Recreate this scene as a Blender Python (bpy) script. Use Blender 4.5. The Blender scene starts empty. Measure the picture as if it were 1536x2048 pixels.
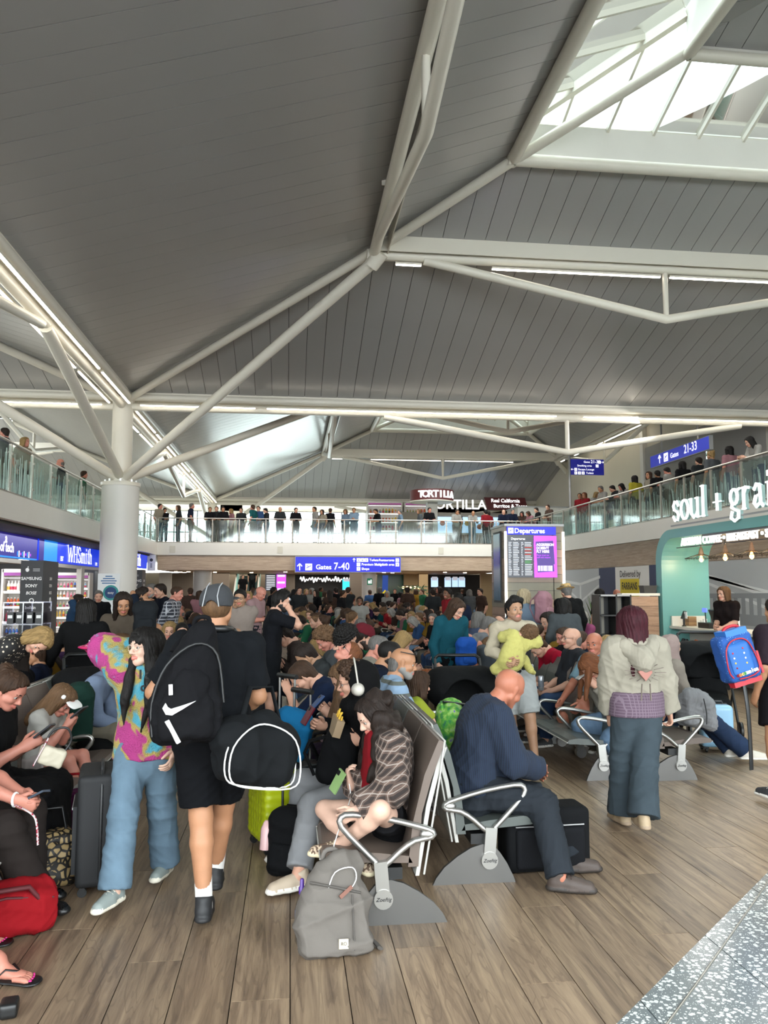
import bpy, math, random
import numpy as np
from mathutils import Vector, Matrix
random.seed(7); RN = np.random.RandomState(7)
sc = bpy.context.scene; COL = sc.collection
# ------------------------------------------------------------------ camera
FPX, CH = 1580.0, 1.75
TH = math.atan(150/FPX); PS = math.atan(188/FPX*math.cos(TH))
cam = bpy.data.objects.new('camera', bpy.data.cameras.new('camera')); COL.objects.link(cam)
cam.location = (0, 0, CH); cam.rotation_euler = (math.pi/2+TH, 0, -PS)
cam.data.sensor_fit = 'VERTICAL'; cam.data.sensor_height = 36; cam.data.lens = FPX/2048*36
cam.data.clip_start = .05; cam.data.clip_end = 400; sc.camera = cam
CF = np.array([math.sin(PS)*math.cos(TH), math.cos(PS)*math.cos(TH), math.sin(TH)])
CR = np.array([math.cos(PS), -math.sin(PS), 0.]); CU = np.cross(CR, CF); CC = np.array([0, 0, CH])
def _ray(px, py): return CF+CR*(px-768)/FPX+CU*(1024-py)/FPX
def aty(px, py, y): d = _ray(px, py); return CC+d*(y/d[1])       # survey: photo pixel -> point at depth y / height z / side x
def atz(px, py, z=0.): d = _ray(px, py); return CC+d*((z-CH)/d[2])
def atx(px, py, x): d = _ray(px, py); return CC+d*(x/d[0])
# ------------------------------------------------------------------ sky, sun, exposure
W = bpy.data.worlds.new('sky'); sc.world = W; W.use_nodes = True
wn = W.node_tree.nodes; wb = wn['Background']; wb.inputs[0].default_value = (.90, .97, 1.0, 1); wb.inputs[1].default_value = 7.0
sc.view_settings.view_transform = 'Standard'; sc.view_settings.look = 'None'; sc.view_settings.gamma = 1
sc.view_settings.use_curve_mapping = False; sc.view_settings.exposure = 0.38
sc.cycles.max_bounces = 7; sc.cycles.diffuse_bounces = 4; sc.cycles.glossy_bounces = 3; sc.cycles.transparent_max_bounces = 12
sc.cycles.caustics_reflective = False; sc.cycles.caustics_refractive = False
sc.cycles.sample_clamp_indirect = 6; sc.cycles.use_adaptive_sampling = True; sc.cycles.adaptive_threshold = .03
LAMPS = []
def lamp_area(name, loc, sx, sy, power, rot=(0, 0, 0), color=(1, 1, 1)):
    l = bpy.data.lights.new(name, 'AREA'); l.shape = 'RECTANGLE'; l.size = sx; l.size_y = sy; l.energy = power; l.color = color
    o = bpy.data.objects.new(name, l); COL.objects.link(o); o.location = loc; o.rotation_euler = rot; return o
# ------------------------------------------------------------------ materials
def lin(c):
    if isinstance(c, str):
        c = c.lstrip('#'); c = [int(c[i:i+2], 16)/255 for i in (0, 2, 4)]
    return tuple(((x+.055)/1.055)**2.4 if x > .04045 else x/12.92 for x in c[:3])+(1,)
MATS = {}
def nd(t, ty, **kw):
    n = t.nodes.new(ty)
    for k, v in kw.items():
        if k.startswith('i_'):
            key = k[2:]; n.inputs[int(key) if key.isdigit() else key].default_value = v
        else: setattr(n, k, v)
    return n
def M(name, col='808080', rough=.6, metal=0., emit=None, es=1., bump=0., bscale=60., var=0., vscale=5., alpha=1., spec=.5, trans=0., stretch=None, coat=0.):
    if name in MATS: return MATS[name]
    m = bpy.data.materials.new(name); m.use_nodes = True; t = m.node_tree; b = t.nodes['Principled BSDF']; L = t.links.new
    c = lin(col); b.inputs['Base Color'].default_value = c; b.inputs['Roughness'].default_value = rough; b.inputs['Metallic'].default_value = metal
    b.inputs['Specular IOR Level'].default_value = spec
    if coat: b.inputs['Coat Weight'].default_value = coat
    if alpha < 1: b.inputs['Alpha'].default_value = alpha
    if emit: b.inputs['Emission Color'].default_value = lin(emit); b.inputs['Emission Strength'].default_value = es
    if bump or var:
        tc = nd(t, 'ShaderNodeTexCoord'); mp = nd(t, 'ShaderNodeMapping'); L(tc.outputs['Object'], mp.inputs[0])
        if stretch: mp.inputs['Scale'].default_value = stretch
    if var:
        n = nd(t, 'ShaderNodeTexNoise', i_Scale=vscale, i_Detail=4.); L(mp.outputs[0], n.inputs['Vector'])
        r = nd(t, 'ShaderNodeMapRange'); r.inputs['To Min'].default_value = 1-var; r.inputs['To Max'].default_value = 1+var; r.inputs['From Min'].default_value = .3; r.inputs['From Max'].default_value = .7
        L(n.outputs[0], r.inputs[0])
        mx = nd(t, 'ShaderNodeMix', data_type='RGBA', blend_type='MULTIPLY'); mx.inputs[0].default_value = 1; mx.inputs[6].default_value = c
        L(r.outputs[0], mx.inputs[7]); L(mx.outputs[2], b.inputs['Base Color'])
    if bump:
        n = nd(t, 'ShaderNodeTexNoise', i_Scale=bscale, i_Detail=3.); L(mp.outputs[0], n.inputs['Vector'])
        bp = nd(t, 'ShaderNodeBump', i_Strength=bump, i_Distance=.01); L(n.outputs[0], bp.inputs['Height']); L(bp.outputs[0], b.inputs['Normal'])
    MATS[name] = m; return m
def ramp(t, stops, interp='LINEAR'):
    r = nd(t, 'ShaderNodeValToRGB'); r.color_ramp.interpolation = interp; e = r.color_ramp.elements
    while len(e) < len(stops): e.new(.5)
    for x, (p, c) in zip(e, stops): x.position = p; x.color = lin(c)
    return r
def pat(name, fn, rough=.8):                                       # a patterned material: fn(tree, object-coords socket) -> colour socket
    if name in MATS: return MATS[name]
    m = bpy.data.materials.new(name); m.use_nodes = True; t = m.node_tree; b = t.nodes['Principled BSDF']
    tc = nd(t, 'ShaderNodeTexCoord'); b.inputs['Roughness'].default_value = rough
    t.links.new(fn(t, tc.outputs['Object']), b.inputs['Base Color']); MATS[name] = m; return m
def mathn(t, op, a, b=None):
    n = nd(t, 'ShaderNodeMath', operation=op)
    for i, v in enumerate((a, b)):
        if v is None: continue
        if isinstance(v, (int, float)): n.inputs[i].default_value = v
        else: t.links.new(v, n.inputs[i])
    return n.outputs[0]
def mixc(t, f, a, b):
    n = nd(t, 'ShaderNodeMix', data_type='RGBA')
    if isinstance(f, (int, float)): n.inputs[0].default_value = f
    else: t.links.new(f, n.inputs[0])
    for i, v in ((6, a), (7, b)):
        if isinstance(v, str): n.inputs[i].default_value = lin(v)
        else: t.links.new(v, n.inputs[i])
    return n.outputs[2]
def sepxyz(t, v, scale=(1, 1, 1), rot=(0, 0, 0)):
    mp = nd(t, 'ShaderNodeMapping'); mp.inputs['Scale'].default_value = scale; mp.inputs['Rotation'].default_value = rot; t.links.new(v, mp.inputs[0])
    s = nd(t, 'ShaderNodeSeparateXYZ'); t.links.new(mp.outputs[0], s.inputs[0]); return s.outputs
# ------------------------------------------------------------------ mesh building
class MB:
    def __init__(s): s.v = []; s.f = []; s.m = []; s.sm = []
    def add(s, v, f, m=0, smooth=False):
        o = len(s.v); s.v += [tuple(map(float, p)) for p in v]
        for q in f: s.f.append(tuple(i+o for i in q)); s.m.append(m); s.sm.append(smooth)
        return s
    def box(s, c, d, m=0, R=None, taper=1.):
        hx, hy, hz = d[0]/2, d[1]/2, d[2]/2
        P = [Vector((x*hx*(taper if z > 0 else 1), y*hy*(taper if z > 0 else 1), z*hz)) for z in (-1, 1) for x, y in ((-1, -1), (1, -1), (1, 1), (-1, 1))]
        if R is not None: P = [R @ p for p in P]
        c = Vector(c); return s.add([p+c for p in P], [(3, 2, 1, 0), (4, 5, 6, 7), (0, 1, 5, 4), (1, 2, 6, 5), (2, 3, 7, 6), (3, 0, 4, 7)], m)
    def bar(s, a, b, w, d, m=0, up=(0, 0, 1)):                     # square bar from a to b
        a = Vector(a); b = Vector(b); z = (b-a); l = z.length; z.normalize(); x = Vector(up).cross(z)
        if x.length < 1e-4: x = Vector((1, 0, 0)).cross(z)
        x.normalize(); y = z.cross(x); return s.box((a+b)/2, (w, d, l), m, Matrix((x, y, z)).transposed())
    def tube(s, path, r, n=8, m=0, closed=False, caps=True, flat=None):
        P = [Vector(p) for p in path]; k = len(P); rr = r if isinstance(r, (list, tuple)) else [r]*k; V = []; prev = None
        for i, p in enumerate(P):
            if closed: t = P[(i+1) % k]-P[i-1]
            else: t = P[min(i+1, k-1)]-P[max(i-1, 0)]
            t.normalize()
            if prev is None:
                x = Vector((0, 0, 1)).cross(t)
                if x.length < .05: x = Vector((1, 0, 0)).cross(t)
            else: x = prev-t*prev.dot(t)
            x.normalize(); y = t.cross(x); prev = x
            for j in range(n):
                a = 2*math.pi*j/n; V.append(p+(x*math.cos(a)+y*math.sin(a)*(flat or 1))*rr[i])
        F = []
        for i in range(k if closed else k-1):
            for j in range(n):
                a, b = i*n+j, i*n+(j+1) % n; c, d = ((i+1) % k)*n+(j+1) % n, ((i+1) % k)*n+j; F.append((a, b, c, d))
        s.add(V, F, m, True)
        if caps and not closed:
            for q, i in ((V[:n], -1), (V[(k-1)*n:], 1)): s.add(q, [tuple(range(n))[::i]], m, False)
        return s
    def lathe(s, prof, c=(0, 0, 0), n=16, m=0, smooth=True, R=None):
        V = []; F = []; c = Vector(c)
        for r, z in prof:
            for j in range(n):
                a = 2*math.pi*j/n; p = Vector((r*math.cos(a), r*math.sin(a), z)); V.append((R @ p if R else p)+c)
        for i in range(len(prof)-1):
            for j in range(n): F.append((i*n+j, i*n+(j+1) % n, (i+1)*n+(j+1) % n, (i+1)*n+j))
        s.add(V, F, m, smooth); k = len(prof)
        for q, i in ((V[:n], -1), (V[(k-1)*n:], 1)): s.add(q, [tuple(range(n))[::i]], m, False)
        return s
    def prism(s, poly, ex, m=0):                                   # 3-D polygon extruded along a vector
        n = len(poly); e = Vector(ex); P = [Vector(p) for p in poly]
        return s.add(P+[p+e for p in P], [tuple(range(n))[::-1], tuple(range(n, 2*n))]+[(i, (i+1) % n, n+(i+1) % n, n+i) for i in range(n)], m)
    def ball(s, c, r, m=0, nu=10, nv=7, sc3=(1, 1, 1), R=None):
        pr = [(math.sin(math.pi*i/nv), -math.cos(math.pi*i/nv)) for i in range(nv+1)]; pr[0] = (1e-3, -1); pr[-1] = (1e-3, 1)
        V = []; c = Vector(c)
        for q, z in pr:
            for j in range(nu):
                a = 2*math.pi*j/nu; p = Vector((q*math.cos(a)*r*sc3[0], q*math.sin(a)*r*sc3[1], z*r*sc3[2])); V.append((R @ p if R else p)+c)
        return s.add(V, [(i*nu+j, i*nu+(j+1) % nu, (i+1)*nu+(j+1) % nu, (i+1)*nu+j) for i in range(nv) for j in range(nu)], m, True)
    def mesh(s, name, mats):
        me = bpy.data.meshes.new(name); me.from_pydata(s.v, [], s.f)
        for x in (mats if isinstance(mats, (list, tuple)) else [mats]): me.materials.append(x)
        if s.f: me.polygons.foreach_set('material_index', s.m); me.polygons.foreach_set('use_smooth', s.sm)
        me.update(); return me
    def obj(s, name, mats, parent=None, **kw): return link(name, s.mesh(name, mats), parent, **kw)
def link(name, data, parent=None, loc=None, rot=None, **kw):
    o = bpy.data.objects.new(name, data); COL.objects.link(o)
    if parent is not None: o.parent = parent
    if loc is not None: o.location = loc
    if rot is not None: o.rotation_euler = rot
    for k, v in kw.items(): o[k] = v
    return o
LABELS = {}
def tag(o, label, cat, group=None):
    o['label'] = label; o['category'] = cat
    if group: o['group'] = group
    return o
def thing(name, label, cat, loc=(0, 0, 0), rz=0., group=None, s=1.):
    o = link(name, None, None, loc, (0, 0, rz)); o.scale = (s, s, s); o.empty_display_size = .1; return tag(o, label, cat, group)
def dup(o, parent=None, **kw):                                     # copy a thing with its parts
    c = o.copy(); COL.objects.link(c)
    if parent is not None: c.parent = parent
    for ch in o.children: dup(ch, c)
    for k, v in kw.items():
        if k in ('label', 'group', 'category'): c[k] = v
        else: setattr(c, k, v)
    return c
def struct(o): o['kind'] = 'structure'; return o
def spline(pts, n=4, closed=False):
    P = [np.array(p, float) for p in pts]; k = len(P); out = []
    for i in range(k if closed else k-1):
        a, c, d, e = (P[(i-1) % k], P[i], P[(i+1) % k], P[(i+2) % k]) if closed else (P[max(i-1, 0)], P[i], P[i+1], P[min(i+2, k-1)])
        out += [.5*((2*c)+(d-a)*t+(2*a-5*c+4*d-e)*t*t+(3*c-a-3*d+e)*t**3) for t in np.arange(n)/n]
    return out if closed else out+[P[-1]]
FONT_CACHE = {}
def text(name, body, loc, rot, size, mat, parent=None, extrude=.002, bold=0., align='CENTER', sx=1., shear=0.):
    c = bpy.data.curves.new(name, 'FONT'); c.body = body; c.size = size; c.extrude = extrude; c.offset = bold; c.align_x = align; c.align_y = 'CENTER'; c.shear = shear
    c.resolution_u = 3; key = (body, round(size, 3), extrude, bold, align, shear)
    if key not in FONT_CACHE:
        t_ = bpy.data.objects.new('t', c); FONT_CACHE[key] = bpy.data.meshes.new_from_object(t_); bpy.data.objects.remove(t_)
    me = FONT_CACHE[key]
    if not me.materials: me.materials.append(mat)
    bpy.data.curves.remove(c); o = link(name, me, parent, loc, rot); o.scale = (sx, 1, 1); o.material_slots[0].link = 'OBJECT'; o.material_slots[0].material = mat; return o
PI = math.pi
# ================================================================== soft-bodied shapes: round-cone fields meshed by surface nets
def A3(*v): return np.array(v, dtype=np.float64)
def unit(v): v = np.asarray(v, float); return v/max(np.linalg.norm(v), 1e-9)
def rc(a, b, ra, rb=None, m=0, f=None, s=1., cap=0, sub=0, k=None, cut=None, ca=0):
    return dict(a=np.asarray(a, float), b=np.asarray(b, float), ra=ra, rb=ra if rb is None else rb, m=m, f=None if f is None else unit(f), s=s, cap=cap, sub=sub, k=k, cut=cut, ca=ca)
def bx(c, h, r=.02, R=None, m=0, sub=0, k=None, cut=None): return dict(box=1, c=np.asarray(c, float), h=np.asarray(h, float), r=r, R=None if R is None else np.asarray(R, float), m=m, sub=sub, k=k, cut=cut)
def _d(p, X, Y, Z):
    if 'box' in p:
        q = [X-p['c'][0], Y-p['c'][1], Z-p['c'][2]]
        if p['R'] is not None: q = [q[0]*p['R'][0, i]+q[1]*p['R'][1, i]+q[2]*p['R'][2, i] for i in range(3)]
        e = [np.abs(q[i])-(p['h'][i]-p['r']) for i in range(3)]
        d = np.sqrt(sum(np.maximum(x, 0)**2 for x in e))+np.minimum(np.maximum(np.maximum(e[0], e[1]), e[2]), 0)-p['r']
    else:
        a = p['a']; ab = p['b']-a; qx, qy, qz = X-a[0], Y-a[1], Z-a[2]
        if p['f'] is not None:
            f = p['f']; g = (p['s']-1)*(qx*f[0]+qy*f[1]+qz*f[2]); qx = qx+g*f[0]; qy = qy+g*f[1]; qz = qz+g*f[2]
            ab = ab+(p['s']-1)*ab.dot(f)*f
        L2 = ab.dot(ab)
        if L2 < 1e-10: d = np.sqrt(qx*qx+qy*qy+qz*qz)-p['ra']
        else:
            t = (qx*ab[0]+qy*ab[1]+qz*ab[2])/L2; tc = np.clip(t, 0, 1)
            d = np.sqrt((qx-tc*ab[0])**2+(qy-tc*ab[1])**2+(qz-tc*ab[2])**2)-(p['ra']+(p['rb']-p['ra'])*tc)
            if p['cap']: d = np.maximum(d, (t-1)*math.sqrt(L2))
            if p['ca']: d = np.maximum(d, -t*math.sqrt(L2))
    if p['cut'] is not None:
        for pt, n in p['cut']: d = np.maximum(d, (X-pt[0])*n[0]+(Y-pt[1])*n[1]+(Z-pt[2])*n[2])
    return d
def _bb(p):
    if 'box' in p: r = np.linalg.norm(p['h']) if p['R'] is not None else p['h']; return p['c']-r, p['c']+r
    r = max(p['ra'], p['rb']); return np.minimum(p['a'], p['b'])-r, np.maximum(p['a'], p['b'])+r
_EDGES = [((0, 0, 0), ax, (o1, o2)) for ax in range(3) for o1 in (0, 1) for o2 in (0, 1)]
def sdf_mesh(prims, h=.012, k=.02, cuts=(), wr=0., wf=1., disp=None, seed=0):
    """Blend the shapes into one surface. Returns verts, quads, material per quad."""
    pos = [p for p in prims if not p['sub']]
    lo = np.min([_bb(p)[0] for p in pos], 0)-3*h; hi = np.max([_bb(p)[1] for p in pos], 0)+3*h
    n = np.ceil((hi-lo)/h).astype(int)+1
    ax = [(lo[i]+h*np.arange(n[i])).astype(np.float32) for i in range(3)]
    Fd = np.full(n, .08, np.float32)
    for p in prims:
        a, b = _bb(p); kk = p['k'] if p['k'] is not None else k; pad = kk+3*h
        i0 = np.clip(np.floor((a-pad-lo)/h).astype(int), 0, n-1); i1 = np.clip(np.ceil((b+pad-lo)/h).astype(int)+1, 1, n)
        if (i1 <= i0).any(): continue
        sl = tuple(slice(i0[i], i1[i]) for i in range(3))
        d = _d(p, ax[0][sl[0]][:, None, None], ax[1][sl[1]][None, :, None], ax[2][sl[2]][None, None, :]); F0 = Fd[sl]
        if p['sub']:
            d = -d; hh = np.maximum(kk-np.abs(F0-d), 0)/max(kk, 1e-6); Fd[sl] = np.maximum(F0, d)+hh*hh*kk*.25
        else:
            hh = np.maximum(kk-np.abs(F0-d), 0)/max(kk, 1e-6); Fd[sl] = np.minimum(F0, d)-hh*hh*kk*.25
    for pt, nn in cuts:
        nn = unit(nn); c = (ax[0]-pt[0])[:, None, None]*nn[0]+(ax[1]-pt[1])[None, :, None]*nn[1]+(ax[2]-pt[2])[None, None, :]*nn[2]; Fd = np.maximum(Fd, c)
    Fd[0] = Fd[-1] = .08; Fd[:, 0] = Fd[:, -1] = .08; Fd[:, :, 0] = Fd[:, :, -1] = .08
    S = Fd < 0; nc = n-1
    cnt = np.zeros(nc, np.int8)
    for dx in (0, 1):
        for dy in (0, 1):
            for dz in (0, 1): cnt += S[dx:dx+nc[0], dy:dy+nc[1], dz:dz+nc[2]]
    I, J, K = np.nonzero((cnt > 0) & (cnt < 8)); N = len(I)
    idx = np.full(nc, -1, np.int32); idx[I, J, K] = np.arange(N)
    acc = np.zeros((N, 3)); w = np.zeros(N); B = np.stack([I, J, K], 1)
    for axi in range(3):
        o = [q for q in range(3) if q != axi]
        for o1 in (0, 1):
            for o2 in (0, 1):
                P0 = B.copy(); P0[:, o[0]] += o1; P0[:, o[1]] += o2; P1 = P0.copy(); P1[:, axi] += 1
                f0 = Fd[P0[:, 0], P0[:, 1], P0[:, 2]]; f1 = Fd[P1[:, 0], P1[:, 1], P1[:, 2]]; c = (f0 < 0) != (f1 < 0)
                t = np.where(c, f0/np.where(c, f0-f1, 1), 0); Q = P0.astype(float); Q[:, axi] += t
                acc[c] += Q[c]; w[c] += 1
    V = lo+h*acc/np.maximum(w, 1)[:, None]
    quads = []
    for axi in range(3):
        o = [q for q in range(3) if q != axi]
        s0 = [slice(None)]*3; s1 = [slice(None)]*3; s0[axi] = slice(0, -1); s1[axi] = slice(1, None)
        d = S[tuple(s0)].astype(np.int8)-S[tuple(s1)].astype(np.int8)
        E = np.stack(np.nonzero(d), 1); sg = d[E[:, 0], E[:, 1], E[:, 2]]
        u = np.zeros(3, int); v = np.zeros(3, int); u[o[0]] = 1; v[o[1]] = 1
        c = [idx[tuple((E-a).T)] for a in (u*0, u, u+v, v)]
        q = np.stack(c, 1); fl = (sg > 0) if axi != 1 else (sg < 0)
        q[~fl] = q[~fl][:, ::-1]; quads.append(q)
    Q = np.concatenate(quads)
    # normals for displacement
    if wr or disp is not None:
        e1 = V[Q[:, 2]]-V[Q[:, 0]]; e2 = V[Q[:, 3]]-V[Q[:, 1]]; fn = np.cross(e1, e2); vn = np.zeros_like(V)
        for i in range(4): np.add.at(vn, Q[:, i], fn)
        vn /= np.maximum(np.linalg.norm(vn, axis=1), 1e-12)[:, None]
        if disp is not None: amt = disp(V)
        else:
            r = np.random.RandomState(seed); amt = np.zeros(N); q = V*wf
            for i in range(4):
                k1, k2 = r.normal(size=3)*(9+7*i), r.normal(size=3)*(7+4*i); w_ = q @ k1+r.rand()*6+2.2*np.sin(q @ k2+r.rand()*6); amt += (1-np.abs(np.sin(w_)))**1.6/(1+.45*i)
            amt = wr*1.25*(amt-.75)
        V = V+vn*amt[:, None]
    ms = sorted(set(p['m'] for p in prims if not p['sub']))
    if len(ms) > 1:
        best = np.full(N, 9.); bm = np.zeros(N, int)
        for p in pos:
            d = _d(p, V[:, 0], V[:, 1], V[:, 2]); g = d < best; best[g] = d[g]; bm[g] = p['m']
        fm = bm[Q[:, 0]]
    else: fm = np.full(len(Q), ms[0])
    return V, Q, fm
def fast_mesh(name, parts, mats):                                   # parts: list of (V, quads, matidx)
    V = []; Q = []; FM = []; o = 0
    for v, q, fm in parts: V.append(v); Q.append(np.asarray(q)+o); FM.append(fm); o += len(v)
    V = np.concatenate(V); Q = np.concatenate(Q); FM = np.concatenate(FM)
    me = bpy.data.meshes.new(name); me.vertices.add(len(V)); me.vertices.foreach_set('co', V.astype(np.float32).ravel())
    me.loops.add(Q.size); me.loops.foreach_set('vertex_index', Q.astype(np.int32).ravel())
    me.polygons.add(len(Q)); me.polygons.foreach_set('loop_start', np.arange(0, Q.size, 4, dtype=np.int32))
    for x in mats: me.materials.append(x)
    me.polygons.foreach_set('material_index', FM.astype(np.int32)); me.polygons.foreach_set('use_smooth', np.ones(len(Q), bool))
    me.update(calc_edges=True); return me
def blob(name, prims, mats, parent=None, h=.012, k=.02, **kw):
    loc = kw.pop('loc', None); rot = kw.pop('rot', None)
    V, Q, fm = sdf_mesh(prims, h, k, **kw); return link(name, fast_mesh(name, [(V, Q, fm)], mats if isinstance(mats, (list, tuple)) else [mats]), parent, loc, rot)
def np_tube(path, radii, n=7, m=0):
    P = np.asarray(path, float); k = len(P); V = []; prev = None
    for i in range(k):
        t = unit(P[min(i+1, k-1)]-P[max(i-1, 0)])
        if prev is None:
            x = np.cross(A3(.3, .2, 1), t)
            if np.linalg.norm(x) < .1: x = np.cross(A3(1, 0, 0), t)
        else: x = prev-t*prev.dot(t)
        x = unit(x); y = np.cross(t, x); prev = x
        a = 2*PI*np.arange(n)/n; V.append(P[i]+(np.outer(np.cos(a), x)+np.outer(np.sin(a), y))*radii[i])
    V = np.concatenate(V); j = np.arange(n); j2 = (j+1) % n
    Q = np.concatenate([np.stack([i*n+j, i*n+j2, (i+1)*n+j2, (i+1)*n+j], 1) for i in range(k-1)])
    return V, Q, np.full(len(Q), m)
def np_ball(c, r, m=0, nu=10, nv=6, sc3=(1, 1, 1)):
    V = []
    for i in range(nv+1):
        p = PI*i/nv; q = max(math.sin(p), 1e-3)
        for j in range(nu): a = 2*PI*j/nu; V.append(A3(q*math.cos(a)*sc3[0], q*math.sin(a)*sc3[1], -math.cos(p)*sc3[2])*r+c)
    return np.array(V), np.array([(i*nu+j, i*nu+(j+1) % nu, (i+1)*nu+(j+1) % nu, (i+1)*nu+j) for i in range(nv) for j in range(nu)]), np.full(nu*nv, m)
# ================================================================== people
def rotm(yaw=0, pitch=0, roll=0):
    """Frame columns right, forward, up: yaw turns to the left (+), pitch nods down (+), roll tips the head to its right (+). Degrees."""
    y, p, r = math.radians(yaw), math.radians(-pitch), math.radians(roll)
    return np.array(Matrix.Rotation(y, 3, 'Z') @ Matrix.Rotation(p, 3, 'X') @ Matrix.Rotation(r, 3, 'Y'))
def ik(a, t, l1, l2, pole):
    d = t-a; D = np.linalg.norm(d); mx = (l1+l2)*.999
    if D > mx: d = d/D*mx; D = mx; t = a+d
    D = max(D, abs(l1-l2)*1.05+1e-4); u = d/D; c = (l1*l1+D*D-l2*l2)/(2*D); hh = math.sqrt(max(l1*l1-c*c, 0)); p = np.asarray(pole, float); p = unit(p-u*p.dot(u)); return a+u*c+p*hh, t
def shade(c, k): return ''.join('%02x' % int(int(c[i:i+2], 16)*k) for i in (0, 2, 4))
SKIN = {'fair': 'd9a68c', 'pink': 'd08a76', 'tan': 'b98562', 'olive': 'b58a6c', 'brown': '7a523c', 'pale': 'e2b8a2', 'ruddy': 'b8745a'}
def skin(n): return M('skin_'+n, shade(SKIN[n], .86), .5, bump=.06, bscale=150, var=.07, vscale=14, spec=.35)
HAIRC = {'black': '15110f', 'dark': '2a1e17', 'brown': '4a3222', 'light': '7a5a3c', 'blond': 'b8955f', 'grey': '7d7a76', 'white': 'b5b1aa', 'red': '4a1420', 'ginger': '8a5230', 'platinum': 'cdb894'}
def hairm(n): return M('hair_'+n, shade(HAIRC[n], .72), .6, bump=.5, bscale=240, var=.3, vscale=60, stretch=(1, 1, .12), spec=.22)
class Fig: pass
def figure(S=1., pel=(0, 0, .92), lean=0, side=0, twist=0, bend=0, head=(0, 0, 0), LH=None, RH=None, LE=None, RE=None, LF=None, RF=None, LK=None, RK=None, g=1., shw=1., toes=(8, 8), seated=False, neck=0, footpitch=(0, 0), hs=1., LS=0., RS=0., thick=1.):
    F = Fig(); F.S = S; F.g = g; F.hs = hs*(.35+.65*S); F.th = thick
    P = A3(*pel); F.P = P; fp = rotm(0, lean*.35, side*.4); fw = rotm(twist*.5, lean*.75, side*.8); fc = rotm(twist, lean+bend, side)
    F.fp, F.fw, F.fc = fp, fw, fc
    F.W = P+fp[:, 2]*.19*S; F.C = F.W+fw[:, 2]*.17*S; F.NK = F.C+fc[:, 2]*.155*S; r = fc[:, 0]; u = fc[:, 2]
    F.sh = [F.NK-u*.045*S-r*.165*S*shw+u*LS, F.NK-u*.045*S+r*.165*S*shw+u*RS]
    F.hip = [P-fp[:, 0]*.09*S, P+fp[:, 0]*.09*S]
    l1, l2, t1, t2 = .285*S, .25*S, .42*S, .415*S
    F.el = [0, 0]; F.wr = [0, 0]; F.kn = [0, 0]; F.an = [0, 0]
    for i, (h, e) in enumerate(((LH, LE), (RH, RE))):
        sg = -1 if i == 0 else 1
        if h is None: h = F.sh[i]+A3(sg*.07, .05, -.5)*S
        if e is None: e = A3(sg*.45, -.9, -.3)
        F.el[i], F.wr[i] = ik(F.sh[i], A3(*h), l1, l2, e)
    for i, (h, e) in enumerate(((LF, LK), (RF, RK))):
        sg = -1 if i == 0 else 1
        if h is None: h = (P[0]+sg*.1*S, P[1]+(.42*S if seated else 0), .075*S)
        if e is None: e = A3(sg*.12, 1, .25)
        F.kn[i], F.an[i] = ik(F.hip[i], A3(*h), t1, t2, e)
    nd_ = unit(fc[:, 2]+fc[:, 1]*(.28+neck)); F.skull = F.NK+nd_*.085*S
    F.hf = fc @ rotm(head[0], head[1]-6, head[2]); F.hc = F.skull+F.hf[:, 2]*.072*F.hs+F.hf[:, 1]*.018*F.hs
    F.toe = []
    for i in (0, 1):
        sg = -1 if i == 0 else 1; v = F.kn[i]-F.hip[i]; a = math.atan2(v[0], v[1]) if (seated or abs(v[1]) > .12) and np.hypot(v[0], v[1]) > .1 else 0
        a = a+math.radians(sg*toes[i]) if not seated else a*.6+math.radians(sg*toes[i])
        pt = math.radians(footpitch[i]); F.toe.append(A3(math.sin(a)*math.cos(pt), math.cos(a)*math.cos(pt), math.sin(pt)))
    return F
def torso(F, e=0., belly=0., bust=0., up=1., hipx=1.):
    S, g = F.S, F.g; P, W, C, NK = F.P, F.W, F.C, F.NK; f, ff = F.fp[:, 1], F.fc[:, 1]
    L = [rc(P-F.fp[:, 2]*.02*S, P+F.fp[:, 2]*.08*S, .165*S*g*hipx+e, .158*S*g+e, f=f, s=1.38), rc(P+F.fp[:, 2]*.08*S, W, .158*S*g+e, .138*S*g+e, f=F.fw[:, 1], s=1.4),
         rc(W, C, .138*S*g+e, .158*S*(.5+.5*g)+e, f=F.fw[:, 1], s=1.42), rc(C, NK-F.fc[:, 2]*.07*S, .158*S*(.5+.5*g)+e, .12*S+e, f=ff, s=1.5),
         rc(F.sh[0], NK-F.fc[:, 2]*.03*S, .056*S+e, .062*S+e), rc(F.sh[1], NK-F.fc[:, 2]*.03*S, .056*S+e, .062*S+e)]
    for i in (0, 1): L.append(rc(F.sh[i], C+(F.sh[i]-F.NK)*.45, .055*S+e, .075*S+e))
    if belly: L.append(rc(P+F.fp[:, 2]*.1*S+f*(.06+.05*belly)*S, W+F.fw[:, 1]*(.06+.03*belly)*S, (.1+.03*belly)*S*g+e*.5))
    if bust:
        for s in (-1, 1): c = C+F.fc[:, 2]*.0*S+ff*.075*S*(.6+.4*bust)+F.fc[:, 0]*s*.075*S; L.append(rc(c, c-F.fc[:, 2]*.02*S, .065*S*(.7+.3*bust)+e*.6))
    return L
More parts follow.
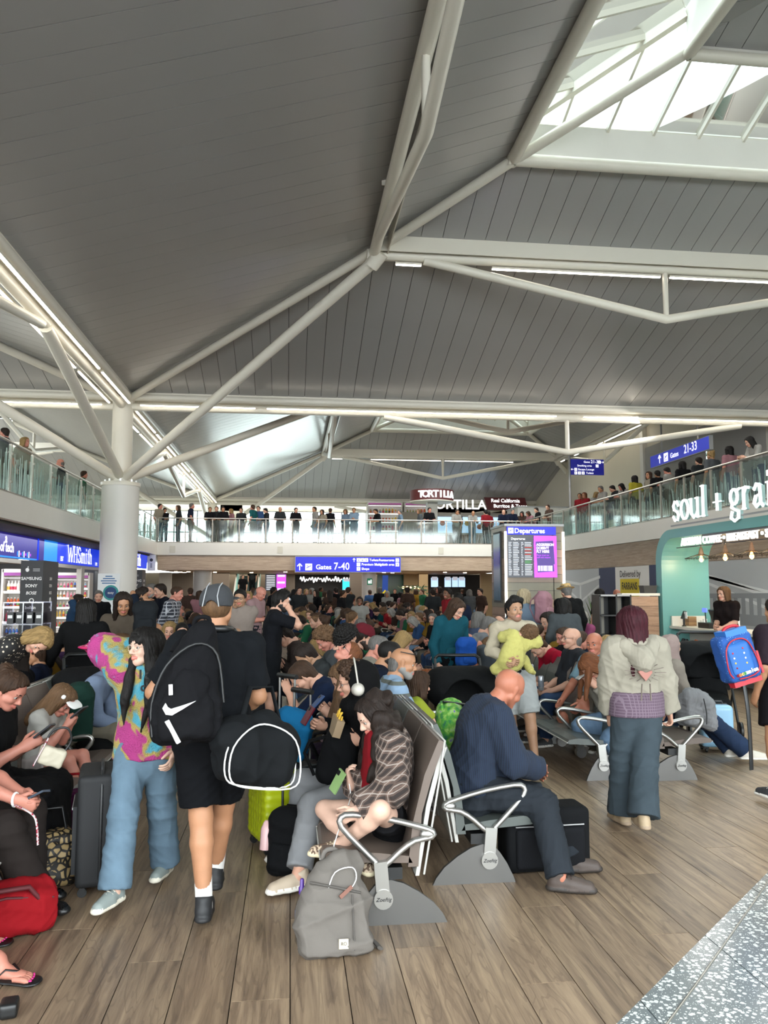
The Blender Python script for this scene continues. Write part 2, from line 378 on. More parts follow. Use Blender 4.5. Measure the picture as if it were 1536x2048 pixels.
def arm(F, i, e=0., t0=0., t1=2., cap=0, flare=0.):
    """Arm cone(s) from shoulder (0) over elbow (1) to wrist (2)."""
    S = F.S*F.th; pts = [F.sh[i], F.el[i], F.wr[i]]; R = [.05*S, .041*S, .027*S]; L = []
    for j in (0, 1):
        a, b = max(t0, j)-j, min(t1, j+1)-j
        if b <= 0 or a >= 1 or b <= a: continue
        d = pts[j+1]-pts[j]; last = t1 <= j+1.0001
        ra = R[j]+(R[j+1]-R[j])*a; rb = R[j]+(R[j+1]-R[j])*b
        if j == 1 and e == 0: L.append(rc(pts[1], pts[1]+d*.3, R[1], .043*S)); L.append(rc(pts[1]+d*.3, pts[2], .043*S, .027*S))
        else: L.append(rc(pts[j]+d*a, pts[j]+d*b, ra+e, rb+e+(flare if last else 0), cap=cap if last else 0))
    return L
def leg(F, i, e=0., t1=2., cap=0, ea=None, t0=0.):
    S = F.S; gg = (.55+.45*F.g); pts = [F.hip[i], F.kn[i], F.an[i]]; R = [.093*S*gg, .058*S*gg, .037*S]; L = []; ea = e if ea is None else ea
    for j in (0, 1):
        b = min(t1, j+1)-j; a = max(t0, j)-j
        if b <= 0 or a >= b: continue
        d = pts[j+1]-pts[j]; last = t1 <= j+1.0001
        w = (j+b)/max(t1, .01); eb = e+(ea-e)*min(1, w)
        if j == 1 and e == 0 and t0 == 0: L += [rc(pts[1], pts[1]+d*.3, R[1], .057*S*gg), rc(pts[1]+d*.3-A3(0, .012, 0)*S, pts[2], .057*S*gg, .036*S)]
        elif j == 1: L.append(rc(pts[1]+d*a, pts[1]+d*b, R[1]+e+(ea-e)*(1/max(t1, 1.01))*.6, max(.05*S, R[1]+(R[2]-R[1])*b)+eb, cap=cap if last else 0))
        else: L.append(rc(pts[0]+d*a, pts[0]+d*b, R[0]+e, R[0]+(R[1]-R[0])*b+(eb if last else e+(ea-e)*.4), cap=cap if last else 0))
    return L
def head_prims(lip=3):
    f = A3(0, 1, 0); L = [rc((0, -.022, .03), (0, .012, .036), .084, .078, f=(1, 0, 0), s=1.1), rc((0, .028, .02), (0, .04, -.05), .062, .046, f=(1, 0, 0), s=1.06),
         rc((0, .05, -.082), (0, .062, -.088), .03, .026), rc((0, -.03, -.06), (0, -.05, -.115), .055, .056)]
    for s in (-1, 1):
        L += [rc((s*.05, -.004, -.04), (s*.018, .056, -.086), .025, .022), rc((s*.034, .058, -.026), (s*.04, .04, -.03), .026, .026),
              rc((s*.012, .094, -.034), (s*.014, .086, -.036), .0085, .008, k=.006), rc((s*.076, -.006, .018), (s*.071, -.001, -.026), .018, .012, f=(1, 0, -.1), s=2.4, k=.006)]
    L += [rc((-.03, .077, .021), (.03, .077, .021), .0155), rc((0, .086, .008), (0, .107, -.028), .009, .0125, k=.012)]
    for s in (-1, 1): L.append(rc((s*.031, .1, .001), (s*.033, .094, .0), .013, .014, sub=1, k=.014))
    L += [rc((0, .0945, -.0555), (-.024, .081, -.0585), .0068, .004, m=lip, k=.005), rc((0, .0945, -.0555), (.024, .081, -.0585), .0068, .004, m=lip, k=.005),
          rc((0, .093, -.066), (-.019, .082, -.063), .0085, .005, m=lip, k=.005), rc((0, .093, -.066), (.019, .082, -.063), .0085, .005, m=lip, k=.005)]
    for s in (-1, 1): L.append(rc((s*.044, .071, .009), (s*.02, .081, .0105), .006, .006, k=.006))
    return L
_HEADC = {}
def head_parts(h, beard=None):
    key = (h, beard)
    if key not in _HEADC:
        L = head_prims()
        if beard:
            for s in (-1, 1): L.append(rc((s*.052, -.0, -.045), (s*.02, .06, -.088), .026, .024, m=4)); L.append(rc((0, .094, -.046), (s*.027, .08, -.058), .006, .006, m=4, k=.004))
            L.append(rc((0, .054, -.086), (0, .064, -.09), .0315, .029, m=4))
        V, Q, fm = sdf_mesh(L, h, .016); parts = [(V, Q, fm)]
        if h < .012:
            for s in (-1, 1):
                parts.append(np_ball(A3(s*.0315, .0735, .0005), .0128, 1)); parts.append(np_ball(A3(s*.0315, .0792, .0005), .0084, 2))
                parts.append(np_tube([(s*.013, .094, .0235), (s*.031, .091, .0285), (s*.049, .078, .0235)], [.003, .0042, .002], 6, 2))
        _HEADC[key] = parts
    return _HEADC[key]
def hand_parts(F, i, curl=28, d=None, n=None, spread=1., fingers=True, thumb=1.):
    """Palm and five fingers; d = pointing direction, n = palm normal (away from the back of the hand)."""
    S = F.S; w = F.wr[i]; d = unit(w-F.el[i]) if d is None else unit(d); sg = -1 if i == 0 else 1
    if n is None: n = A3(-sg, 0, 0)
    n = np.asarray(n, float); n = unit(n-d*n.dot(d)); s = np.cross(d, n)*sg                # s: towards the thumb
    if i == 0: s = np.cross(n, d)*-1
    s = np.cross(d, n) if i == 1 else np.cross(n, d)
    pal = [rc(w, w+d*.03*S, .026*S, .034*S, f=n, s=1.7), rc(w+d*.03*S, w+d*.082*S, .036*S, .037*S, f=n, s=2.3)]
    out = []
    if fingers:
        for q, (o, l) in enumerate(((.028, .072), (.0095, .08), (-.0095, .075), (-.027, .058))):
            p = w+d*.088*S+s*o*S; pth = [p-d*.02*S, p]; a = 0; dd = d+s*o*spread*2.2
            for t, c in ((.42, curl*.8), (.32, curl*1.15), (.26, curl*.8)):
                a += math.radians(c); v = unit(dd)*math.cos(a)+n*math.sin(a); p = p+v*l*t*S; pth.append(p)
            out.append(np_tube(pth+[p+v*.005*S], [.0095*S, .0093*S, .0085*S, .0078*S, .0062*S, .002*S], 7))
        p = w+d*.022*S+s*.026*S+n*.006*S; v = unit(d*.62+s*.62*thumb+n*.35); pth = [p, p+v*.034*S]; v2 = unit(d*.85+s*.15*thumb+n*.4); pth += [pth[-1]+v2*.03*S, pth[-1]+v2*.055*S]; pth.append(pth[-1]+v2*.006*S)
        out.append(np_tube(pth, [.0155*S, .0115*S, .0098*S, .0075*S, .002*S], 7))
    return pal, out
def shoe(name, F, i, mats, parent, h=.009, kind='trainer', sole=.028):
    S = F.S; a = F.an[i]; t = F.toe[i]; u = A3(0, 0, 1)-t*t[2]; u = unit(u); s = np.cross(t, u)
    base = a-u*.072*S; L = []
    R = np.stack([s, t, u], 1)
    if kind == 'sandal':
        L = [rc(base+t*-.06*S+u*.012, base+t*.15*S+u*.012, .042*S, .05*S, m=1, f=u, s=4)]
    else:
        hi = .03 if kind == 'boot' else 0
        L += [rc(base-t*.035*S+u*.045*S, base+t*.06*S+u*.04*S, .04*S, .042*S), rc(base+t*.06*S+u*.038*S, base+t*.155*S+u*.028*S, .043*S, .036*S, f=s, s=.92), rc(base-t*.03*S+u*.04*S, a-t*.01*S+u*(.035+hi)*S, .042*S, .045*S, cap=1), rc(base-t*.042*S+u*.03*S, base-t*.045*S+u*.09*S, .022*S, .02*S),
              rc(base+t*.03*S+u*.055*S, base+t*.11*S+u*.045*S, .034*S, .028*S),
              rc(base-t*.045*S+u*sole*.42, base+t*.06*S+u*sole*.42, .044*S, .047*S, m=1, f=u, s=1.9), rc(base+t*.06*S+u*sole*.42, base+t*.165*S+u*sole*.45, .047*S, .041*S, m=1, f=u, s=1.9)]
    o = blob(name, L, mats, parent, h=h, k=.012, cuts=[(base, -u)])
    if kind == 'trainer' and h < .0095:
        b = MB()
        for q in range(4): c = base+t*(.035+.024*q)*S+u*(.095-.0085*q)*S; b.tube([c-s*.03*S-u*.014*S, c+u*.002, c+s*.03*S-u*.014*S], .0045*S, 5)
        b.obj('laces', mats[1], o)
    return o
def hair_prims(style):
    """Head-local hair. Returns prims, blend, strand amplitude."""
    hl = (A3(0, .066, .066), unit(A3(0, .8, -.6))); fcut = [hl]; o = .012
    cap = lambda o=.012, cut=None: [rc((0, -.026, .03), (0, .012, .038), .084+o, .079+o, f=(1, 0, 0), s=1.07, cut=cut if cut is not None else fcut)]
    nape = [rc((0, -.055, -.02), (0, -.055, -.06), .06, .05, f=(1, 0, 0), s=.9, cut=[(A3(0, -.01, 0), unit(A3(0, 1, 0)))])]
    if style == 'short': return cap(.01)+nape, .008, .002
    if style == 'buzz': return cap(.0045), .006, .0005
    if style == 'quiff': return cap(.01)+nape+[rc((-.045, .055, .1), (.045, .055, .1), .03, .026), rc((0, -.01, .115), (0, .05, .108), .04, .038)], .02, .004
    if style == 'curly': return cap(.026)+nape+[rc((-.04, .05, .092), (.04, .05, .092), .032), rc((0, -.03, .11), (0, .03, .115), .045)], .02, .011
    if style == 'fringe': return [rc((0, -.06, -.01), (0, -.062, -.05), .058, .05, f=(1, 0, 0), s=.82, cut=[(A3(0, -.022, 0), unit(A3(0, 1, .1)))])], .01, .002       # bald on top
    side = lambda z, r0=.034, r1=.03, y=.01: [rc((s*.066, y+.01, .045), (s*.08, y-.005, z), r0, r1, f=(0, 1, 0), s=.8, cut=[(A3(s*.04, .055, 0), unit(A3(-s*.5, .9, 0)))]) for s in (-1, 1)]
    back = lambda z, r=.075: [rc((0, -.05, .03), (0, -.07, z), .086, r, f=(0, 1, 0), s=1.35)]
    if style == 'long': return cap(.014)+side(-.2)+back(-.27), .02, .004
    if style == 'verylong': return cap(.014)+side(-.2)+back(-.36, .085), .02, .005
    if style == 'bob': return cap(.016)+side(-.09, .036, .034)+back(-.09), .02, .004
    if style == 'bangs': return cap(.016)+side(-.2, .036, .032)+back(-.26)+[rc((-.042, .072, .052), (.042, .072, .052), .022, .022), rc((-.045, .077, .032), (.045, .077, .032), .012, .012)], .018, .004
    if style == 'pony': return cap(.012)+nape+[rc((0, -.1, .055), (0, -.125, .045), .026, .034), rc((0, -.125, .045), (0, -.12, -.13), .036, .022)], .014, .003
    if style == 'bun': return cap(.012)+nape+[rc((0, -.09, .085), (0, -.095, .088), .042)], .012, .004
    return cap(.012)+nape, .008, .002
_HAIRC = {}
def hair_mesh(style, h, colour):
    key = (style, h)
    if key not in _HAIRC:
        L, k, amp = hair_prims(style)
        def disp(V):
            a = np.arctan2(V[:, 0], -V[:, 1]-.01); z = V[:, 2]
            if style == 'curly': return amp*(np.sin(V[:, 0]*170+1)*np.sin(V[:, 1]*160)*np.sin(z*150+2)*1.2)
            return amp*(np.sin(a*31+6*np.sin(z*14))*.6+np.sin(a*53+z*25)*.4+.6*np.sin(a*11+z*18))
        V, Q, fm = sdf_mesh(L, h, k, disp=disp); _HAIRC[key] = fast_mesh('hair_'+style, [(V, Q, fm)], [hairm('dark')])
    return _HAIRC[key]
def mat4(R, t, s=1.): m = Matrix([[R[i, j]*s for j in range(3)]+[t[i]] for i in range(3)]+[[0, 0, 0, 1]]); return m
def put_slot(o, i, m): o.material_slots[i].link = 'OBJECT'; o.material_slots[i].material = m
EYEW = M('eye_white', 'a09a92', .4); EYED = M('iris', '1d1612', .25)
def body_mesh(F, sk, h=.011, hh=.006, beard=None, hands=None, bare_feet=False, eyes=True, bust=0., belly=0., lipc='b5695c', beardc='3a2c22', inset=0.006):
    L = torso(F, -inset, belly=belly, bust=bust)+[rc(F.NK-F.fc[:, 2]*.04*F.S, F.skull, .062*F.S, .054*F.S)]; out = []
    for i in (0, 1):
        L += arm(F, i)+leg(F, i); hp = (hands or [{}, {}])[i]
        pal, fg = hand_parts(F, i, **hp); L += pal; out += fg
        a, t = F.an[i], F.toe[i]; L += [rc(a, a-A3(0, 0, .03)*F.S+t*.01, .036*F.S, .036*F.S)]
        if bare_feet:
            b = a-A3(0, 0, .045)*F.S; s = np.cross(t, A3(0, 0, 1)); L += [rc(b-t*.04*F.S, b+t*.05*F.S, .03*F.S, .032*F.S), rc(b+t*.04*F.S, b+t*.11*F.S-A3(0, 0, .008), .036*F.S, .038*F.S, f=(0, 0, 1), s=1.8)]
            for q, (o, l, r) in enumerate(((-.03, .058, .0125), (-.009, .055, .0095), (.008, .05, .009), (.023, .043, .0085), (.035, .034, .008))):
                o = o*(-1 if i == 0 else 1)*-1; p = b+t*.125*F.S+s*o*F.S-A3(0, 0, .014); out.append(np_tube([p-t*.02, p+t*l*.4*F.S, p+t*l*.75*F.S-A3(0, 0, .004), p+t*l*F.S-A3(0, 0, .008)], [r, r, r*1.05, r*.4], 7))
    V, Q, fm = sdf_mesh(L, h, .022); parts = [(V, Q, fm)]+out
    for v, q, m_ in head_parts(hh, 'b' if beard else None): parts.append((F.hc+(v*F.hs) @ F.hf.T, q, m_))
    me = fast_mesh('body', parts, [sk, EYEW, EYED, M('lip_'+lipc, lipc, .45), M('beard_'+beardc, beardc, .7)]); return me
class Person:
    """A dressed figure. The top-level object is the continuous body; clothes, hair and shoes are its children."""
    def __init__(s, label, loc, head_deg, F, sk='fair', h=.011, hh=.006, group=None, cat='person', **bk):
        s.F = F; s.h = h; me = body_mesh(F, skin(sk), h, hh, **bk); s.o = link('person', me, None, loc, (0, 0, math.radians(head_deg-90))); tag(s.o, label, cat, group)
        s.M = Matrix.Translation(loc) @ Matrix.Rotation(math.radians(head_deg-90), 4, 'Z')
    def hair(s, style, col, extra=None, h=None, name='hair'):
        F = s.F; o = link(name, hair_mesh(style, h or .0065, col), s.o); o.matrix_local = mat4(F.hf, F.hc, F.hs); put_slot(o, 0, hairm(col)); return o
    def locks(s, prims, col, h=.008, k=.012, amp=.004, name='hair_lock', fr=90):
        def disp(V): return amp*(np.sin(V[:, 0]*fr+4*np.sin(V[:, 2]*20))*.6+np.sin(V[:, 1]*fr*1.1+V[:, 2]*12)*.6)
        return blob(name, prims, hairm(col), s.o, h=h, k=k, disp=disp)
    def H(s, x, y, z): F = s.F; return F.hc+F.hf @ (A3(x, y, z)*F.hs)
    def top(s, mats, sleeve=.75, e=.014, hem=.0, collar=.0, wr=.004, name='top', belly=0., bust=0., flare=.012, k=.03, extra=(), v=0., hemx=0., drop=0.):
        F = s.F; L = torso(F, e, belly, bust, hipx=1+hemx)
        if hem is not None:
            for p in L: p['cut'] = [(F.P+F.fp[:, 2]*hem*F.S, -F.fp[:, 2])]
        if sleeve > 0:
            for i in (0, 1): L += arm(F, i, e+.002+drop, t1=sleeve, cap=1, flare=flare)
        L += [rc(F.NK-F.fc[:, 2]*.05*F.S, F.NK+F.fc[:, 2]*(.012+collar)*F.S+F.fc[:, 1]*.008, .072*F.S+e*.4, .064*F.S+e*.4, cap=1)]+list(extra)
        cuts = []
        if v: L.append(rc(F.NK+F.fc[:, 1]*.1*F.S, F.NK+F.fc[:, 1]*.1*F.S-F.fc[:, 2]*v, .05*F.S, .03*F.S, sub=1, k=.005))
        return blob(name, L, mats, s.o, h=s.h, k=k, cuts=cuts, wr=wr, seed=sum(map(ord, name)) % 99)
    def legs(s, mats, t1=1.93, e=.014, ea=None, rise=.1, wr=.004, name='trousers', k=.03, belly=0.):
        F = s.F; L = torso(F, e, belly)[:2]
        for p in L: p['cut'] = [(F.P+F.fp[:, 2]*rise*F.S, F.fp[:, 2])]
        for i in (0, 1): L += leg(F, i, e, t1, cap=1, ea=ea)
        return blob(name, L, mats, s.o, h=s.h, k=k, wr=wr, seed=5)
    def skirt(s, mats, t1=1.5, e=.02, wide=.06, name='skirt', wr=.006, rise=.12):
        F = s.F; L = torso(F, e)[:2]; [p.update(cut=[(F.P+F.fp[:, 2]*rise*F.S, F.fp[:, 2])]) for p in L]; L += leg(F, 0, e, t1, cap=1, ea=e+wide)+leg(F, 1, e, t1, cap=1, ea=e+wide)
        for q in (.3, .6, .95):
            if q < t1: a = F.hip[0]+(F.kn[0]-F.hip[0])*q; b = F.hip[1]+(F.kn[1]-F.hip[1])*q; L.append(rc(a, b, .07*F.S+e))
        if t1 > 1.2:
            a, b = [F.kn[i]+(F.an[i]-F.kn[i])*(t1-1)*.85 for i in (0, 1)]; L += [rc(a, b, .06+e), rc((F.kn[0]+F.kn[1])/2, (a+b)/2, .1, .1+wide)]
        return blob(name, L, mats, s.o, h=s.h, k=.05, wr=wr, wf=.7)
    def shoes(s, mats, kind='trainer', h=None, which=(0, 1), sole=.028): return [shoe('shoe', s.F, i, mats, s.o, h or max(.008, s.h*.75), kind, sole) for i in which]
    def socks(s, m, hgt=.12, which=(0, 1)):
        for i in which: a = s.F.an[i]; d = unit(s.F.kn[i]-a); blob('sock', [rc(a-d*.02, a+d*hgt, .043*s.F.S, .046*s.F.S, cap=1)], m, s.o, h=.009, k=.01)
    def glasses(s, m, lens=None):
        b = MB()
        for q in (-1, 1):
            b.tube([s.H(q*.032+.0235*math.cos(a), .1-.01*abs(math.cos(a)), .001+.018*math.sin(a)) for a in np.linspace(0, 2*PI, 13)[:-1]], .0016, 5, closed=True); b.tube([s.H(q*.055, .095, .006), s.H(q*.078, .0, .01), s.H(q*.077, -.02, -.005)], .0016, 5)
        b.tube([s.H(-.009, .1, .004), s.H(.009, .1, .004)], .0015, 5); o = b.obj('glasses', m, s.o)
        if lens:
            c = MB()
            for q in (-1, 1): c.add([s.H(q*.032+.0225*math.cos(a), .0995-.01*abs(math.cos(a)), .001+.0175*math.sin(a)) for a in np.linspace(0, 2*PI, 13)[:-1]], [tuple(range(12))])
            c.obj('lens', lens, o)
    def world(s, p): return s.M @ Vector(p)
    def local(s, p): return A3(*(s.M.inverted() @ Vector(p)))
# ================================================================== large structure
WHITE = M('white_paint', 'd9d6cf', .45, var=.02, vscale=1.2); CREAM = M('cream_wall', 'd6cfbd', .6, var=.02, vscale=.7)
TUBE = M('tube_paint', 'dad5c8', .38, coat=.1); PANEL = M('roof_panel', 'a09f9d', .28, metal=.12, var=.03, vscale=.6); BACK = M('roof_backing', '2b2b2b', .9)
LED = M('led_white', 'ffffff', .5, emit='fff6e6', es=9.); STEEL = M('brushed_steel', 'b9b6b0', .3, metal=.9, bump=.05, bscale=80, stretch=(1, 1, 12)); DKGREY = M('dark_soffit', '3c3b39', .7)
CHARC = M('charcoal', '232425', .5); BLACKP = M('black_plastic', '101112', .42); CHROME = M('polished_alu', 'c9c8c4', .16, metal=1.)
def wood(name, c1, c2, c3, rough=.42, sc_=(22, 1.6, 22), rnd=True):
    m = bpy.data.materials.new(name); m.use_nodes = True; t = m.node_tree; b = t.nodes['Principled BSDF']; L = t.links.new
    tc = nd(t, 'ShaderNodeTexCoord'); mp = nd(t, 'ShaderNodeMapping'); mp.inputs['Scale'].default_value = sc_; L(tc.outputs['Object'], mp.inputs[0])
    oi = nd(t, 'ShaderNodeObjectInfo'); w = mathn(t, 'MULTIPLY', oi.outputs['Random'], 37.)
    n = nd(t, 'ShaderNodeTexNoise', noise_dimensions='4D', i_Scale=1., i_Detail=6., i_Roughness=.62, i_Distortion=.6); L(mp.outputs[0], n.inputs['Vector']); L(w, n.inputs['W'])
    mp2 = nd(t, 'ShaderNodeMapping'); mp2.inputs['Scale'].default_value = (7, .8, 7); L(tc.outputs['Object'], mp2.inputs[0])
    n2 = nd(t, 'ShaderNodeTexNoise', noise_dimensions='4D', i_Scale=.8, i_Detail=2., i_Distortion=1.2); L(mp2.outputs[0], n2.inputs['Vector']); L(w, n2.inputs['W'])
    ring = mathn(t, 'FRACT', mathn(t, 'MULTIPLY', n2.outputs[0], 14.)); r1 = mathn(t, 'ABSOLUTE', mathn(t, 'SUBTRACT', ring, .5))
    r = ramp(t, [(.3, c1), (.5, c2), (.72, c3)]); L(n.outputs[0], r.inputs[0])
    d = mixc(t, mathn(t, 'MULTIPLY', mathn(t, 'LESS_THAN', r1, .09), .32), r.outputs[0], c1)
    mr = nd(t, 'ShaderNodeMapRange'); mr.inputs['To Min'].default_value = .80; mr.inputs['To Max'].default_value = 1.14; L(oi.outputs['Random'], mr.inputs[0])
    mx = nd(t, 'ShaderNodeMix', data_type='RGBA', blend_type='MULTIPLY'); mx.inputs[0].default_value = 1; L(d, mx.inputs[6]); L(mr.outputs[0], mx.inputs[7]); L(mx.outputs[2], b.inputs['Base Color'])
    b.inputs['Roughness'].default_value = rough; bp = nd(t, 'ShaderNodeBump', i_Strength=.12, i_Distance=.01); L(n.outputs[0], bp.inputs['Height']); L(bp.outputs[0], b.inputs['Normal'])
    MATS[name] = m; return m
PLANKM = wood('oak_plank', '57473a', '84705b', 'a08a70'); WOODF = wood('wood_fascia', '8c7867', 'a8937f', 'bca893', .5, (1.6, 1.6, 26)); WOODT = wood('kiosk_wood', '8a6a52', 'a5836a', 'b8977c', .5, (2, 2, 30))
# ---- floor: oak planks along the hall, terrazzo tiles beyond a curved metal strip
floor = struct(link('floor', None)); GR = M('floor_base', '2a231d', .8)
MB().box((0, 21, -.06), (56, 74, .08)).obj('sub_floor', GR, floor)
EDGE = [atz(*q)[:2] for q in ((1296, 2100), (1334, 2048), (1393, 1968), (1462, 1870), (1536, 1765), (1640, 1640), (1800, 1480))]
EDGE = [EDGE[0]+(EDGE[0]-EDGE[1])*6]+EDGE+[EDGE[-1]+(EDGE[-1]-EDGE[-2])*3]
def clip(poly, n, d):                                              # keep n.p <= d
    out = []
    for i in range(len(poly)):
        a, b = poly[i], poly[(i+1) % len(poly)]; da, db = a[0]*n[0]+a[1]*n[1]-d, b[0]*n[0]+b[1]*n[1]-d
        if da <= 0: out.append(a)
        if (da < 0 < db) or (db < 0 < da): t = da/(da-db); out.append((a[0]+(b[0]-a[0])*t, a[1]+(b[1]-a[1])*t))
    return out
ED = []
for a, b in zip(EDGE[:-1], EDGE[1:]): tt = (b-a)/np.linalg.norm(b-a); n_ = (tt[1], -tt[0]); ED.append((n_, float(n_[0]*a[0]+n_[1]*a[1])))
def wood_side(p):                                                   # convex boundary: wood where left of every segment near it
    for (n_, d) in ED: p = clip(p, n_, d) if p else p
    return p
PW, PL = .252, 2.05
pm = None; rows = []
for i in range(-40, 64):
    for j in range(-8, 23):
        x, y = i*PW+.02, j*PL+((i*7) % 5)*PL/5+.3; rows.append((math.hypot(x-.6, y), x, y))
rows.sort(); stuff = MB(); cnt = 0
for d, x, y in rows:
    g_ = .0022; poly = [(x+g_, y+g_), (x+PW-g_, y+g_), (x+PW-g_, y+PL-g_), (x+g_, y+PL-g_)]; c = wood_side(poly)
    if not c or len(c) < 3: continue
    if y < -2 or y > 48: continue
    ins = y > 1.2 and -4.6 < x < 8 and cnt < 296
    if ins:
        cnt += 1
        if len(c) == 4 and c == poly:
            if pm is None: b = MB(); b.box((PW/2, PL/2, -.012), (PW-2*g_, PL-2*g_, .024)); pm = b.mesh('plank', PLANKM)
            link('plank', pm, floor, (x, y, 0))
        else: b = MB(); b.prism([(p[0]-x, p[1]-y, -.024) for p in c], (0, 0, .024)); b.obj('plank', PLANKM, floor, loc=(x, y, 0))
    else: stuff.prism([(p[0], p[1], -.024) for p in c], (0, 0, .024))
o = stuff.obj('far_planks', PLANKM, floor); o['kind'] = 'stuff'
def terr(t, v):
    n = nd(t, 'ShaderNodeTexVoronoi', i_Scale=44., feature='F1'); t.links.new(v, n.inputs['Vector']); n.inputs['Randomness'].default_value = 1.
    s = nd(t, 'ShaderNodeTexVoronoi', i_Scale=90., feature='F1'); t.links.new(v, s.inputs['Vector'])
    f = mathn(t, 'LESS_THAN', n.outputs['Distance'], .42); cs = nd(t, 'ShaderNodeSeparateXYZ'); t.links.new(n.outputs['Color'], cs.inputs[0])
    f = mathn(t, 'MULTIPLY', f, mathn(t, 'GREATER_THAN', cs.outputs[0], .22)); f2 = mathn(t, 'LESS_THAN', s.outputs['Distance'], .22)
    return mixc(t, mathn(t, 'MAXIMUM', f, f2), '6f7779', 'd3d8d4')
TERR = pat('terrazzo', terr, .22); k = .6
for i in range(0, 12):
    for j in range(-3, 12):
        x, y = .9+i*k, 1.2+j*k; c = [(x+.003, y+.003), (x+k-.003, y+.003), (x+k-.003, y+k-.003), (x+.003, y+k-.003)]
        for q in range(2, 6):
            pass
        ds = [max(n_[0]*p[0]+n_[1]*p[1]-d for n_, d in ED) for p in c]
        if max(ds) <= .0: continue
        if min(ds) < 0:
            m_ = min(ED, key=lambda e: -max(e[0][0]*(x+k/2)+e[0][1]*(y+k/2)-e[1] for _ in (0,)))
            c = clip(c, (-m_[0][0], -m_[0][1]), -m_[1])
        if len(c) > 2: b = MB(); b.prism([(p[0]-x, p[1]-y, -.024) for p in c], (0, 0, .0235)); b.obj('floor_tile', TERR, floor, loc=(x, y, 0))
MB().tube([(p[0], p[1], -.001) for p in EDGE], .006, 6).obj('edge_strip', STEEL, floor)
# ---- roof: hipped bays between valley beams; ring trusses; glazed band round each crown
ceiling = struct(link('ceiling', None)); HB = 12.6; VX, VY = -4.6, 22.0
RING = [(0., 6.95), (6.355, 8.86), (8.575, 9.66), (10.81, 10.35), (12.6, 10.8)]
GLASS = bpy.data.materials.new('clear_glass'); GLASS.use_nodes = True; t = GLASS.node_tree; t.nodes.remove(t.nodes['Principled BSDF'])
tr = nd(t, 'ShaderNodeBsdfTransparent'); tr.inputs[0].default_value = (.93, .98, .96, 1); gl = nd(t, 'ShaderNodeBsdfGlossy'); gl.inputs['Roughness'].default_value = .03; fz = nd(t, 'ShaderNodeFresnel'); fz.inputs[0].default_value = 1.45
mx = nd(t, 'ShaderNodeMixShader'); t.links.new(fz.outputs[0], mx.inputs[0]); t.links.new(tr.outputs[0], mx.inputs[1]); t.links.new(gl.outputs[0], mx.inputs[2]); t.links.new(mx.outputs[0], t.nodes['Material Output'].inputs[0])
LEDS = []
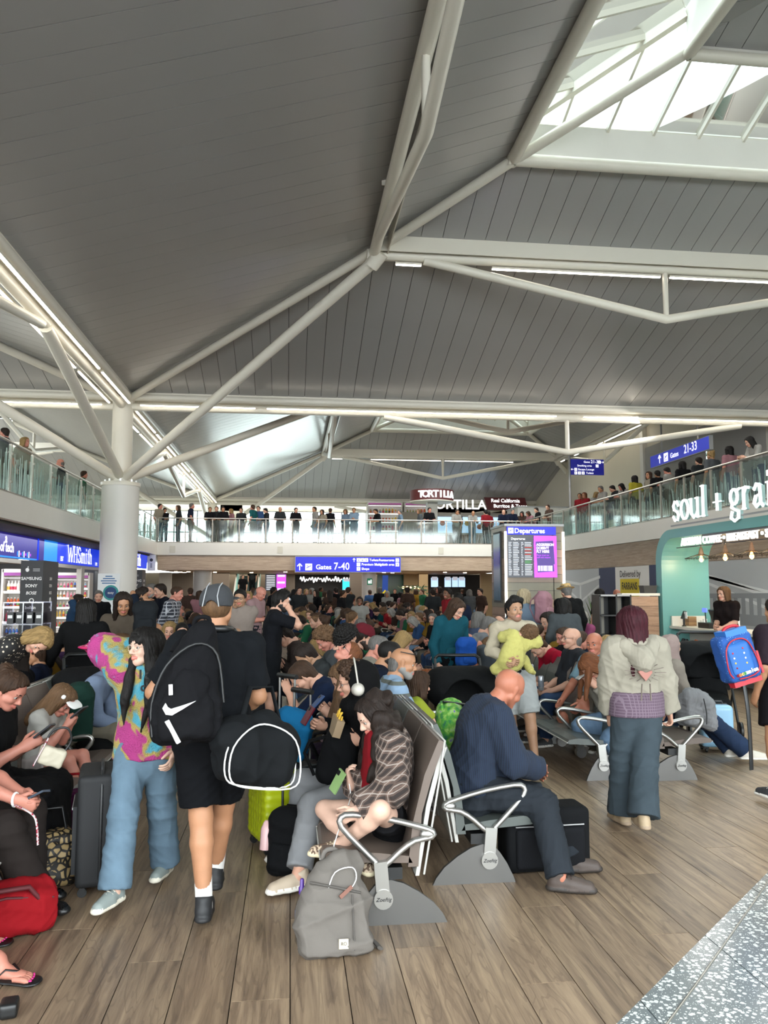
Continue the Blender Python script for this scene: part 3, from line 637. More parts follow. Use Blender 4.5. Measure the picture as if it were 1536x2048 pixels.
def bay(cx, cy, main=(), rings=True, detail=True):
    def pt(side, u, a, z):                                          # side 0 far(+y) 1 left(-x) 2 near(-y) 3 right(+x); u along the side, a inwards
        x, y = (u-HB, HB-a); R = [(x, y), (-y, x), (-x, -y), (y, -x)][side]; return Vector((cx+R[0], cy+R[1], z))
    st = MB(); bk = MB(); mb_ = MB()
    for side in range(4):
        for ti, (t0, t1) in enumerate(((0, 1), (1, 2), (3, 4))):
            (a0, z0), (a1, z1) = RING[t0], RING[t1]; zz = lambda a: z0+(z1-z0)*(a-a0)/(a1-a0); w = .45
            if ti == 2 and not main: continue
            bk.add([pt(side, a0, a0, z0+.09), pt(side, 2*HB-a0, a0, z0+.09), pt(side, 2*HB-a1, a1, z1+.09), pt(side, a1, a1, z1+.09)], [(0, 1, 2, 3)]); mb_.add([pt(side, a0, a0, z0+.16), pt(side, 2*HB-a0, a0, z0+.16), pt(side, 2*HB-a1, a1, z1+.16), pt(side, a1, a1, z1+.16)], [(0, 1, 2, 3)])
            n = int(2*HB/w)
            for q in range(n+1):
                u0, u1 = max(q*w, a0)+.006, min((q+1)*w, 2*HB-a0)-.006
                if u1-u0 < .03: continue
                top = lambda u: min(a1, u, 2*HB-u); us = [u1]+[v for v in (2*HB-a1, a1) if u0 < v < u1]+[u0]
                P = [pt(side, u0, a0, z0), pt(side, u1, a0, z0)]+[pt(side, u, top(u), zz(top(u))) for u in us]
                if (side, ti) in main:
                    b = MB(); c0 = P[0]; b.prism([p-c0 for p in P], (0, 0, .045)); b.obj('ceiling_panel', PANEL, ceiling, loc=c0)
                else: st.prism(P, (0, 0, .045))
    o = st.obj('ceiling_panels_far', PANEL, ceiling); o['kind'] = 'stuff'; bk.obj('roof_deck', BACK, ceiling); mb_.obj('roof_membrane', WHITE, ceiling)
    tb = lambda pts, r, n=10: MB().tube(pts, r, n).obj('roof_tube', TUBE, ceiling)
    Rz = dict(RING); corner = lambda side, a, dz: pt(side, a, a, Rz.get(a, 0)+dz)
    for s in range(4):
        tb([pt(s, .15, .15, 6.85), pt(s, 6.355, 6.355, 8.73), pt(s, 8.575, 8.575, 9.53)]+([pt(s, 10.81, 10.81, 10.25)] if rings else []), .1)
        if not detail and s in (2,): continue
        a = 6.355; tb([pt(s, a, a, 8.98), pt(s, 2*HB-a, a, 8.98)], .1); tb([pt(s, a-.25, a-.1, 8.62), pt(s, 2*HB-a+.25, a-.1, 8.62)], .115)
        MB().bar(pt(s, a, a+.17, 8.82), pt(s, 2*HB-a, a+.17, 8.82), .02, .44).obj('beam_web', TUBE, ceiling)
        m_ = pt(s, HB, a-.1, 7.5); tb([pt(s, a+.95, a-.1, 8.55), m_, pt(s, 2*HB-a-.95, a-.1, 8.55)], .095); tb([m_, pt(s, HB, a-.1, 8.6)], .06, 8)
        for ws in (a+2.6, 2*HB-a-2.6): MB().bar(pt(s, ws, a-.2, 8.7), pt(s, ws, a-.2, 8.98), .012, .1).obj('bracket_plate', TUBE, ceiling)
        for (u0, u1) in ((a+.35, a+.9), (a+2.4, HB-.1), (HB+.1, 2*HB-a-2.4)):
            if rings and s != 1: LEDS.append((pt(s, u0, a-.1, 8.43), pt(s, u1, a-.1, 8.43), 'under the '+('far', '', 'near', 'outer')[s]+' ring beam of the '+('front' if cy < VY else 'back')+' rooflight'))
        if rings:
            a = 8.575; tb([pt(s, a-.1, a, 9.55), pt(s, 2*HB-a+.1, a, 9.55)], .12); tb([pt(s, 10.81, 10.81, 10.2), pt(s, 2*HB-10.81, 10.81, 10.2)], .1)
            MB().bar(pt(s, a, a+.06, 9.9), pt(s, 2*HB-a, a+.06, 9.9), .03, .62).obj('curb_panel', WHITE, ceiling)
            gz0, gz1 = 10.22, 11.0
            MB().prism([pt(s, a, a, gz0), pt(s, 2*HB-a, a, gz0), pt(s, 2*HB-10.81, 10.81, gz1), pt(s, 10.81, 10.81, gz1)], (0, 0, .015)).obj('roof_glazing', GLASS, ceiling)
            MB().bar(pt(s, a, a, gz0-.1), pt(s, 10.81, 10.81, gz1-.1), .12, .18).obj('hip_rafter', TUBE, ceiling); MB().bar(pt(s, a, a, gz0), pt(s, 2*HB-a, a, gz0), .1, .1).obj('glazing_bar', TUBE, ceiling)
            MB().bar(pt(s, 10.81, 10.81, 10.65), pt(s, 2*HB-10.81, 10.81, 10.65), .03, .8).obj('crown_panel', WHITE, ceiling)
            for q in range(1, 9):
                u = a+q*(2*HB-2*a)/9; aa = min(10.81, u, 2*HB-u); f_ = (aa-a)/(10.81-a); MB().bar(pt(s, u, a, gz0-.05), pt(s, u, aa, gz0-.05+(gz1-gz0)*f_), .05, .1).obj('glazing_bar', TUBE, ceiling)
bay(VX+HB, VY-HB, main={(0, 0), (0, 1), (1, 0), (1, 1)})
bay(VX+HB, VY+HB, main={(0, 0)})
bay(VX-HB, VY-HB, rings=False); bay(VX-HB, VY+HB, rings=False)
bay(VX+3*HB, VY+HB, rings=False); bay(VX+3*HB, VY-HB, rings=False)
def valley(p, q, d='', chords=True, leds=True):
    p, q = Vector(p), Vector(q); ax_ = (q-p).normalized(); sd = Vector((ax_.y, -ax_.x, 0)); L = (q-p).length
    for s in (-1, 1): MB().tube([p+sd*s*.2+Vector((0, 0, 6.9)), q+sd*s*.2+Vector((0, 0, 6.9))], .1, 10).obj('roof_tube', TUBE, ceiling)
    MB().bar(p+Vector((0, 0, 7.0)), q+Vector((0, 0, 7.0)), .5, .1).obj('gutter', TUBE, ceiling)
    MB().tube([p+Vector((0, 0, 6.68)), q+Vector((0, 0, 6.68))], .11, 10).obj('roof_tube', TUBE, ceiling)
    mid = (p+q)/2
    if chords: MB().tube([p+ax_*7.2+Vector((0, 0, 6.58)), mid+Vector((0, 0, 5.66)), q-ax_*7.2+Vector((0, 0, 6.58))], .095, 10).obj('roof_tube', TUBE, ceiling); MB().tube([mid+Vector((0, 0, 5.7)), mid+Vector((0, 0, 6.65))], .065, 8).obj('roof_tube', TUBE, ceiling)
    if leds:
        for s in (-.26, .26):
            for u0, u1 in ((.5, 3.6), (3.9, L/2-.4), (L/2+.4, L-3.9), (L-3.6, L-.5)): LEDS.append((p+ax_*u0+sd*s+Vector((0, 0, 6.66)), p+ax_*u1+sd*s+Vector((0, 0, 6.66)), d+(' hall edge' if s > 0 else ' outer edge')))
Y0, Y2, X2, X0 = VY-2*HB, VY+2*HB, VX+2*HB, VX-2*HB
valley((VX, Y0, 0), (VX, VY, 0), 'under the beam from big column towards camera'); valley((VX, VY, 0), (VX, Y2, 0), 'under the beam from big column to far end'); valley((VX, VY, 0), (X2, VY, 0), 'under the cross beam spanning the hall'); valley((X0, VY, 0), (VX, VY, 0), 'under the cross beam left of the big column')
valley((VX, Y2, 0), (X2, Y2, 0), leds=False); valley((X2, VY, 0), (X2, Y2, 0), 'under the beam along the cream wall side'); valley((X0, Y2, 0), (VX, Y2, 0), leds=False)
lm = {}; seen = {}; NTH = 'first second third fourth fifth sixth seventh eighth ninth tenth'.split()
def inview(p, mgn=60):
    v = np.array(p)-CC; w = v @ CF
    if w < .3: return False
    return -mgn < 768+FPX*(v @ CR)/w < 1536+mgn and -mgn < 1024-FPX*(v @ CU)/w < 2048+mgn
for p, q, ds in LEDS:
    mid = (p+q)/2; L = round((q-p).length, 2); ya = abs((q-p).normalized().y) > .5
    if not any(inview(p+(q-p)*f_/6) for f_ in range(7)): continue
    if (L, ya) not in lm:
        b = MB(); b.box((0, 0, .03), (.06, L, .04) if ya else (L, .06, .04), 0); hs = b.mesh('housing', TUBE); b = MB(); b.box((0, 0, 0), (.05, L-.02, .02) if ya else (L-.02, .05, .02)); lm[(L, ya)] = (hs, b.mesh('diffuser', LED))
    n_ = seen[ds] = seen.get(ds, -1)+1
    r = thing('strip_light', '%s strip light %s' % (NTH[n_], ds), 'light', mid, 0, 'strip lights under the roof beams')
    link('housing', lm[(L, ya)][0], r); link('diffuser', lm[(L, ya)][1], r)
def column(x, y, label=None, struts=True, full=True):
    c = struct(link('column', None, None, (x, y, 0)))
    MB().lathe([(.49, 0), (.49, 4.48)], n=32).obj('column_casing', WHITE, c); MB().lathe([(.52, 4.46), (.52, 4.56), (.3, 4.57)], n=32).obj('casing_rim', TUBE, c)
    MB().lathe([(.27, 4.5), (.27, 6.9), (.36, 6.95)], n=24).obj('column_shaft', TUBE, c)
    for q in range(8): a = q*PI/4+.2; MB().box((.4*math.cos(a), .4*math.sin(a), 4.6), (.05, .05, .08)).obj('bolt', STEEL, c)
    if struts:
        for sx in (-1, 1):
            for sy in (-1, 1): MB().tube([(sx*.15, sy*.15, 4.72), (sx*6.3, sy*6.3, 8.5)], .125, 10).obj('strut', TUBE, c); MB().tube([(sx*6.2, sy*6.2, 8.4), (sx*6.4, sy*6.4, 8.62)], .16, 10).obj('node_cap', TUBE, c)
        for sy in (-1, 1): MB().tube([(0, sy*.2, 4.75), (0, sy*6.95, 6.6)], .125, 10).obj('strut', TUBE, c)
    return c
column(VX, VY); column(VX, Y2); column(X2, VY); column(X2, Y2)
b = MB(); b.lathe([(.07, 0), (.07, -.03), (.045, -.06), (.02, -.075)], n=14); sm_ = thing('smoke_detector', 'small white smoke detector on the grey ceiling slope', 'detector', (0, 0, 0))
p = aty(686, 450, 17.5); dd = p-CC; tt = 1.0
for _ in range(400):                                                # slide along the sight line up to the left-hand slope
    p = CC+dd*tt; a_ = p[0]-VX; z_ = 6.95+(8.86-6.95)*a_/6.355
    if p[2] > z_-.01: break
    tt += .002
sm_.location = (p[0], p[1], z_); b.obj('detector_body', WHITE, sm_); b = MB(); b.lathe([(.05, 0), (.05, -.02), (.03, -.025)], (.05, -.25, -.08), n=12); b.obj('indicator', WHITE, sm_)
# ---- galleries: side slabs, the bridge, soffits, walls
def slab(name, x0, x1, y0, y1, z0, z1, m): b = MB(); b.box(((x0+x1)/2, (y0+y1)/2, (z0+z1)/2), (x1-x0, y1-y0, z1-z0)); return struct(b.obj(name, m))
BX0, BX1, BY = -5.88, 10.77, 36.0; GZ0, GZ = 3.17, 3.72
slab('gallery_floor_left', -20.2, BX0, 4, BY, GZ0, GZ, WHITE); slab('gallery_floor_right', BX1, 16.2, 0, BY, GZ0, GZ, WHITE); slab('gallery_floor_bridge', -20.2, 16.2, BY, 48.2, GZ0, GZ, WHITE)
br = slab('trim_bridge', BX0+.02, BX1, BY+.06, 48.1, 2.5, GZ0-.01, WOODF); slab('trim_gallery_right', BX1+.05, 14.9, 12, BY+.05, 2.42, GZ0-.01, WOODF)
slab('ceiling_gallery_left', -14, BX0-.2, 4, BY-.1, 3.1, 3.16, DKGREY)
slab('wall_left', -20.4, -20.2, -3, 52, 0, 9, CREAM); slab('wall_right', 15, 15.2, 13, 48, GZ, 9.4, CREAM); slab('wall_right_low', 16.2, 16.4, -3, 52, 0, 9.4, CREAM)
for i, x in enumerate((-5.2, -2.4, 1.2, 4.1, 7.2)):
    p = aty([345, 0, 560, 882, 0][i] or 400, 1098, BY)
    if i in (0, 2, 3): MB().box((p[0], BY-.01, 3.42), (.24, .02, .3)).obj('fascia_panel', M('fascia_cover', 'c9c5b8', .5), br)
# end wall behind the bridge: piers and bright windows above, shops below
ENDY = 48.0; slab('wall_end', -20.2, 16.2, ENDY+.9, ENDY+1.1, 0, 2.6, M('end_wall', '8d8272', .6))
for i, (a, c) in enumerate(((-20.2, -9.6), (-4.2, -2.9), (4.6, 16.2))): slab('wall_end_pier_%d' % (i+1), a, c, ENDY, ENDY+.2, GZ, 7, CREAM)
slab('trim_end', -20.2, 16.2, ENDY, ENDY+.2, 6.3, 9.5, CREAM)
def window(n, x0, x1, z0, z1, y, nx, nz=2, door=False):
    w = struct(link('window_%d' % n, None, None, ((x0+x1)/2, y, z0))); W_, H_ = x1-x0, z1-z0; b = MB()
    for q in range(nx+1): x = -W_/2+W_*q/nx; b.box((x, 0, H_/2), (.06, .1, H_))
    for q in range(nz+1): b.box((0, 0, H_*q/nz), (W_, .1, .06))
    b.obj('window_frame', CHARC, w)
    for q in range(nx):
        for r in range(nz): MB().box((-W_/2+W_*(q+.5)/nx, 0, H_*(r+.5)/nz), (W_/nx-.06, .012, H_/nz-.06)).obj('pane', GLASS, w)
window(1, -9.6, -4.2, GZ, 6.3, ENDY+.1, 4); window(2, -2.9, 4.6, GZ, 6.3, ENDY+.1, 5)
# ---- balustrades
GLZ = bpy.data.materials.new('balustrade_glass'); GLZ.use_nodes = True; t = GLZ.node_tree; t.nodes.remove(t.nodes['Principled BSDF'])
tr = nd(t, 'ShaderNodeBsdfTransparent'); tr.inputs[0].default_value = (.74, .83, .81, 1); gl = nd(t, 'ShaderNodeBsdfGlossy'); gl.inputs['Roughness'].default_value = .06; mx = nd(t, 'ShaderNodeMixShader'); mx.inputs[0].default_value = .12
t.links.new(tr.outputs[0], mx.inputs[1]); t.links.new(gl.outputs[0], mx.inputs[2]); t.links.new(mx.outputs[0], t.nodes['Material Output'].inputs[0])
ETCH = M('etched_lines', 'cfd6d2', .7); POSTM = M('post_metal', '9b948a', .35, metal=.7)
def balustrade(name, label, A, B, n, z=GZ, dirn=1, pitch=9):
    A, B = Vector(A), Vector(B); L = (B-A).length; ang = math.atan2(B.y-A.y, B.x-A.x); r = thing('balustrade', label, 'balustrade', (A.x, A.y, z), ang)
    MB().tube([(0, 0, 1.1), (L, 0, 1.1)], .028, 8).obj('handrail', STEEL, r); MB().box((L/2, 0, .02), (L, .06, .04)).obj('base_rail', POSTM, r); w = L/n; pm_ = gm = None; ems = []
    for i in range(n+1):
        if pm_ is None: b = MB(); b.box((0, 0, .53), (.045, .06, 1.06)); b.box((0, -.03, .25), (.07, .05, .05)); b.box((0, -.03, .85), (.07, .05, .05)); pm_ = b.mesh('post', POSTM)
        link('post', pm_, r, (min(i*w, L), 0, 0))
    for k_ in range(3):
        b = MB(); rr = random.Random(k_+5); m_ = int(w*pitch)
        for q in range(m_):
            x = -w/2+.06+(w-.12)*(q+rr.random()*.6)/m_; tl = rr.uniform(-.12, .12); h0 = rr.uniform(.55, .95); x2 = max(-w/2+.05, min(w/2-.05, x+tl)); b.bar((x, 0, .06), (x2, 0, h0), .006+.014*rr.random(), .004)
        ems.append(b.mesh('etched_pattern', ETCH))
    b = MB(); b.box((0, 0, .54), (w-.08, .012, .96)); gm = b.mesh('glass_panel', GLZ)
    for i in range(n):
        g_ = link('glass_panel', gm, r, ((i+.5)*w, 0, 0)); e = link('etched_pattern', ems[i % 3], g_, (0, -.012*dirn, 0)); e['kind'] = 'stuff'
    return r
balustrade('b', 'long glass balustrade with etched lines along the gallery over the blue shop signs', (BX0-.05, 6, 0), (BX0-.05, BY-.02, 0), 21, dirn=-1, pitch=15)
balustrade('b', 'glass balustrade with steel handrail across the front of the far bridge', (BX0+.02, BY+.05, 0), (BX1-.02, BY+.05, 0), 14, pitch=6)
balustrade('b', 'glass balustrade along the gallery above the coffee kiosk and printed hoarding', (BX1+.05, 8, 0), (BX1+.05, BY-.02, 0), 20, dirn=1, pitch=15)
# ================================================================== shops, signs, kiosk
SIGNB = M('sign_blue', '1c22c4', .4, emit='1a20d0', es=.35); TXW = M('sign_white', 'f4f4f2', .5, emit='ffffff', es=.9); WHB = M('shop_blue', '1236cc', .4, emit='0d36d8', es=.6); CYAN = M('shop_cyan', '1e86e8', .4, emit='1c86ee', es=.6); VIOL = M('shop_violet', '2c2486', .4, emit='2a2290', es=.35)
TXP = M('print_white', 'e8e8e6', .6); SCRB = M('screen_dark', '10131f', .25, emit='0c1230', es=.3); MAG = M('screen_magenta', 'b03ae0', .3, emit='b436ee', es=.9); PURP = M('screen_purple', '35106e', .3, emit='300a70', es=.7)
NAVY = M('navy_panel', '3a4260', .6); GREYM = M('grey_metal', '9a9a9a', .4, metal=.3)
RL, RR, RF_ = (PI/2, 0, PI/2), (PI/2, 0, -PI/2), (PI/2, 0, 0)      # text facing +x, -x, -y
def arrow(b, c, s, ax, m=0, n=(0, -1, 0)):                          # an arrow pointing along ax in the plane facing n
    c, a = Vector(c), Vector(ax).normalized(); n = Vector(n); r = a.cross(n); b.bar(c-a*s*.5, c+a*s*.45, s*.13, .004, m, n)
    for q in (-1, 1): b.bar(c+a*s*.5, c+a*s*.1+r*q*s*.35, s*.13, .004, m, n)
def picto(parent, x, z, s, kind='plane', y=-.012, dark=SIGNB):
    b = MB(); b.box((x, y, z), (s, .006, s)); o = b.obj('pictogram', TXW, parent); b = MB(); yy = y-.005
    if kind == 'plane': b.bar((x-s*.34, yy, z-s*.16), (x+s*.36, yy, z+s*.2), s*.12, .003, up=(0, 1, 0)); b.bar((x-s*.05, yy, z+s*.02), (x-s*.25, yy, z+s*.25), s*.1, .003, up=(0, 1, 0)); b.bar((x-s*.36, yy, z-s*.3), (x+s*.3, yy, z-s*.3), s*.07, .003, up=(0, 1, 0))
    elif kind == 'man': b.box((x, yy, z-s*.08), (s*.22, .003, s*.5)); b.box((x, yy, z+s*.28), (s*.16, .003, s*.14))
    else: b.box((x, yy, z), (s*.45, .003, s*.16)); b.box((x, yy, z-s*.22), (s*.3, .003, s*.1))
    b.obj('symbol', dark, o)
def board(name, label, cat, c, w, h, d, m, rz=0):                   # a sign board facing local -y
    r = thing(name, label, cat, c, rz); MB().box((0, d/2, 0), (w, d, h), 0).obj('board', m, r); b = MB()
    for z in (-h/2, h/2): b.box((0, d/2, z), (w+.03, d+.02, .025))
    for x in (-w/2, w/2): b.box((x, d/2, 0), (.025, d+.02, h))
    b.obj('frame', GREYM, r); return r
# ---- overhead gate sign on the bridge
w = 4.8; s = board('gate_sign', 'wide blue overhead sign reading Gates 7-40 under the far bridge', 'sign', (2.62, BY-.12, 2.77), w, .7, .1, SIGNB); X = lambda px: (px-590)/213*w-w/2
b = MB(); arrow(b, (X(599), -.014, -.12), .3, (0, 0, 1)); b.obj('arrow', TXW, s); picto(s, X(617), -.12, .3); text('lettering', 'Gates', (X(631), -.01, -.13), RF_, .3, TXW, s, bold=.004, align='LEFT'); text('lettering', '7-40', (X(667), -.01, -.1), RF_, .46, TXW, s, bold=.002, align='LEFT', sx=.86)
b = MB(); arrow(b, (X(708), -.014, .2), .16, (0, 0, 1)); b.obj('arrow', TXW, s)
for px, z, kd in ((717, .2, 'man'), (725, .2, 'man'), (733, .2, 'man'), (717, .0, 'x'), (717, -.2, 'x'), (796, .2, 'x'), (796, 0, 'man')): picto(s, X(px), z, .16, kd)
for px, z, tx in ((739, .2, 'Toilets'), (723, 0, 'Premium lounge'), (723, -.2, 'Shops')): text('lettering', tx, (X(px), -.01, z), RF_, .15, TXW, s, bold=.001, align='LEFT')
for px, z, tx in ((790, .2, 'Restaurants'), (790, 0, 'Multi-faith area')): text('lettering', tx, (X(px), -.01, z), RF_, .15, TXW, s, bold=.001, align='RIGHT')
# ---- gallery signs
c = atx(1359, 905, 12.5); s = board('gate_sign', 'long blue sign reading Gates 21-33 above the gallery crowd', 'sign', (12.5, 24.15, c[2]), 3.95, .42, .1, M('sign_blue_soft', '3a44c8', .4, emit='3040d0', es=.25), -PI/2)
b = MB(); arrow(b, (-1.25, -.014, 0), .28, (0, 0, 1)); b.obj('arrow', TXW, s); picto(s, -.8, 0, .28); text('lettering', 'Gates', (-.5, -.01, -.02), RF_, .24, TXW, s, align='LEFT'); text('lettering', '21-33', (.42, -.01, .03), RF_, .4, TXW, s, align='LEFT', sx=.9)
for x in (-1.2, 1.2): MB().box((x, .05, 1.6), (.05, .05, 2.8)).obj('hanger', GREYM, s)
e = board('exit_sign', 'small green emergency exit sign hanging beside the long gallery sign', 'sign', tuple(atx(1414, 912, 12.6)), .12, .42, .04, M('exit_green', '0e6e4a', .5, emit='0e7a50', es=.3), -PI/2); b = MB(); arrow(b, (0, -.012, .1), .1, (0, 0, 1)); b.box((0, -.012, -.08), (.05, .004, .14)); b.obj('symbol', TXW, e)
p0_ = (10.9, 29.8, GZ); r = thing('sign_post', 'tall grey post with a dark blue sign for gates, smoking area and lounge', 'sign', p0_)
MB().tube([(0, 0, 0), (0, 0, 3.2)], .045, 8).obj('post', GREYM, r); SD = M('sign_navy', '20228c', .45, emit='1a1e90', es=.25); x0 = .0; MB().box((.72, 0, 2.75), (1.36, .08, .62)).obj('board', SD, r)
for x, z, tx, sz, al in ((.95, 2.95, 'Gates', .11, 'RIGHT'), (.98, 2.96, '21-33', .17, 'LEFT'), (1.02, 2.8, 'Smoking area', .11, 'RIGHT'), (.34, 2.65, 'Escape Lounge', .11, 'LEFT'), (.66, 2.51, 'Toilets', .11, 'LEFT')): text('lettering', tx, (x-.12 if x > .9 else x, -.046, z), RF_, sz, TXW, r, align=al)
for x, z, kd in ((1.22, 2.95, 'plane'), (1.12, 2.8, 'x'), (.24, 2.65, 'x'), (.24, 2.51, 'man'), (.39, 2.51, 'man'), (.54, 2.51, 'man')): picto(r, x, z, .11, kd, y=-.048, dark=SD)
b = MB(); arrow(b, (1.34, -.05, 2.95), .1, (1, 0, 0)); arrow(b, (.1, -.05, 2.65), .1, (-1, 0, 0)); b.obj('arrow', TXW, r)
# ---- departures pillar with timber-look cladding
px0, px1, py, pz = 4.71, 6.03, 17.0, 3.12; r = thing('departures_pillar', 'free-standing tiled pillar carrying the departures board and a magenta notice screen', 'information pillar', ((px0+px1)/2, py, 0)); w = px1-px0; dp = 1.2
MB().box((0, dp/2, pz/2), (w-.06, dp-.06, pz-.04)).obj('core', CHARC, r); TL = [M('clad_%d' % i, c, .35, var=.1, vscale=3) for i, c in enumerate(('8b7462', '7a6a58', '6f6a58', '937a68'))]; tm = {}
for face in range(2):
    for k_ in range(17):
        z = .02+k_*.183; segs = ((-w/2, -w/2+w*.82), (-w/2+w*.83, w/2)) if face == 0 else ((0, dp),)
        for a, c in segs:
            key = (face, round(c-a, 3)); ct = (c-a)/2
            if key not in tm: b = MB(); b.box((0, 0, 0), (c-a-.006, .03, .175) if face == 0 else (.03, c-a-.006, .175)); tm[key] = b.mesh('tile', TL[0])
            o = link('tile', tm[key], r, ((a+c)/2, .012, z+.09) if face == 0 else (-w/2+.012, (a+c)/2, z+.09)); put_slot(o, 0, TL[(k_*7+face*3+k_//3) % 4])
MB().box((0, dp/2, pz-.0), (w+.04, dp+.04, .05)).obj('top_cap', GREYM, r)
for x in (-w/2+.0, w/2): MB().box((x, -.02, pz/2-.05), (.045, .04, pz-.2)).obj('edge_light', M('edge_led', 'ffffff', .5, emit='fff4e0', es=4.), r)
X = lambda px: (px-1010)/115*w-w/2
h_ = thing('departures_board', 'blue Departures header over a black flight list screen on the tiled pillar', 'screen', ((px0+px1)/2, py-.035, 0)); MB().box((X(1061), 0, 2.99), (1.12, .03, .18)).obj('header', SIGNB, h_)
picto(h_, X(1020), 2.99, .12, y=-.02); text('lettering', 'Departures', (X(1027), -.018, 2.985), RF_, .15, TXW, h_, align='LEFT', bold=.002); MB().box((X(1039), 0, 2.42), (.6, .03, .92)).obj('screen', SCRB, h_); text('lettering', 'Departures', (X(1020), -.018, 2.81), RF_, .07, TXW, h_, align='LEFT')
rr = random.Random(3); bb = [MB() for _ in range(3)]
for i in range(20):
    z = 2.73-i*.0375
    for j, (a, c) in enumerate(((1015, 1022), (1024, 1036), (1040, 1045), (1047, 1062))):
        e_ = c-rr.random()*3; bb[0 if j != 3 else (1 if i in (3, 5, 7) else 2 if i in (11, 12) else 0)].box(((X(a)+X(e_))/2, -.017, z), (X(e_)-X(a), .002, .016))
for q, c in enumerate(('c8ccd8', 'c03a30', '4a9a50')):
    bb[q].obj('flight_rows', M('rows_%d' % q, c, .5, emit=c, es=.5), h_)['kind'] = 'stuff'
n_ = thing('notice_screen', 'magenta screen reading Aggression doesn\'t fly here beside the flight list', 'screen', ((px0+px1)/2, py-.035, 0)); MB().box((X(1087.5), 0, 2.42), (.53, .03, .92)).obj('screen', MAG, n_)
Rm = Matrix.Rotation(-.06, 3, 'Y'); MB().box((X(1087.5), -.018, 2.5), (.4, .006, .52), 0, Rm).obj('ticket', PURP, n_); MB().box((X(1088), -.018, 2.16), (.38, .006, .16), 0, Rm).obj('ticket_stub', PURP, n_)
for i, (tx, sz) in enumerate((('AGGRESSION', .078), ("DOESN'T", .082), ('FLY HERE', .082))): text('lettering', tx, (X(1070), -.024, 2.68-i*.075), RF_, sz, M('notice_text', 'e8dcff', .5, emit='e8d8ff', es=.8), n_, align='LEFT', bold=.003, sx=.85)
for i, tx in enumerate(('Please treat our', 'staff with respect.')): text('lettering', tx, (X(1070), -.024, 2.45-i*.05), RF_, .045, MAG, n_, align='LEFT')
b = MB(); x = X(1073)
while x < X(1102): ww = rr.choice((.008, .014, .02)); b.box((x, -.024, 2.16), (ww, .004, .12)); x += ww+.01
b.obj('barcode', MATS['notice_text'], n_)
v = thing('side_screen', 'tall narrow blue-grey screen on the side of the tiled pillar', 'screen', (px0-.02, py+dp*.5, 0)); MB().box((0, 0, 2.2), (.03, .62, 1.6)).obj('bezel', CHARC, v)
def scrp(t, o): z = sepxyz(t, o)[2]; r_ = ramp(t, [(.2, '4a6a80'), (.45, '8090a0'), (.55, '2030a0'), (.7, '3840b0'), (.8, '7a8aa0')]); mr = nd(t, 'ShaderNodeMapRange'); mr.inputs[1].default_value = 1.4; mr.inputs[2].default_value = 3.; t.links.new(z, mr.inputs[0]); t.links.new(mr.outputs[0], r_.inputs[0]); return r_.outputs[0]
MB().box((-.018, 0, 2.2), (.01, .54, 1.5)).obj('display', pat('side_display', scrp, .2), v)
# ---- newsagent on the left: fascia panels, shelves, totem
SX = -7.0
def fascia(label, y0, y1, m): r = thing('fascia_sign', label, 'sign', (SX, (y0+y1)/2, 2.81)); MB().box((-.06, 0, 0), (.12, y1-y0-.04, .66)).obj('panel', m, r); return r
f1 = fascia('violet lit shop fascia panel ending in the word tech', 14, 23.0, VIOL); MB().box((.006, 0, -.31), (.01, 8.9, .04)).obj('edge_strip', CYAN, f1)
text('lettering', 'a', (.01, 20.5-18.5, .14), RL, .34, TXW, f1, bold=.006); text('lettering', 'of tech', (.01, 20.6-18.5, -.08), RL, .34, TXW, f1, bold=.006)
for q in range(9): MB().box((.008, 22.4-18.5-q*.13, -.2), (.006, .05, .06+.05*((q*5) % 3))).obj('skyline_bar', [MAG, TXW, CYAN][q % 3], f1)
f2 = fascia('bright blue shop fascia with large white serif WHSmith lettering', 23.05, 31.2, WHB); MB().box((.004, -2.9, 0), (.006, 1.3, .66)).obj('colour_block', CYAN, f2); MB().box((.004, -3.75, 0), (.005, .5, .66)).obj('colour_block', VIOL, f2); MB().box((.004, 3.7, 0), (.005, .8, .66)).obj('colour_block', CYAN, f2)
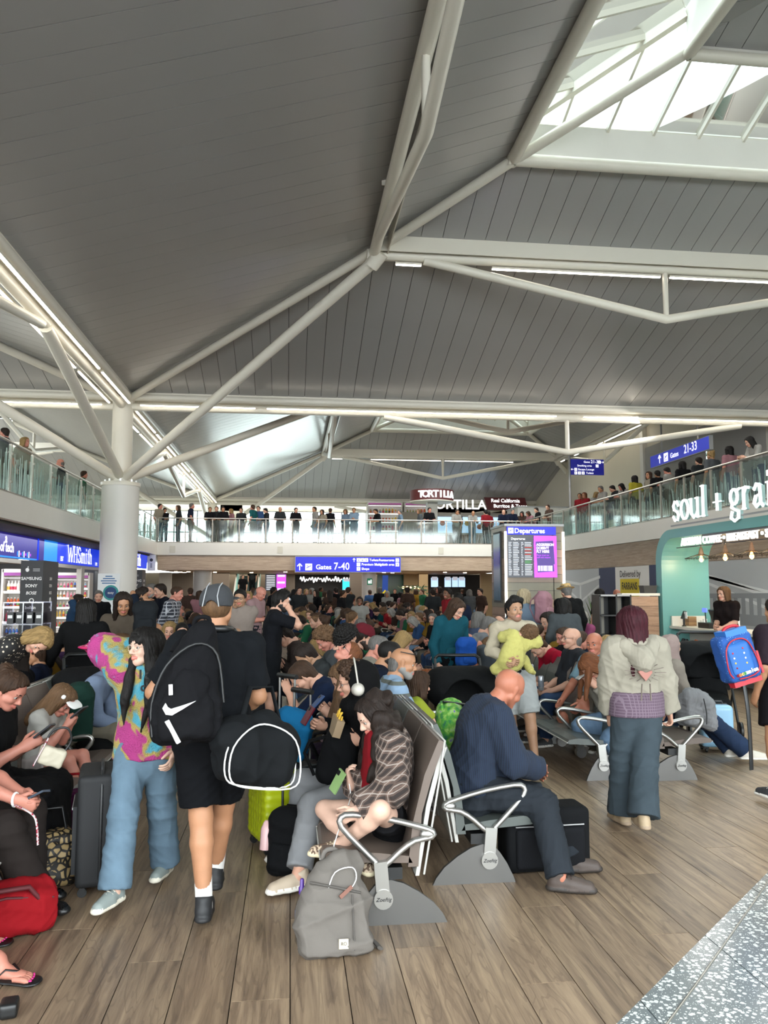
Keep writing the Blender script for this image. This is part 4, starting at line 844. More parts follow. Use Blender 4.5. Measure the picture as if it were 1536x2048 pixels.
SER = {'W': ([[(0, 1), (.28, 0), (.5, .85), (.72, 0), (1, 1)]], [(0, 1), (.5, .86), (1, 1)], 1.25), 'H': ([[(.18, 0), (.18, 1)], [(.82, 0), (.82, 1)], [(.18, .5), (.82, .5)]], [(.18, 0), (.18, 1), (.82, 0), (.82, 1)], .95),
       'S': ([[(.88, .8), (.7, .95), (.4, 1), (.15, .85), (.12, .68), (.3, .55), (.7, .43), (.9, .27), (.85, .1), (.6, 0), (.3, .03), (.1, .2)]], [], .75), 'm': ([[(.12, 0), (.12, .62)], [(.12, .5), (.3, .65), (.46, .55), (.46, 0)], [(.46, .5), (.64, .65), (.84, .55), (.84, 0)]], [(.12, 0), (.46, 0), (.84, 0), (.08, .63)], 1.05),
       'i': ([[(.5, 0), (.5, .65)], [(.5, .86), (.5, .96)]], [(.5, 0), (.4, .65)], .42), 't': ([[(.5, .9), (.5, .12), (.7, 0), (.9, .08)], [(.15, .65), (.85, .65)]], [], .5), 'h': ([[(.16, 0), (.16, 1)], [(.16, .48), (.42, .66), (.72, .56), (.74, 0)]], [(.16, 0), (.74, 0), (.1, 1)], .72),
       's': ([[(.82, .52), (.65, .65), (.35, .66), (.17, .52), (.25, .38), (.7, .28), (.85, .15), (.7, .01), (.35, 0), (.12, .14)]], [], .62), 'o': ([[(.5+.4*math.cos(a), .33+.33*math.sin(a)) for a in np.linspace(0, 2*PI, 17)]], [], .72), 'u': ([[(.16, .64), (.16, .14), (.4, 0), (.68, .08), (.8, .2)], [(.8, .64), (.8, 0)]], [(.1, .64), (.74, .64), (.88, 0)], .78),
       'l': ([[(.5, 0), (.5, 1)]], [(.5, 0), (.38, 1)], .42), '+': ([[(.5, .12), (.5, .62)], [(.18, .37), (.82, .37)]], [], .8), 'g': ([[(.45+.3*math.cos(a), .42+.23*math.sin(a)) for a in np.linspace(0, 2*PI, 15)], [(.3, .22), (.22, .1), (.5, .02), (.8, -.05), (.78, -.25), (.45, -.33), (.15, -.22), (.25, -.05)], [(.68, .58), (.92, .64)]], [], .76),
       'r': ([[(.25, 0), (.25, .64)], [(.25, .45), (.5, .64), (.8, .6)]], [(.25, 0), (.18, .64)], .6), 'a': ([[(.2, .52), (.4, .66), (.66, .58), (.7, .1), (.88, 0)], [(.7, .36), (.3, .3), (.16, .12), (.36, 0), (.7, .12)]], [], .72), 'n': ([[(.16, 0), (.16, .62)], [(.16, .5), (.42, .66), (.76, .56), (.78, 0)]], [(.16, 0), (.78, 0), (.1, .63)], .82)}
def serif(parent, word, org, ax, H_, m, dep=.03, nrm=(1, 0, 0), wk=.13, side=None, thin=.5, sp=.62):
    """Slab-serif letters drawn as strokes; org = lower left, ax = reading direction."""
    o, a, n = Vector(org), Vector(ax), Vector(nrm); x = 0
    for chr_ in word:
        if chr_ == ' ': x += .3*H_; continue
        st, sf, wd = SER[chr_]; b = MB(); W_ = wd*H_*sp/.62*.75; P = lambda q: o+a*(x+q[0]*W_)+Vector((0, 0, q[1]*H_))
        for pl in st:
            for p, q in zip(pl[:-1], pl[1:]):
                P0, P1 = P(p), P(q); d = P1-P0; vert = abs(d.z)/max(d.length, 1e-6); w_ = wk*H_*(thin+(1-thin)*vert); d.normalize(); b.bar(P0-d*w_*.3, P1+d*w_*.3, w_, dep, up=n)
        for q in sf: c = P(q); b.bar(c-a*wk*H_*.95, c+a*wk*H_*.95, wk*H_*.42, dep, up=n)
        me = b.mesh('letter', m); link('letter', me, parent)
        if side is not None: q_ = link('letter_return', me, parent, loc=tuple(-n*(dep*.8))); q_.scale = (1, 1, 1); put_slot(q_, 0, side); q2 = link('letter_return', me, parent, loc=tuple(-n*(dep*1.7))); put_slot(q2, 0, side)
        x += W_+.05*H_
    return x
serif(f2, 'WHSmith', (.02, -1.15, -.25), (0, 1, 0), .5, TXW, sp=.86, dep=.008, wk=.11, thin=.4); text('lettering', 'EST', (.012, -1.75, -.2), RL, .2, TXW, f2, bold=.003); text('lettering', '1792', (.012, 2.6, -.24), RL, .16, TXW, f2)
r = thing('fascia_sign', 'second blue WHSmith fascia panel beyond the big white column', 'sign', (-6.15, 32.9, 2.84)); MB().box((-.05, 0, 0), (.1, 4.6, .62)).obj('panel', WHB, r); serif(r, 'WHSmith', (.02, -1.75, -.22), (0, 1, 0), .46, TXW, sp=.75, dep=.008, wk=.11, thin=.4)
r = thing('hanging_sign', 'small white projecting sign at the end of the second blue fascia', 'sign', (-6.0, 35.4, 2.8)); MB().box((0, 0, 0), (.34, .08, .7)).obj('panel', TXP, r); MB().lathe([(.07, 0), (.07, .01)], (0, -.045, .12), n=12, R=Matrix.Rotation(PI/2, 3, 'X')).obj('symbol', CHARC, r); MB().box((0, -.045, -.12), (.08, .01, .2)).obj('symbol', GREYM, r)
slab('wall_shop', -13, -7.1, 31.3, 31.4, 0, 3.1, M('shop_wall', '8f9294', .5)); slab('wall_shop_back', -13.1, -13, 4, 31.4, 0, 3.1, MATS['shop_wall']); slab('ceiling_shop', -13, -7.15, 4, 31.4, 2.62, 2.7, WHITE)
slab('trim_shop_front', -7.14, -7.0, 14, 31.3, 2.36, 2.46, WHITE); slab('trim_shop_pier_1', -7.14, -6.98, 27.7, 28.1, 0, 2.4, WHITE); slab('trim_shop_pier_2', -7.14, -6.98, 30.2, 31.3, 0, 2.4, MATS['shop_wall'])
for i, y in enumerate((17, 20, 23, 26, 29)): l_ = thing('ceiling_light', 'square lit ceiling panel inside the newsagent, %s from the front' % NTH[i], 'light', (-8.6, y, 2.6), 0, 'newsagent ceiling lights'); MB().box((0, 0, 0), (1., .5, .03)).obj('diffuser', M('shop_led', 'ffffff', .5, emit='f4f6ff', es=7.), l_); MB().box((0, 0, .012), (1.08, .58, .02)).obj('frame', WHITE, l_)
BC = [M('bottle_%d' % i, c, .25) for i, c in enumerate(('c23a5a', 'e8a0b0', '3a66b0', 'd8b040', '5a9a58', 'e8e4da', 'c85a28', '7a2a6a', '9ac0d8', 'd0405a', 'b0a070', '60483a'))]
BCN = 'crimson,pale pink,blue,yellow,green,white,orange,plum,sky blue,red,straw-coloured,brown'.split(',')
ORD = 'first second third fourth fifth sixth seventh eighth ninth tenth eleventh twelfth thirteenth fourteenth fifteenth sixteenth seventeenth eighteenth nineteenth'.split()+['twentieth']+['twenty-'+x for x in 'first second third fourth fifth sixth seventh eighth ninth'.split()]
bm_ = {}
def bottle(loc, h, label, group, m, k_=0):
    if k_ not in bm_:
        b = MB(); r_ = .033; b.lathe([(r_*.9, 0), (r_, .01), (r_, .125), (r_*.8, .15), (r_*.42, .175), (r_*.4, .19)], n=8); a = b.mesh('bottle', m); b = MB(); b.lathe([(r_*.45, .185), (r_*.45, .21)], n=8); c = b.mesh('cap', TXP); b = MB(); b.lathe([(r_*1.03, .04), (r_*1.03, .1)], n=8); bm_[k_] = (a, c, b.mesh('bottle_label', TXP))
    a, c, d = bm_[k_]; o = link('bottle', a, None, loc); put_slot(o, 0, m); o.scale = (h/.21,)*3; tag(o, label, 'bottle', group); link('cap', c, o); d_ = link('bottle_label', d, o); put_slot(d_, 0, BC[int(abs(loc[0]*37+loc[2]*53)) % 12])
def cooler(name, label, loc, W_, H_, rows, per, group, blabel, cols, rz=0, top=TXW):
    r = thing(name, label, 'display fridge', loc, rz); b = MB(); D = .5
    for x in (-W_/2, W_/2): b.box((x, D/2, H_/2), (.06, D, H_))
    b.box((0, D, H_/2), (W_, .04, H_)); b.box((0, D/2, H_-.04), (W_, D, .1)); b.box((0, D/2, .15), (W_, D, .3)); b.obj('cabinet', WHITE, r)
    MB().box((0, .02, H_-.1), (W_-.08, .03, .16)).obj('header', M('cooler_header', '7a3a8a', .4, emit='90406a', es=.5), r); lt = MB()
    for k_ in range(rows):
        z = .34+k_*(H_-.55)/rows; MB().box((0, D/2, z-.01), (W_-.08, D-.06, .02)).obj('shelf', WHITE, r); MB().box((0, .02, z+.0), (W_-.08, .02, .045)).obj('price_rail', M('price_rail', 'f2f0ea', .5, emit='ffffff', es=.5), r); lt.box((0, .05, z+(H_-.55)/rows-.035), (W_-.1, .02, .012))
        for j in range(per):
            x = -W_/2+.09+(W_-.18)*(j+.5)/per; p = Matrix.Rotation(rz, 3, 'Z') @ Vector((x, .14, z+.001))+Vector(loc); ci = cols[k_ % len(cols)][(j*len(cols[k_ % len(cols)]))//per]; bottle(tuple(p), min(.46, (H_-.55)/rows*.74)*(.85+.15*((k_*3+j//4) % 2)), '%s bottle, %s along the %s shelf of the %s' % (BCN[ci], ORD[j], ORD[k_] if k_ else 'lowest', blabel), group, BC[ci], 0)
    lt.obj('shelf_light', M('cooler_led', 'ffffff', .5, emit='ffffff', es=3.), r)
cooler('display_fridge', 'bright open drinks fridge with five rows of bottles inside the newsagent', (-7.72, 29.2, 0), 1.25, 2.25, 5, 9, 'drinks in the newsagent fridge', 'newsagent fridge beyond the totem', ((6, 3, 10), (3, 4, 1), (10, 5, 3), (5, 1, 9), (1, 0, 2, 8)))
cooler('display_fridge', 'grey-framed drinks fridge at the photo edge behind the acrylic rack', (-7.62, 23.5, 0), .9, 2.25, 4, 8, 'drinks in the grey-framed fridge', 'grey-framed fridge', ((2, 8), (9, 0), (6, 3), (5, 6)))
def totem(label, loc, W_, D_, H_):
    r = thing('brand_totem', label, 'display totem', loc); MB().box((0, D_/2, H_/2), (W_, D_, H_)).obj('body', M('totem_black', '131314', .4), r); MB().box((0, D_/2, .05), (W_+.04, D_+.04, .1)).obj('plinth', CHARC, r); k_ = W_/.5
    for i, tx in enumerate(('SAMSUNG', 'SONY', 'BOSE', None, 'belkin')):
        z = H_-.42-i*.165
        if tx: text('lettering', tx, (0, -.006, z), RF_, .1*k_, TXP, r, extrude=.001, bold=.002, shear=.2 if tx == 'BOSE' else 0); text('lettering', tx[:3], (W_/2+.006, D_/2, z), RL, .1*k_, TXP, r, extrude=.001, bold=.002)
    b = MB(); b.tube([(.02+.045*math.cos(a), -.008, H_-.92+.045*math.sin(a)) for a in np.linspace(0, 2*PI, 15)[:-1]], .012, 6, closed=True); b.obj('ring_emblem', TXP, r); b = MB(); b.tube([(W_/2+.008, D_/2+.04*math.cos(a), H_-.92+.06*math.sin(a)) for a in np.linspace(0, 2*PI, 15)[:-1]], .01, 6, closed=True); b.obj('ring_emblem', TXP, r)
    b = MB(); b.ball((-.1, -.006, H_-.22), .045, 0, 10, 6, (1, .15, 1.05)); b.ball((-.085, -.006, H_-.155), .018, 0, 8, 5, (.6, .2, 1.1)); b.obj('fruit_emblem', TXP, r)
    for i in range(2): MB().box((.1, -.004, H_-.2-i*.04), (.15, .004, .018)).obj('small_print', GREYM, r)
    return r
totem('tall black totem listing electronics brands in white beside the newsagent entrance', (-5.885, 19, 0), .49, 1.2, 2.36); totem('second black totem with white brand names beyond the big white column', (-5.8, 30.5, 0), .62, .7, 2.4)
# acrylic accessory rack in front of the totem
q = aty(52, 1300, 13.6); r = thing('acrylic_rack', 'clear acrylic display rack with black boxed accessories before the black totem', 'display rack', (q[0], 13.6, 0)); AC = bpy.data.materials.new('acrylic'); AC.use_nodes = True; t = AC.node_tree; t.nodes.remove(t.nodes['Principled BSDF'])
tr = nd(t, 'ShaderNodeBsdfTransparent'); tr.inputs[0].default_value = (.82, .82, .88, 1); gl = nd(t, 'ShaderNodeBsdfGlossy'); gl.inputs['Roughness'].default_value = .1; mx = nd(t, 'ShaderNodeMixShader'); mx.inputs[0].default_value = .14; t.links.new(tr.outputs[0], mx.inputs[1]); t.links.new(gl.outputs[0], mx.inputs[2]); t.links.new(mx.outputs[0], t.nodes['Material Output'].inputs[0])
for x in (-.3, 0, .3): MB().box((x, 0, .75), (.02, .45, 1.5)).obj('side_sheet', AC, r)
for z in (.1, .45, .8, 1.15, 1.5): MB().box((0, 0, z), (.62, .45, .02)).obj('shelf', AC, r)
for zi, z in enumerate((.112, .462, .812, 1.162)):
    for xi, x in enumerate((-.22, -.08, .08, .22)): o = MB().box((0, 0, .09), (.1, .3, .18)).obj('accessory_box', BLACKP, None, loc=(q[0]+x, 13.6, z)); tag(o, 'black accessory box, %s along the %s shelf of the clear acrylic rack' % (ORD[xi], ('lowest', 'second', 'third', 'top')[zi]), 'box', 'accessory boxes on the acrylic rack'); MB().box((0, -.151, .11), (.07, .004, .05)).obj('box_label', TXP, o)
# notice on the column
r = thing('column_notice', 'notice on the big white column with blue lettering and a green-blue round emblem', 'notice', (VX-.12, VY-.495, 0)); MB().box((0, 0, 1.6), (.56, .012, 1.0)).obj('sheet', M('notice_sheet', 'dfe2e2', .6), r)
for i, wd in enumerate((.18, .3, .4, .34)): MB().box((0, -.009, 2.03-i*.06), (wd, .003, .028)).obj('text_line', M('notice_blue', '3a6a9a', .6), r)
DISC = lambda R_, x, z, y, m, nm='emblem': MB().lathe([(R_, 0), (R_, .006)], (x, y, z), n=20, R=Matrix.Rotation(PI/2, 3, 'X')).obj(nm, m, r)
DISC(.2, .06, 1.6, -.008, M('emblem_green', '2a8a88', .6)); DISC(.15, .06, 1.6, -.015, M('emblem_blue', '143a6a', .6)); DISC(.075, -.17, 1.3, -.008, MATS['notice_blue']); text('lettering', 'easy', (.06, -.024, 1.6), RF_, .09, TXP, r)
# ---- under the bridge: columns, shopfronts, escalator, screens, downlights
for i, (px, rd, yy) in enumerate(((405, .42, 37.6), (738, .34, 37.2))):
    p = aty(px, 1145, yy); c = struct(link('column', None, None, (p[0], yy, 0))); MB().lathe([(rd, 0), (rd, 2.5)], n=24).obj('column_casing', WHITE, c)
    if i: b = MB(); b.box((0, -rd-.01, 2.0), (.24, .02, .3)); b.obj('exit_sign', M('exit_green', '0e6e4a', .5), c); b = MB(); b.box((-.03, -rd-.025, 1.98), (.08, .01, .14)); b.box((.06, -rd-.025, 2.0), (.05, .01, .18)); b.obj('symbol', TXW, c)
XE = lambda px, y=46.: float(aty(px, 1160, y)[0])
BEI = M('beige_pier', 'b39a72', .6); TAUPE = M('taupe_wall', '7f7366', .6); DKSH = M('dark_shopfront', '1a1614', .5)
for n, (a, c, y, m) in enumerate(((318, 342, 42, WHITE), (342, 392, 44, TAUPE), (425, 458, 42, TAUPE), (573, 590, 46, TAUPE), (700, 726, 39, TAUPE), (840, 856, 43, BEI), (962, 985, 43, BEI), (808, 838, 47, BEI))): slab('wall_shopfront_%d' % (n+1), XE(a, y), XE(c, y), y, y+.3, 0, 2.5, m)
slab('wall_shop_dark_1', XE(588, 47.5), XE(702, 47.5), 47.6, 47.8, 0, 2.5, DKSH); slab('wall_shop_dark_2', XE(855, 47.5), XE(965, 47.5), 47.6, 47.8, 0, 2.5, DKSH); slab('wall_shop_teal', XE(755, 47.6), XE(810, 47.6), 47.7, 47.9, 0, 2.5, M('teal_glass', '2c5a55', .2))
r = thing('shop_script_sign', 'white glowing script lettering across the dark shopfront under the bridge', 'sign', (XE(600, 47), 47.2, 2.2)); b = MB(); L_ = XE(700, 47)-XE(600, 47)
b.tube([(L_*i/120, 0, .1*math.sin(i*.9)*(1+.6*math.sin(i*.23))+.05*math.sin(i*.31)) for i in range(121)], .035, 6); b.obj('script', TXW, r); MB().box((L_/2, .08, .0), (L_, .06, .34)).obj('backing', DKSH, r)
def screen(label, px0, px1, z0, z1, y, m, rows=0):
    x0, x1 = XE(px0, y), XE(px1, y); r = thing('wall_screen', label, 'screen', ((x0+x1)/2, y, (z0+z1)/2)); MB().box((0, .02, 0), (x1-x0+.04, .04, z1-z0+.04)).obj('bezel', CHARC, r); MB().box((0, -.008, 0), (x1-x0, .015, z1-z0)).obj('display', m, r)
    for i in range(rows): MB().box((0, -.018, (z1-z0)*(.42-.84*i/max(rows-1, 1))), ((x1-x0)*.8, .004, (z1-z0)*.4/rows)).obj('text_row', M('rows_0', 'c8ccd8', .5), r)
LBS = M('menu_blue', 'a9c6e6', .4, emit='b0d0f4', es=1.); TQ = M('turquoise_screen', '30c8e0', .4, emit='2cc8e4', es=1.2)
screen('dark flight list screen under the bridge beside the escalator', 531, 552, 1.55, 2.45, 45, SCRB, 9); screen('magenta notice screen under the bridge beside the far flight list', 553, 572, 1.55, 2.45, 45, MAG, 3); screen('turquoise advertising screen at the dark shop under the bridge', 685, 706, 1.5, 2.2, 46.5, TQ, 2)
for i, (a, c) in enumerate(((862, 876), (889, 902), (904, 916), (917, 930))): screen(['single pale blue menu screen first over the far bar counter', 'pale blue menu screen second over the far bar counter', 'menu screen with a dark picture third over the far bar counter', 'pale blue menu screen fourth over the far bar counter'][i], a, c, 1.75, 2.3, 46.8, LBS, 1)
r = thing('feather_banner', 'blue and yellow feather banner standing beside the white column under the bridge', 'banner', (XE(770, 44), 44, 0)); MB().prism([(-.16, 0, 1.5), (.16, 0, 1.5), (.18, 0, 2.4), (-.14, 0, 2.4)], (0, .03, 0)).obj('cloth', M('banner_blue', '1a4ab0', .7), r); MB().prism([(-.05, -.01, .7), (.05, -.01, .7), (.2, -.01, 1.35), (.0, -.01, 1.6), (-.2, -.01, 1.35)], (0, .03, 0)).obj('drop', M('banner_yellow', 'e8d818', .7), r); MB().tube([(0, .04, 0), (0, .04, 2.4)], .02, 6).obj('pole', GREYM, r)
r = thing('escalator', 'escalator with pale green glass sides rising under the far bridge', 'escalator', (XE(492, 44), 43.5, 0)); st = M('step_metal', '5a6a66', .4, metal=.5)
for i in range(14): MB().box((0, i*.28, .1+i*.17), (1.0, .28, .17)).obj('step', st, r)
for s_ in (-1, 1): MB().prism([(s_*.62, -.3, 0), (s_*.62, 3.9, 2.3), (s_*.62, 3.9, 3.2), (s_*.62, -.3, .95)], (.05, 0, 0)).obj('side_panel', M('pale_glass', 'a8d8cc', .2, emit='a8e0d0', es=.25), r); MB().tube([(s_*.64, -.35, .98), (s_*.64, 3.9, 3.24)], .04, 6).obj('handrail', WHITE, r)
for i in range(11):
    p = aty([352, 361, 369, 377, 430, 503, 571, 768, 785, 890, 930][i], 1143, 39+(i % 3)); r = thing('downlight', 'small round downlight under the bridge, %s from the newsagent side' % ('first second third fourth fifth sixth seventh eighth ninth tenth eleventh'.split()[i]), 'light', (p[0], p[1], 2.5)); MB().lathe([(.09, -.03), (.09, 0)], n=12).obj('lens', M('down_led', 'ffffff', .5, emit='fff0d8', es=14.), r); MB().lathe([(.11, -.015), (.11, 0)], n=12).obj('rim', WHITE, r)
lamp_area('bridge_gallery_fill', (3, 33.5, 6.4), 16, .6, 330, (math.radians(35), 0, 0), (1, .96, .9)); lamp_area('kiosk_gallery_fill', (10.2, 21, 6.6), .6, 22, 420, (0, math.radians(35), 0), (1, .96, .9)); lamp_area('bridge_downlights', (2, 41.5, 2.45), 14, 8, 420, color=(1, .93, .82)); lamp_area('newsagent_lights', (-9, 23, 2.55), 3, 12, 260, color=(.96, .97, 1)); lamp_area('gallery_left_fill', (-6.6, 16, 3.05), .8, 20, 90)  # bridge, kiosk and left gallery lamps: unseen fills added to brighten those places
r = thing('leafy_plant', 'bushy green plant before the bar counter under the far bridge', 'plant', (XE(825, 41), 41, 0)); MB().lathe([(.25, 0), (.32, .5)], n=12).obj('planter', CHARC, r); b = MB(); rr = random.Random(4)
for i in range(160):
    a, e = rr.uniform(0, 2*PI), rr.uniform(0, 1); R_ = rr.uniform(.2, .8); c = Vector((R_*math.cos(a), .5*R_*math.sin(a), .6+e*1.2)); d = Vector((rr.uniform(-1, 1), rr.uniform(-1, 1), rr.uniform(-.5, 1))).normalized()*.16; n_ = d.orthogonal()*.5; b.add([c-d, c+n_*.5, c+d, c-n_*.5], [(0, 1, 2, 3)])
b.obj('foliage', M('leaf_green', '33502e', .6), r)['kind'] = 'stuff'
r = thing('globe_lamp_rail', 'row of five warm globe lamps over the bar behind the plant', 'light', (XE(822, 43.5), 43.5, 1.72)); MB().box((0, 0, .1), (1.0, .03, .03)).obj('rail', BLACKP, r); [MB().box((x_, 0, .44), (.015, .015, .68)).obj('hanger', BLACKP, r) for x_ in (-.4, .4)]
for i in range(5): MB().ball((-.44+.22*i, 0, 0), .07).obj('globe', M('globe_warm', 'ffe0a8', .5, emit='ffd898', es=5.), r)
# ---- on the bridge: coolers, drum sign, burrito bar
cooler('drinks_cooler', 'tall open drinks cooler on the bridge beside the windows', (float(aty(772, 1040, 46)[0]), 46.5, GZ), 2.05, 3.1, 5, 10, 'bottles in the first bridge cooler', 'bridge cooler beside the windows', ((6, 3), (5, 4), (7, 0), (9, 6, 3), (10, 3)))
cooler('drinks_cooler', 'second open drinks cooler on the bridge nearer the burrito bar', (float(aty(818, 1040, 46)[0])+.78, 46.5, GZ), 1.9, 3.1, 5, 10, 'bottles in the second bridge cooler', 'bridge cooler near the burrito bar', ((10, 3), (4, 6), (3, 10), (10, 5, 0), (10, 6)))
MARO = M('maroon', '4a1518', .5, emit='4a1012', es=.15); r = thing('drum_sign', 'round maroon drum sign reading Tortilla above the far bridge', 'sign', (6.93, 38.4, 6.22)); MB().lathe([(1.08, -.27), (1.08, .27)], n=36).obj('drum', MARO, r); MB().lathe([(1.1, -.3), (1.1, -.26)], n=36).obj('rim', TUBE, r); MB().box((0, 0, -1.4), (.5, .5, 2.2)).obj('support', M('sign_support', '8a8a84', .5), r)
wds = 'TORTILLA'
for i, ch in enumerate(wds): a = -PI/2+.12+(i-3.5)*.225; text('lettering', ch, (1.1*math.cos(a), 1.1*math.sin(a), 0), (PI/2, 0, a+PI/2), .46, TXW, r, extrude=.03, bold=.012)
r = thing('menu_fascia', 'white Tortilla wordmark and maroon strip above the bridge burrito bar', 'sign', (10.0, 46, 6.5)); text('lettering', 'TORTILLA', (-.2, -.02, .12), RF_, .8, TXW, r, extrude=.02, bold=.01); MB().prism([(1.7, 0, -.15), (4.2, 0, -.15), (4.0, 0, .6), (1.5, 0, .6)], (0, .1, 0)).obj('strip', MARO, r)
for i, tx in enumerate(('Real California', 'Burritos & Tacos')): text('lettering', tx, (1.9+.15*i, -.02, .4-.32*i), RF_, .3, TXW, r, align='LEFT', bold=.006)
slab('wall_burrito_bar', 6.6, 14.9, 46.4, 46.6, GZ, 6.2, M('burrito_wall', '9a9284', .6))
r = thing('menu_board', 'wide pale blue lit menu board with food pictures at the burrito bar', 'screen', (10.2, 46.3, 5.45)); MB().box((0, .04, 0), (4.6, .08, .95)).obj('panel', LBS, r)
for i in range(5): MB().lathe([(.16, 0), (.16, .01)], (-1.2+i*.75, -.005, .1*(-1)**i), n=12, R=Matrix.Rotation(PI/2, 3, 'X')).obj('food_picture', [BC[6], BC[11], BC[3]][i % 3], r)
MB().box((-1.95, -.004, 0), (.65, .01, .93)).obj('picture', BC[11], r); r = thing('bar_counter', 'timber burrito bar counter on the far bridge', 'counter', (10.0, 44.2, GZ)); MB().box((0, 0, .5), (5.2, .6, 1.0)).obj('body', WOODT, r); MB().box((0, 0, 1.02), (5.3, .7, .05)).obj('worktop', WHITE, r)
r = thing('white_kiosk', 'plain grey-white partition box at the corner of the bridge and gallery', 'partition', (13.2, 40.2, GZ)); MB().box((0, 0, 1.05), (3.3, 2, 2.1)).obj('body', M('partition_white', 'c8c6c0', .6), r); MB().box((0, 0, 2.13), (3.4, 2.1, .06)).obj('top', GREYM, r); MB().lathe([(.5, 0), (.5, .02)], (-.9, -1.0, .95), n=24, R=Matrix.Rotation(PI/2, 3, 'X')).obj('round_emblem', M('dusty_pink', 'b07078', .6), r)
# ---- wall above the gallery on the right
slab('trim_gallery_band', 14.9, 14.99, 22.6, 47, 4.9, 6.0, NAVY); slab('trim_gallery_edge', 14.8, 15.0, 31.6, 31.9, GZ, 9, WHITE); slab('wall_gallery_panel', 14.86, 14.95, 23, 31.5, GZ, 7.6, M('gallery_grey', '8e8c88', .6)); slab('trim_gallery_dark', 14.8, 14.9, 13, 20.5, GZ, 7.0, M('dark_blue_grey', '4a4f58', .6)); slab('trim_gallery_pale', 14.78, 14.86, 20.6, 21.2, GZ, 8.2, WHITE)
b = MB(); arrow(b, (14.88, 28.4, 5.5), .5, (0, 0, 1), n=(-1, 0, 0)); struct(b.obj('trim_gallery_arrow', TXP))
# ---- printed hoarding under the right gallery
HX = 10.72; r = thing('hoarding', 'printed hoarding with a terminal roof picture and navy strips under the gallery', 'hoarding', (HX, 20, 0)); PRT = M('print_pale', 'b4b8bb', .7); PL_ = M('print_light', 'd8dbdc', .7); PD = M('print_dark', '8c9094', .7)
for (a, c, m, nm) in ((26.6, 30.6, PRT, 'mural_panel'), (25.2, 26.6, NAVY, 'navy_strip'), (22.7, 25.2, TXP, 'white_panel'), (21.8, 22.7, NAVY, 'navy_strip'), (4, 21.8, PRT, 'mural_panel')): MB().box((.02, (a+c)/2-20, 1.2), (.06, c-a, 2.4)).obj(nm, m, r)
b = MB(); n_ = (-1, 0, 0)
for (y0, z0, y1, z1, w_) in ((30.5, 2.0, 28.4, 1.85, .1), (28.4, 1.85, 26.5, 2.1, .1), (28.4, 1.85, 28.4, .8, .14), (28.4, 1.2, 30.2, 1.8, .08), (28.4, 1.2, 26.6, 1.8, .08), (30, 1.2, 28.6, .6, .08), (20.8, 2.3, 16.5, 1.5, .09), (16.5, 1.5, 12, 2.2, .09), (16.5, 2.0, 16.5, 0, .3), (16.5, 1.6, 20, 2.1, .07), (16.5, 1.6, 13, 2.2, .07), (16.5, 1.2, 19.6, 1.9, .07), (16.5, 1.2, 12.6, 1.9, .07)): b.bar((-.014, y0-20, z0), (-.014, y1-20, z1), w_, .004, up=n_)
b.obj('printed_tubes', PL_, r); b = MB()
for y in np.arange(12, 21.4, .32): b.bar((-.016, y-20, 1.1), (-.016, y-20, 1.55), .16, .004, up=n_)
b.bar((-.015, -9, 1.62), (-.015, 1.5, 1.5), .12, .004, up=n_); b.bar((-.015, -9, .9), (-.015, 1.5, 1.02), .26, .004, up=n_); b.obj('printed_balcony', PD, r)
text('lettering', 'Delivered by', (-.02, 24.05-20, 2.16), RR, .3, CHARC, r, extrude=.001); MB().box((-.016, 24.1-20, 1.66), (.006, 1.4, .7)).obj('yellow_plate', M('plate_yellow', 'd8c22a', .6), r); text('lettering', 'FARRANS', (-.024, 24.1-20, 1.77), RR, .32, CHARC, r, extrude=.001, bold=.006, sx=.85); text('lettering', 'Construction', (-.024, 24.1-20, 1.5), RR, .11, CHARC, r, extrude=.001)
lamp_area('gallery_right_fill', (12.4, 18, 2.38), 2, 20, 160, color=(1, .95, .88)); slab('ceiling_gallery_right', BX1+.1, 14.9, 8, BY, 2.4, 2.42, WHITE)  # unseen fill lamp added under the right gallery, standing in for ceiling lights
# ---- coffee kiosk
KX = 7.39; TEAL = M('teal_paint', '6aa09b', .35, var=.03, vscale=1); r = thing('coffee_kiosk', 'teal arched coffee kiosk frame with soul + grain letters on top', 'kiosk', (KX, 0, 0))
KY = 15.35; out = [(KY, 0), (KY, 2.25)]+[(KY-.62+.62*math.cos(a), 2.25+.62*math.sin(a)) for a in np.linspace(0, PI/2, 10)][1:]+[(6., 2.87)]; inn = [(KY-.24, 0), (KY-.24, 2.2)]+[(KY-.24-.5+.5*math.cos(a), 2.2+.5*math.sin(a)) for a in np.linspace(0, PI/2, 10)][1:]+[(6., 2.70)]
b = MB()
for (a, c, d, e) in zip(out[:-1], out[1:], inn[1:], inn[:-1]): b.prism([(0, *a), (0, *c), (0, *d), (0, *e)], (1.0, 0, 0))
b.obj('arch', TEAL, r); MB().box((.5, 9.7, 2.68), (1.0, 7.6, .03)).obj('soffit', M('kiosk_soffit', '5a5c5c', .5), r)
x = serif(r, 'soul + grain', (-.06, 14.45, 3.02), (0, -1, 0), .54, TXW, dep=.03, nrm=(-1, 0, 0), sp=.7, wk=.105, thin=.4, side=M('letter_side', '8aa09c', .5)); MB().bar((-.02, 14.6, 2.93), (-.02, 8.5, 2.93), .02, .03).obj('letter_rail', GREYM, r)
text('lettering', 'ARTISAN COFFEE • BREAKFAST • SANDWICHES', (.08, 14.42, 2.6), RR, .2, TXW, r, extrude=.012, bold=.006, align='LEFT', sx=.92)
MB().box((.03, 11.5, 2.5), (.02, 6, .015)).obj('sign_rail', BLACKP, r)
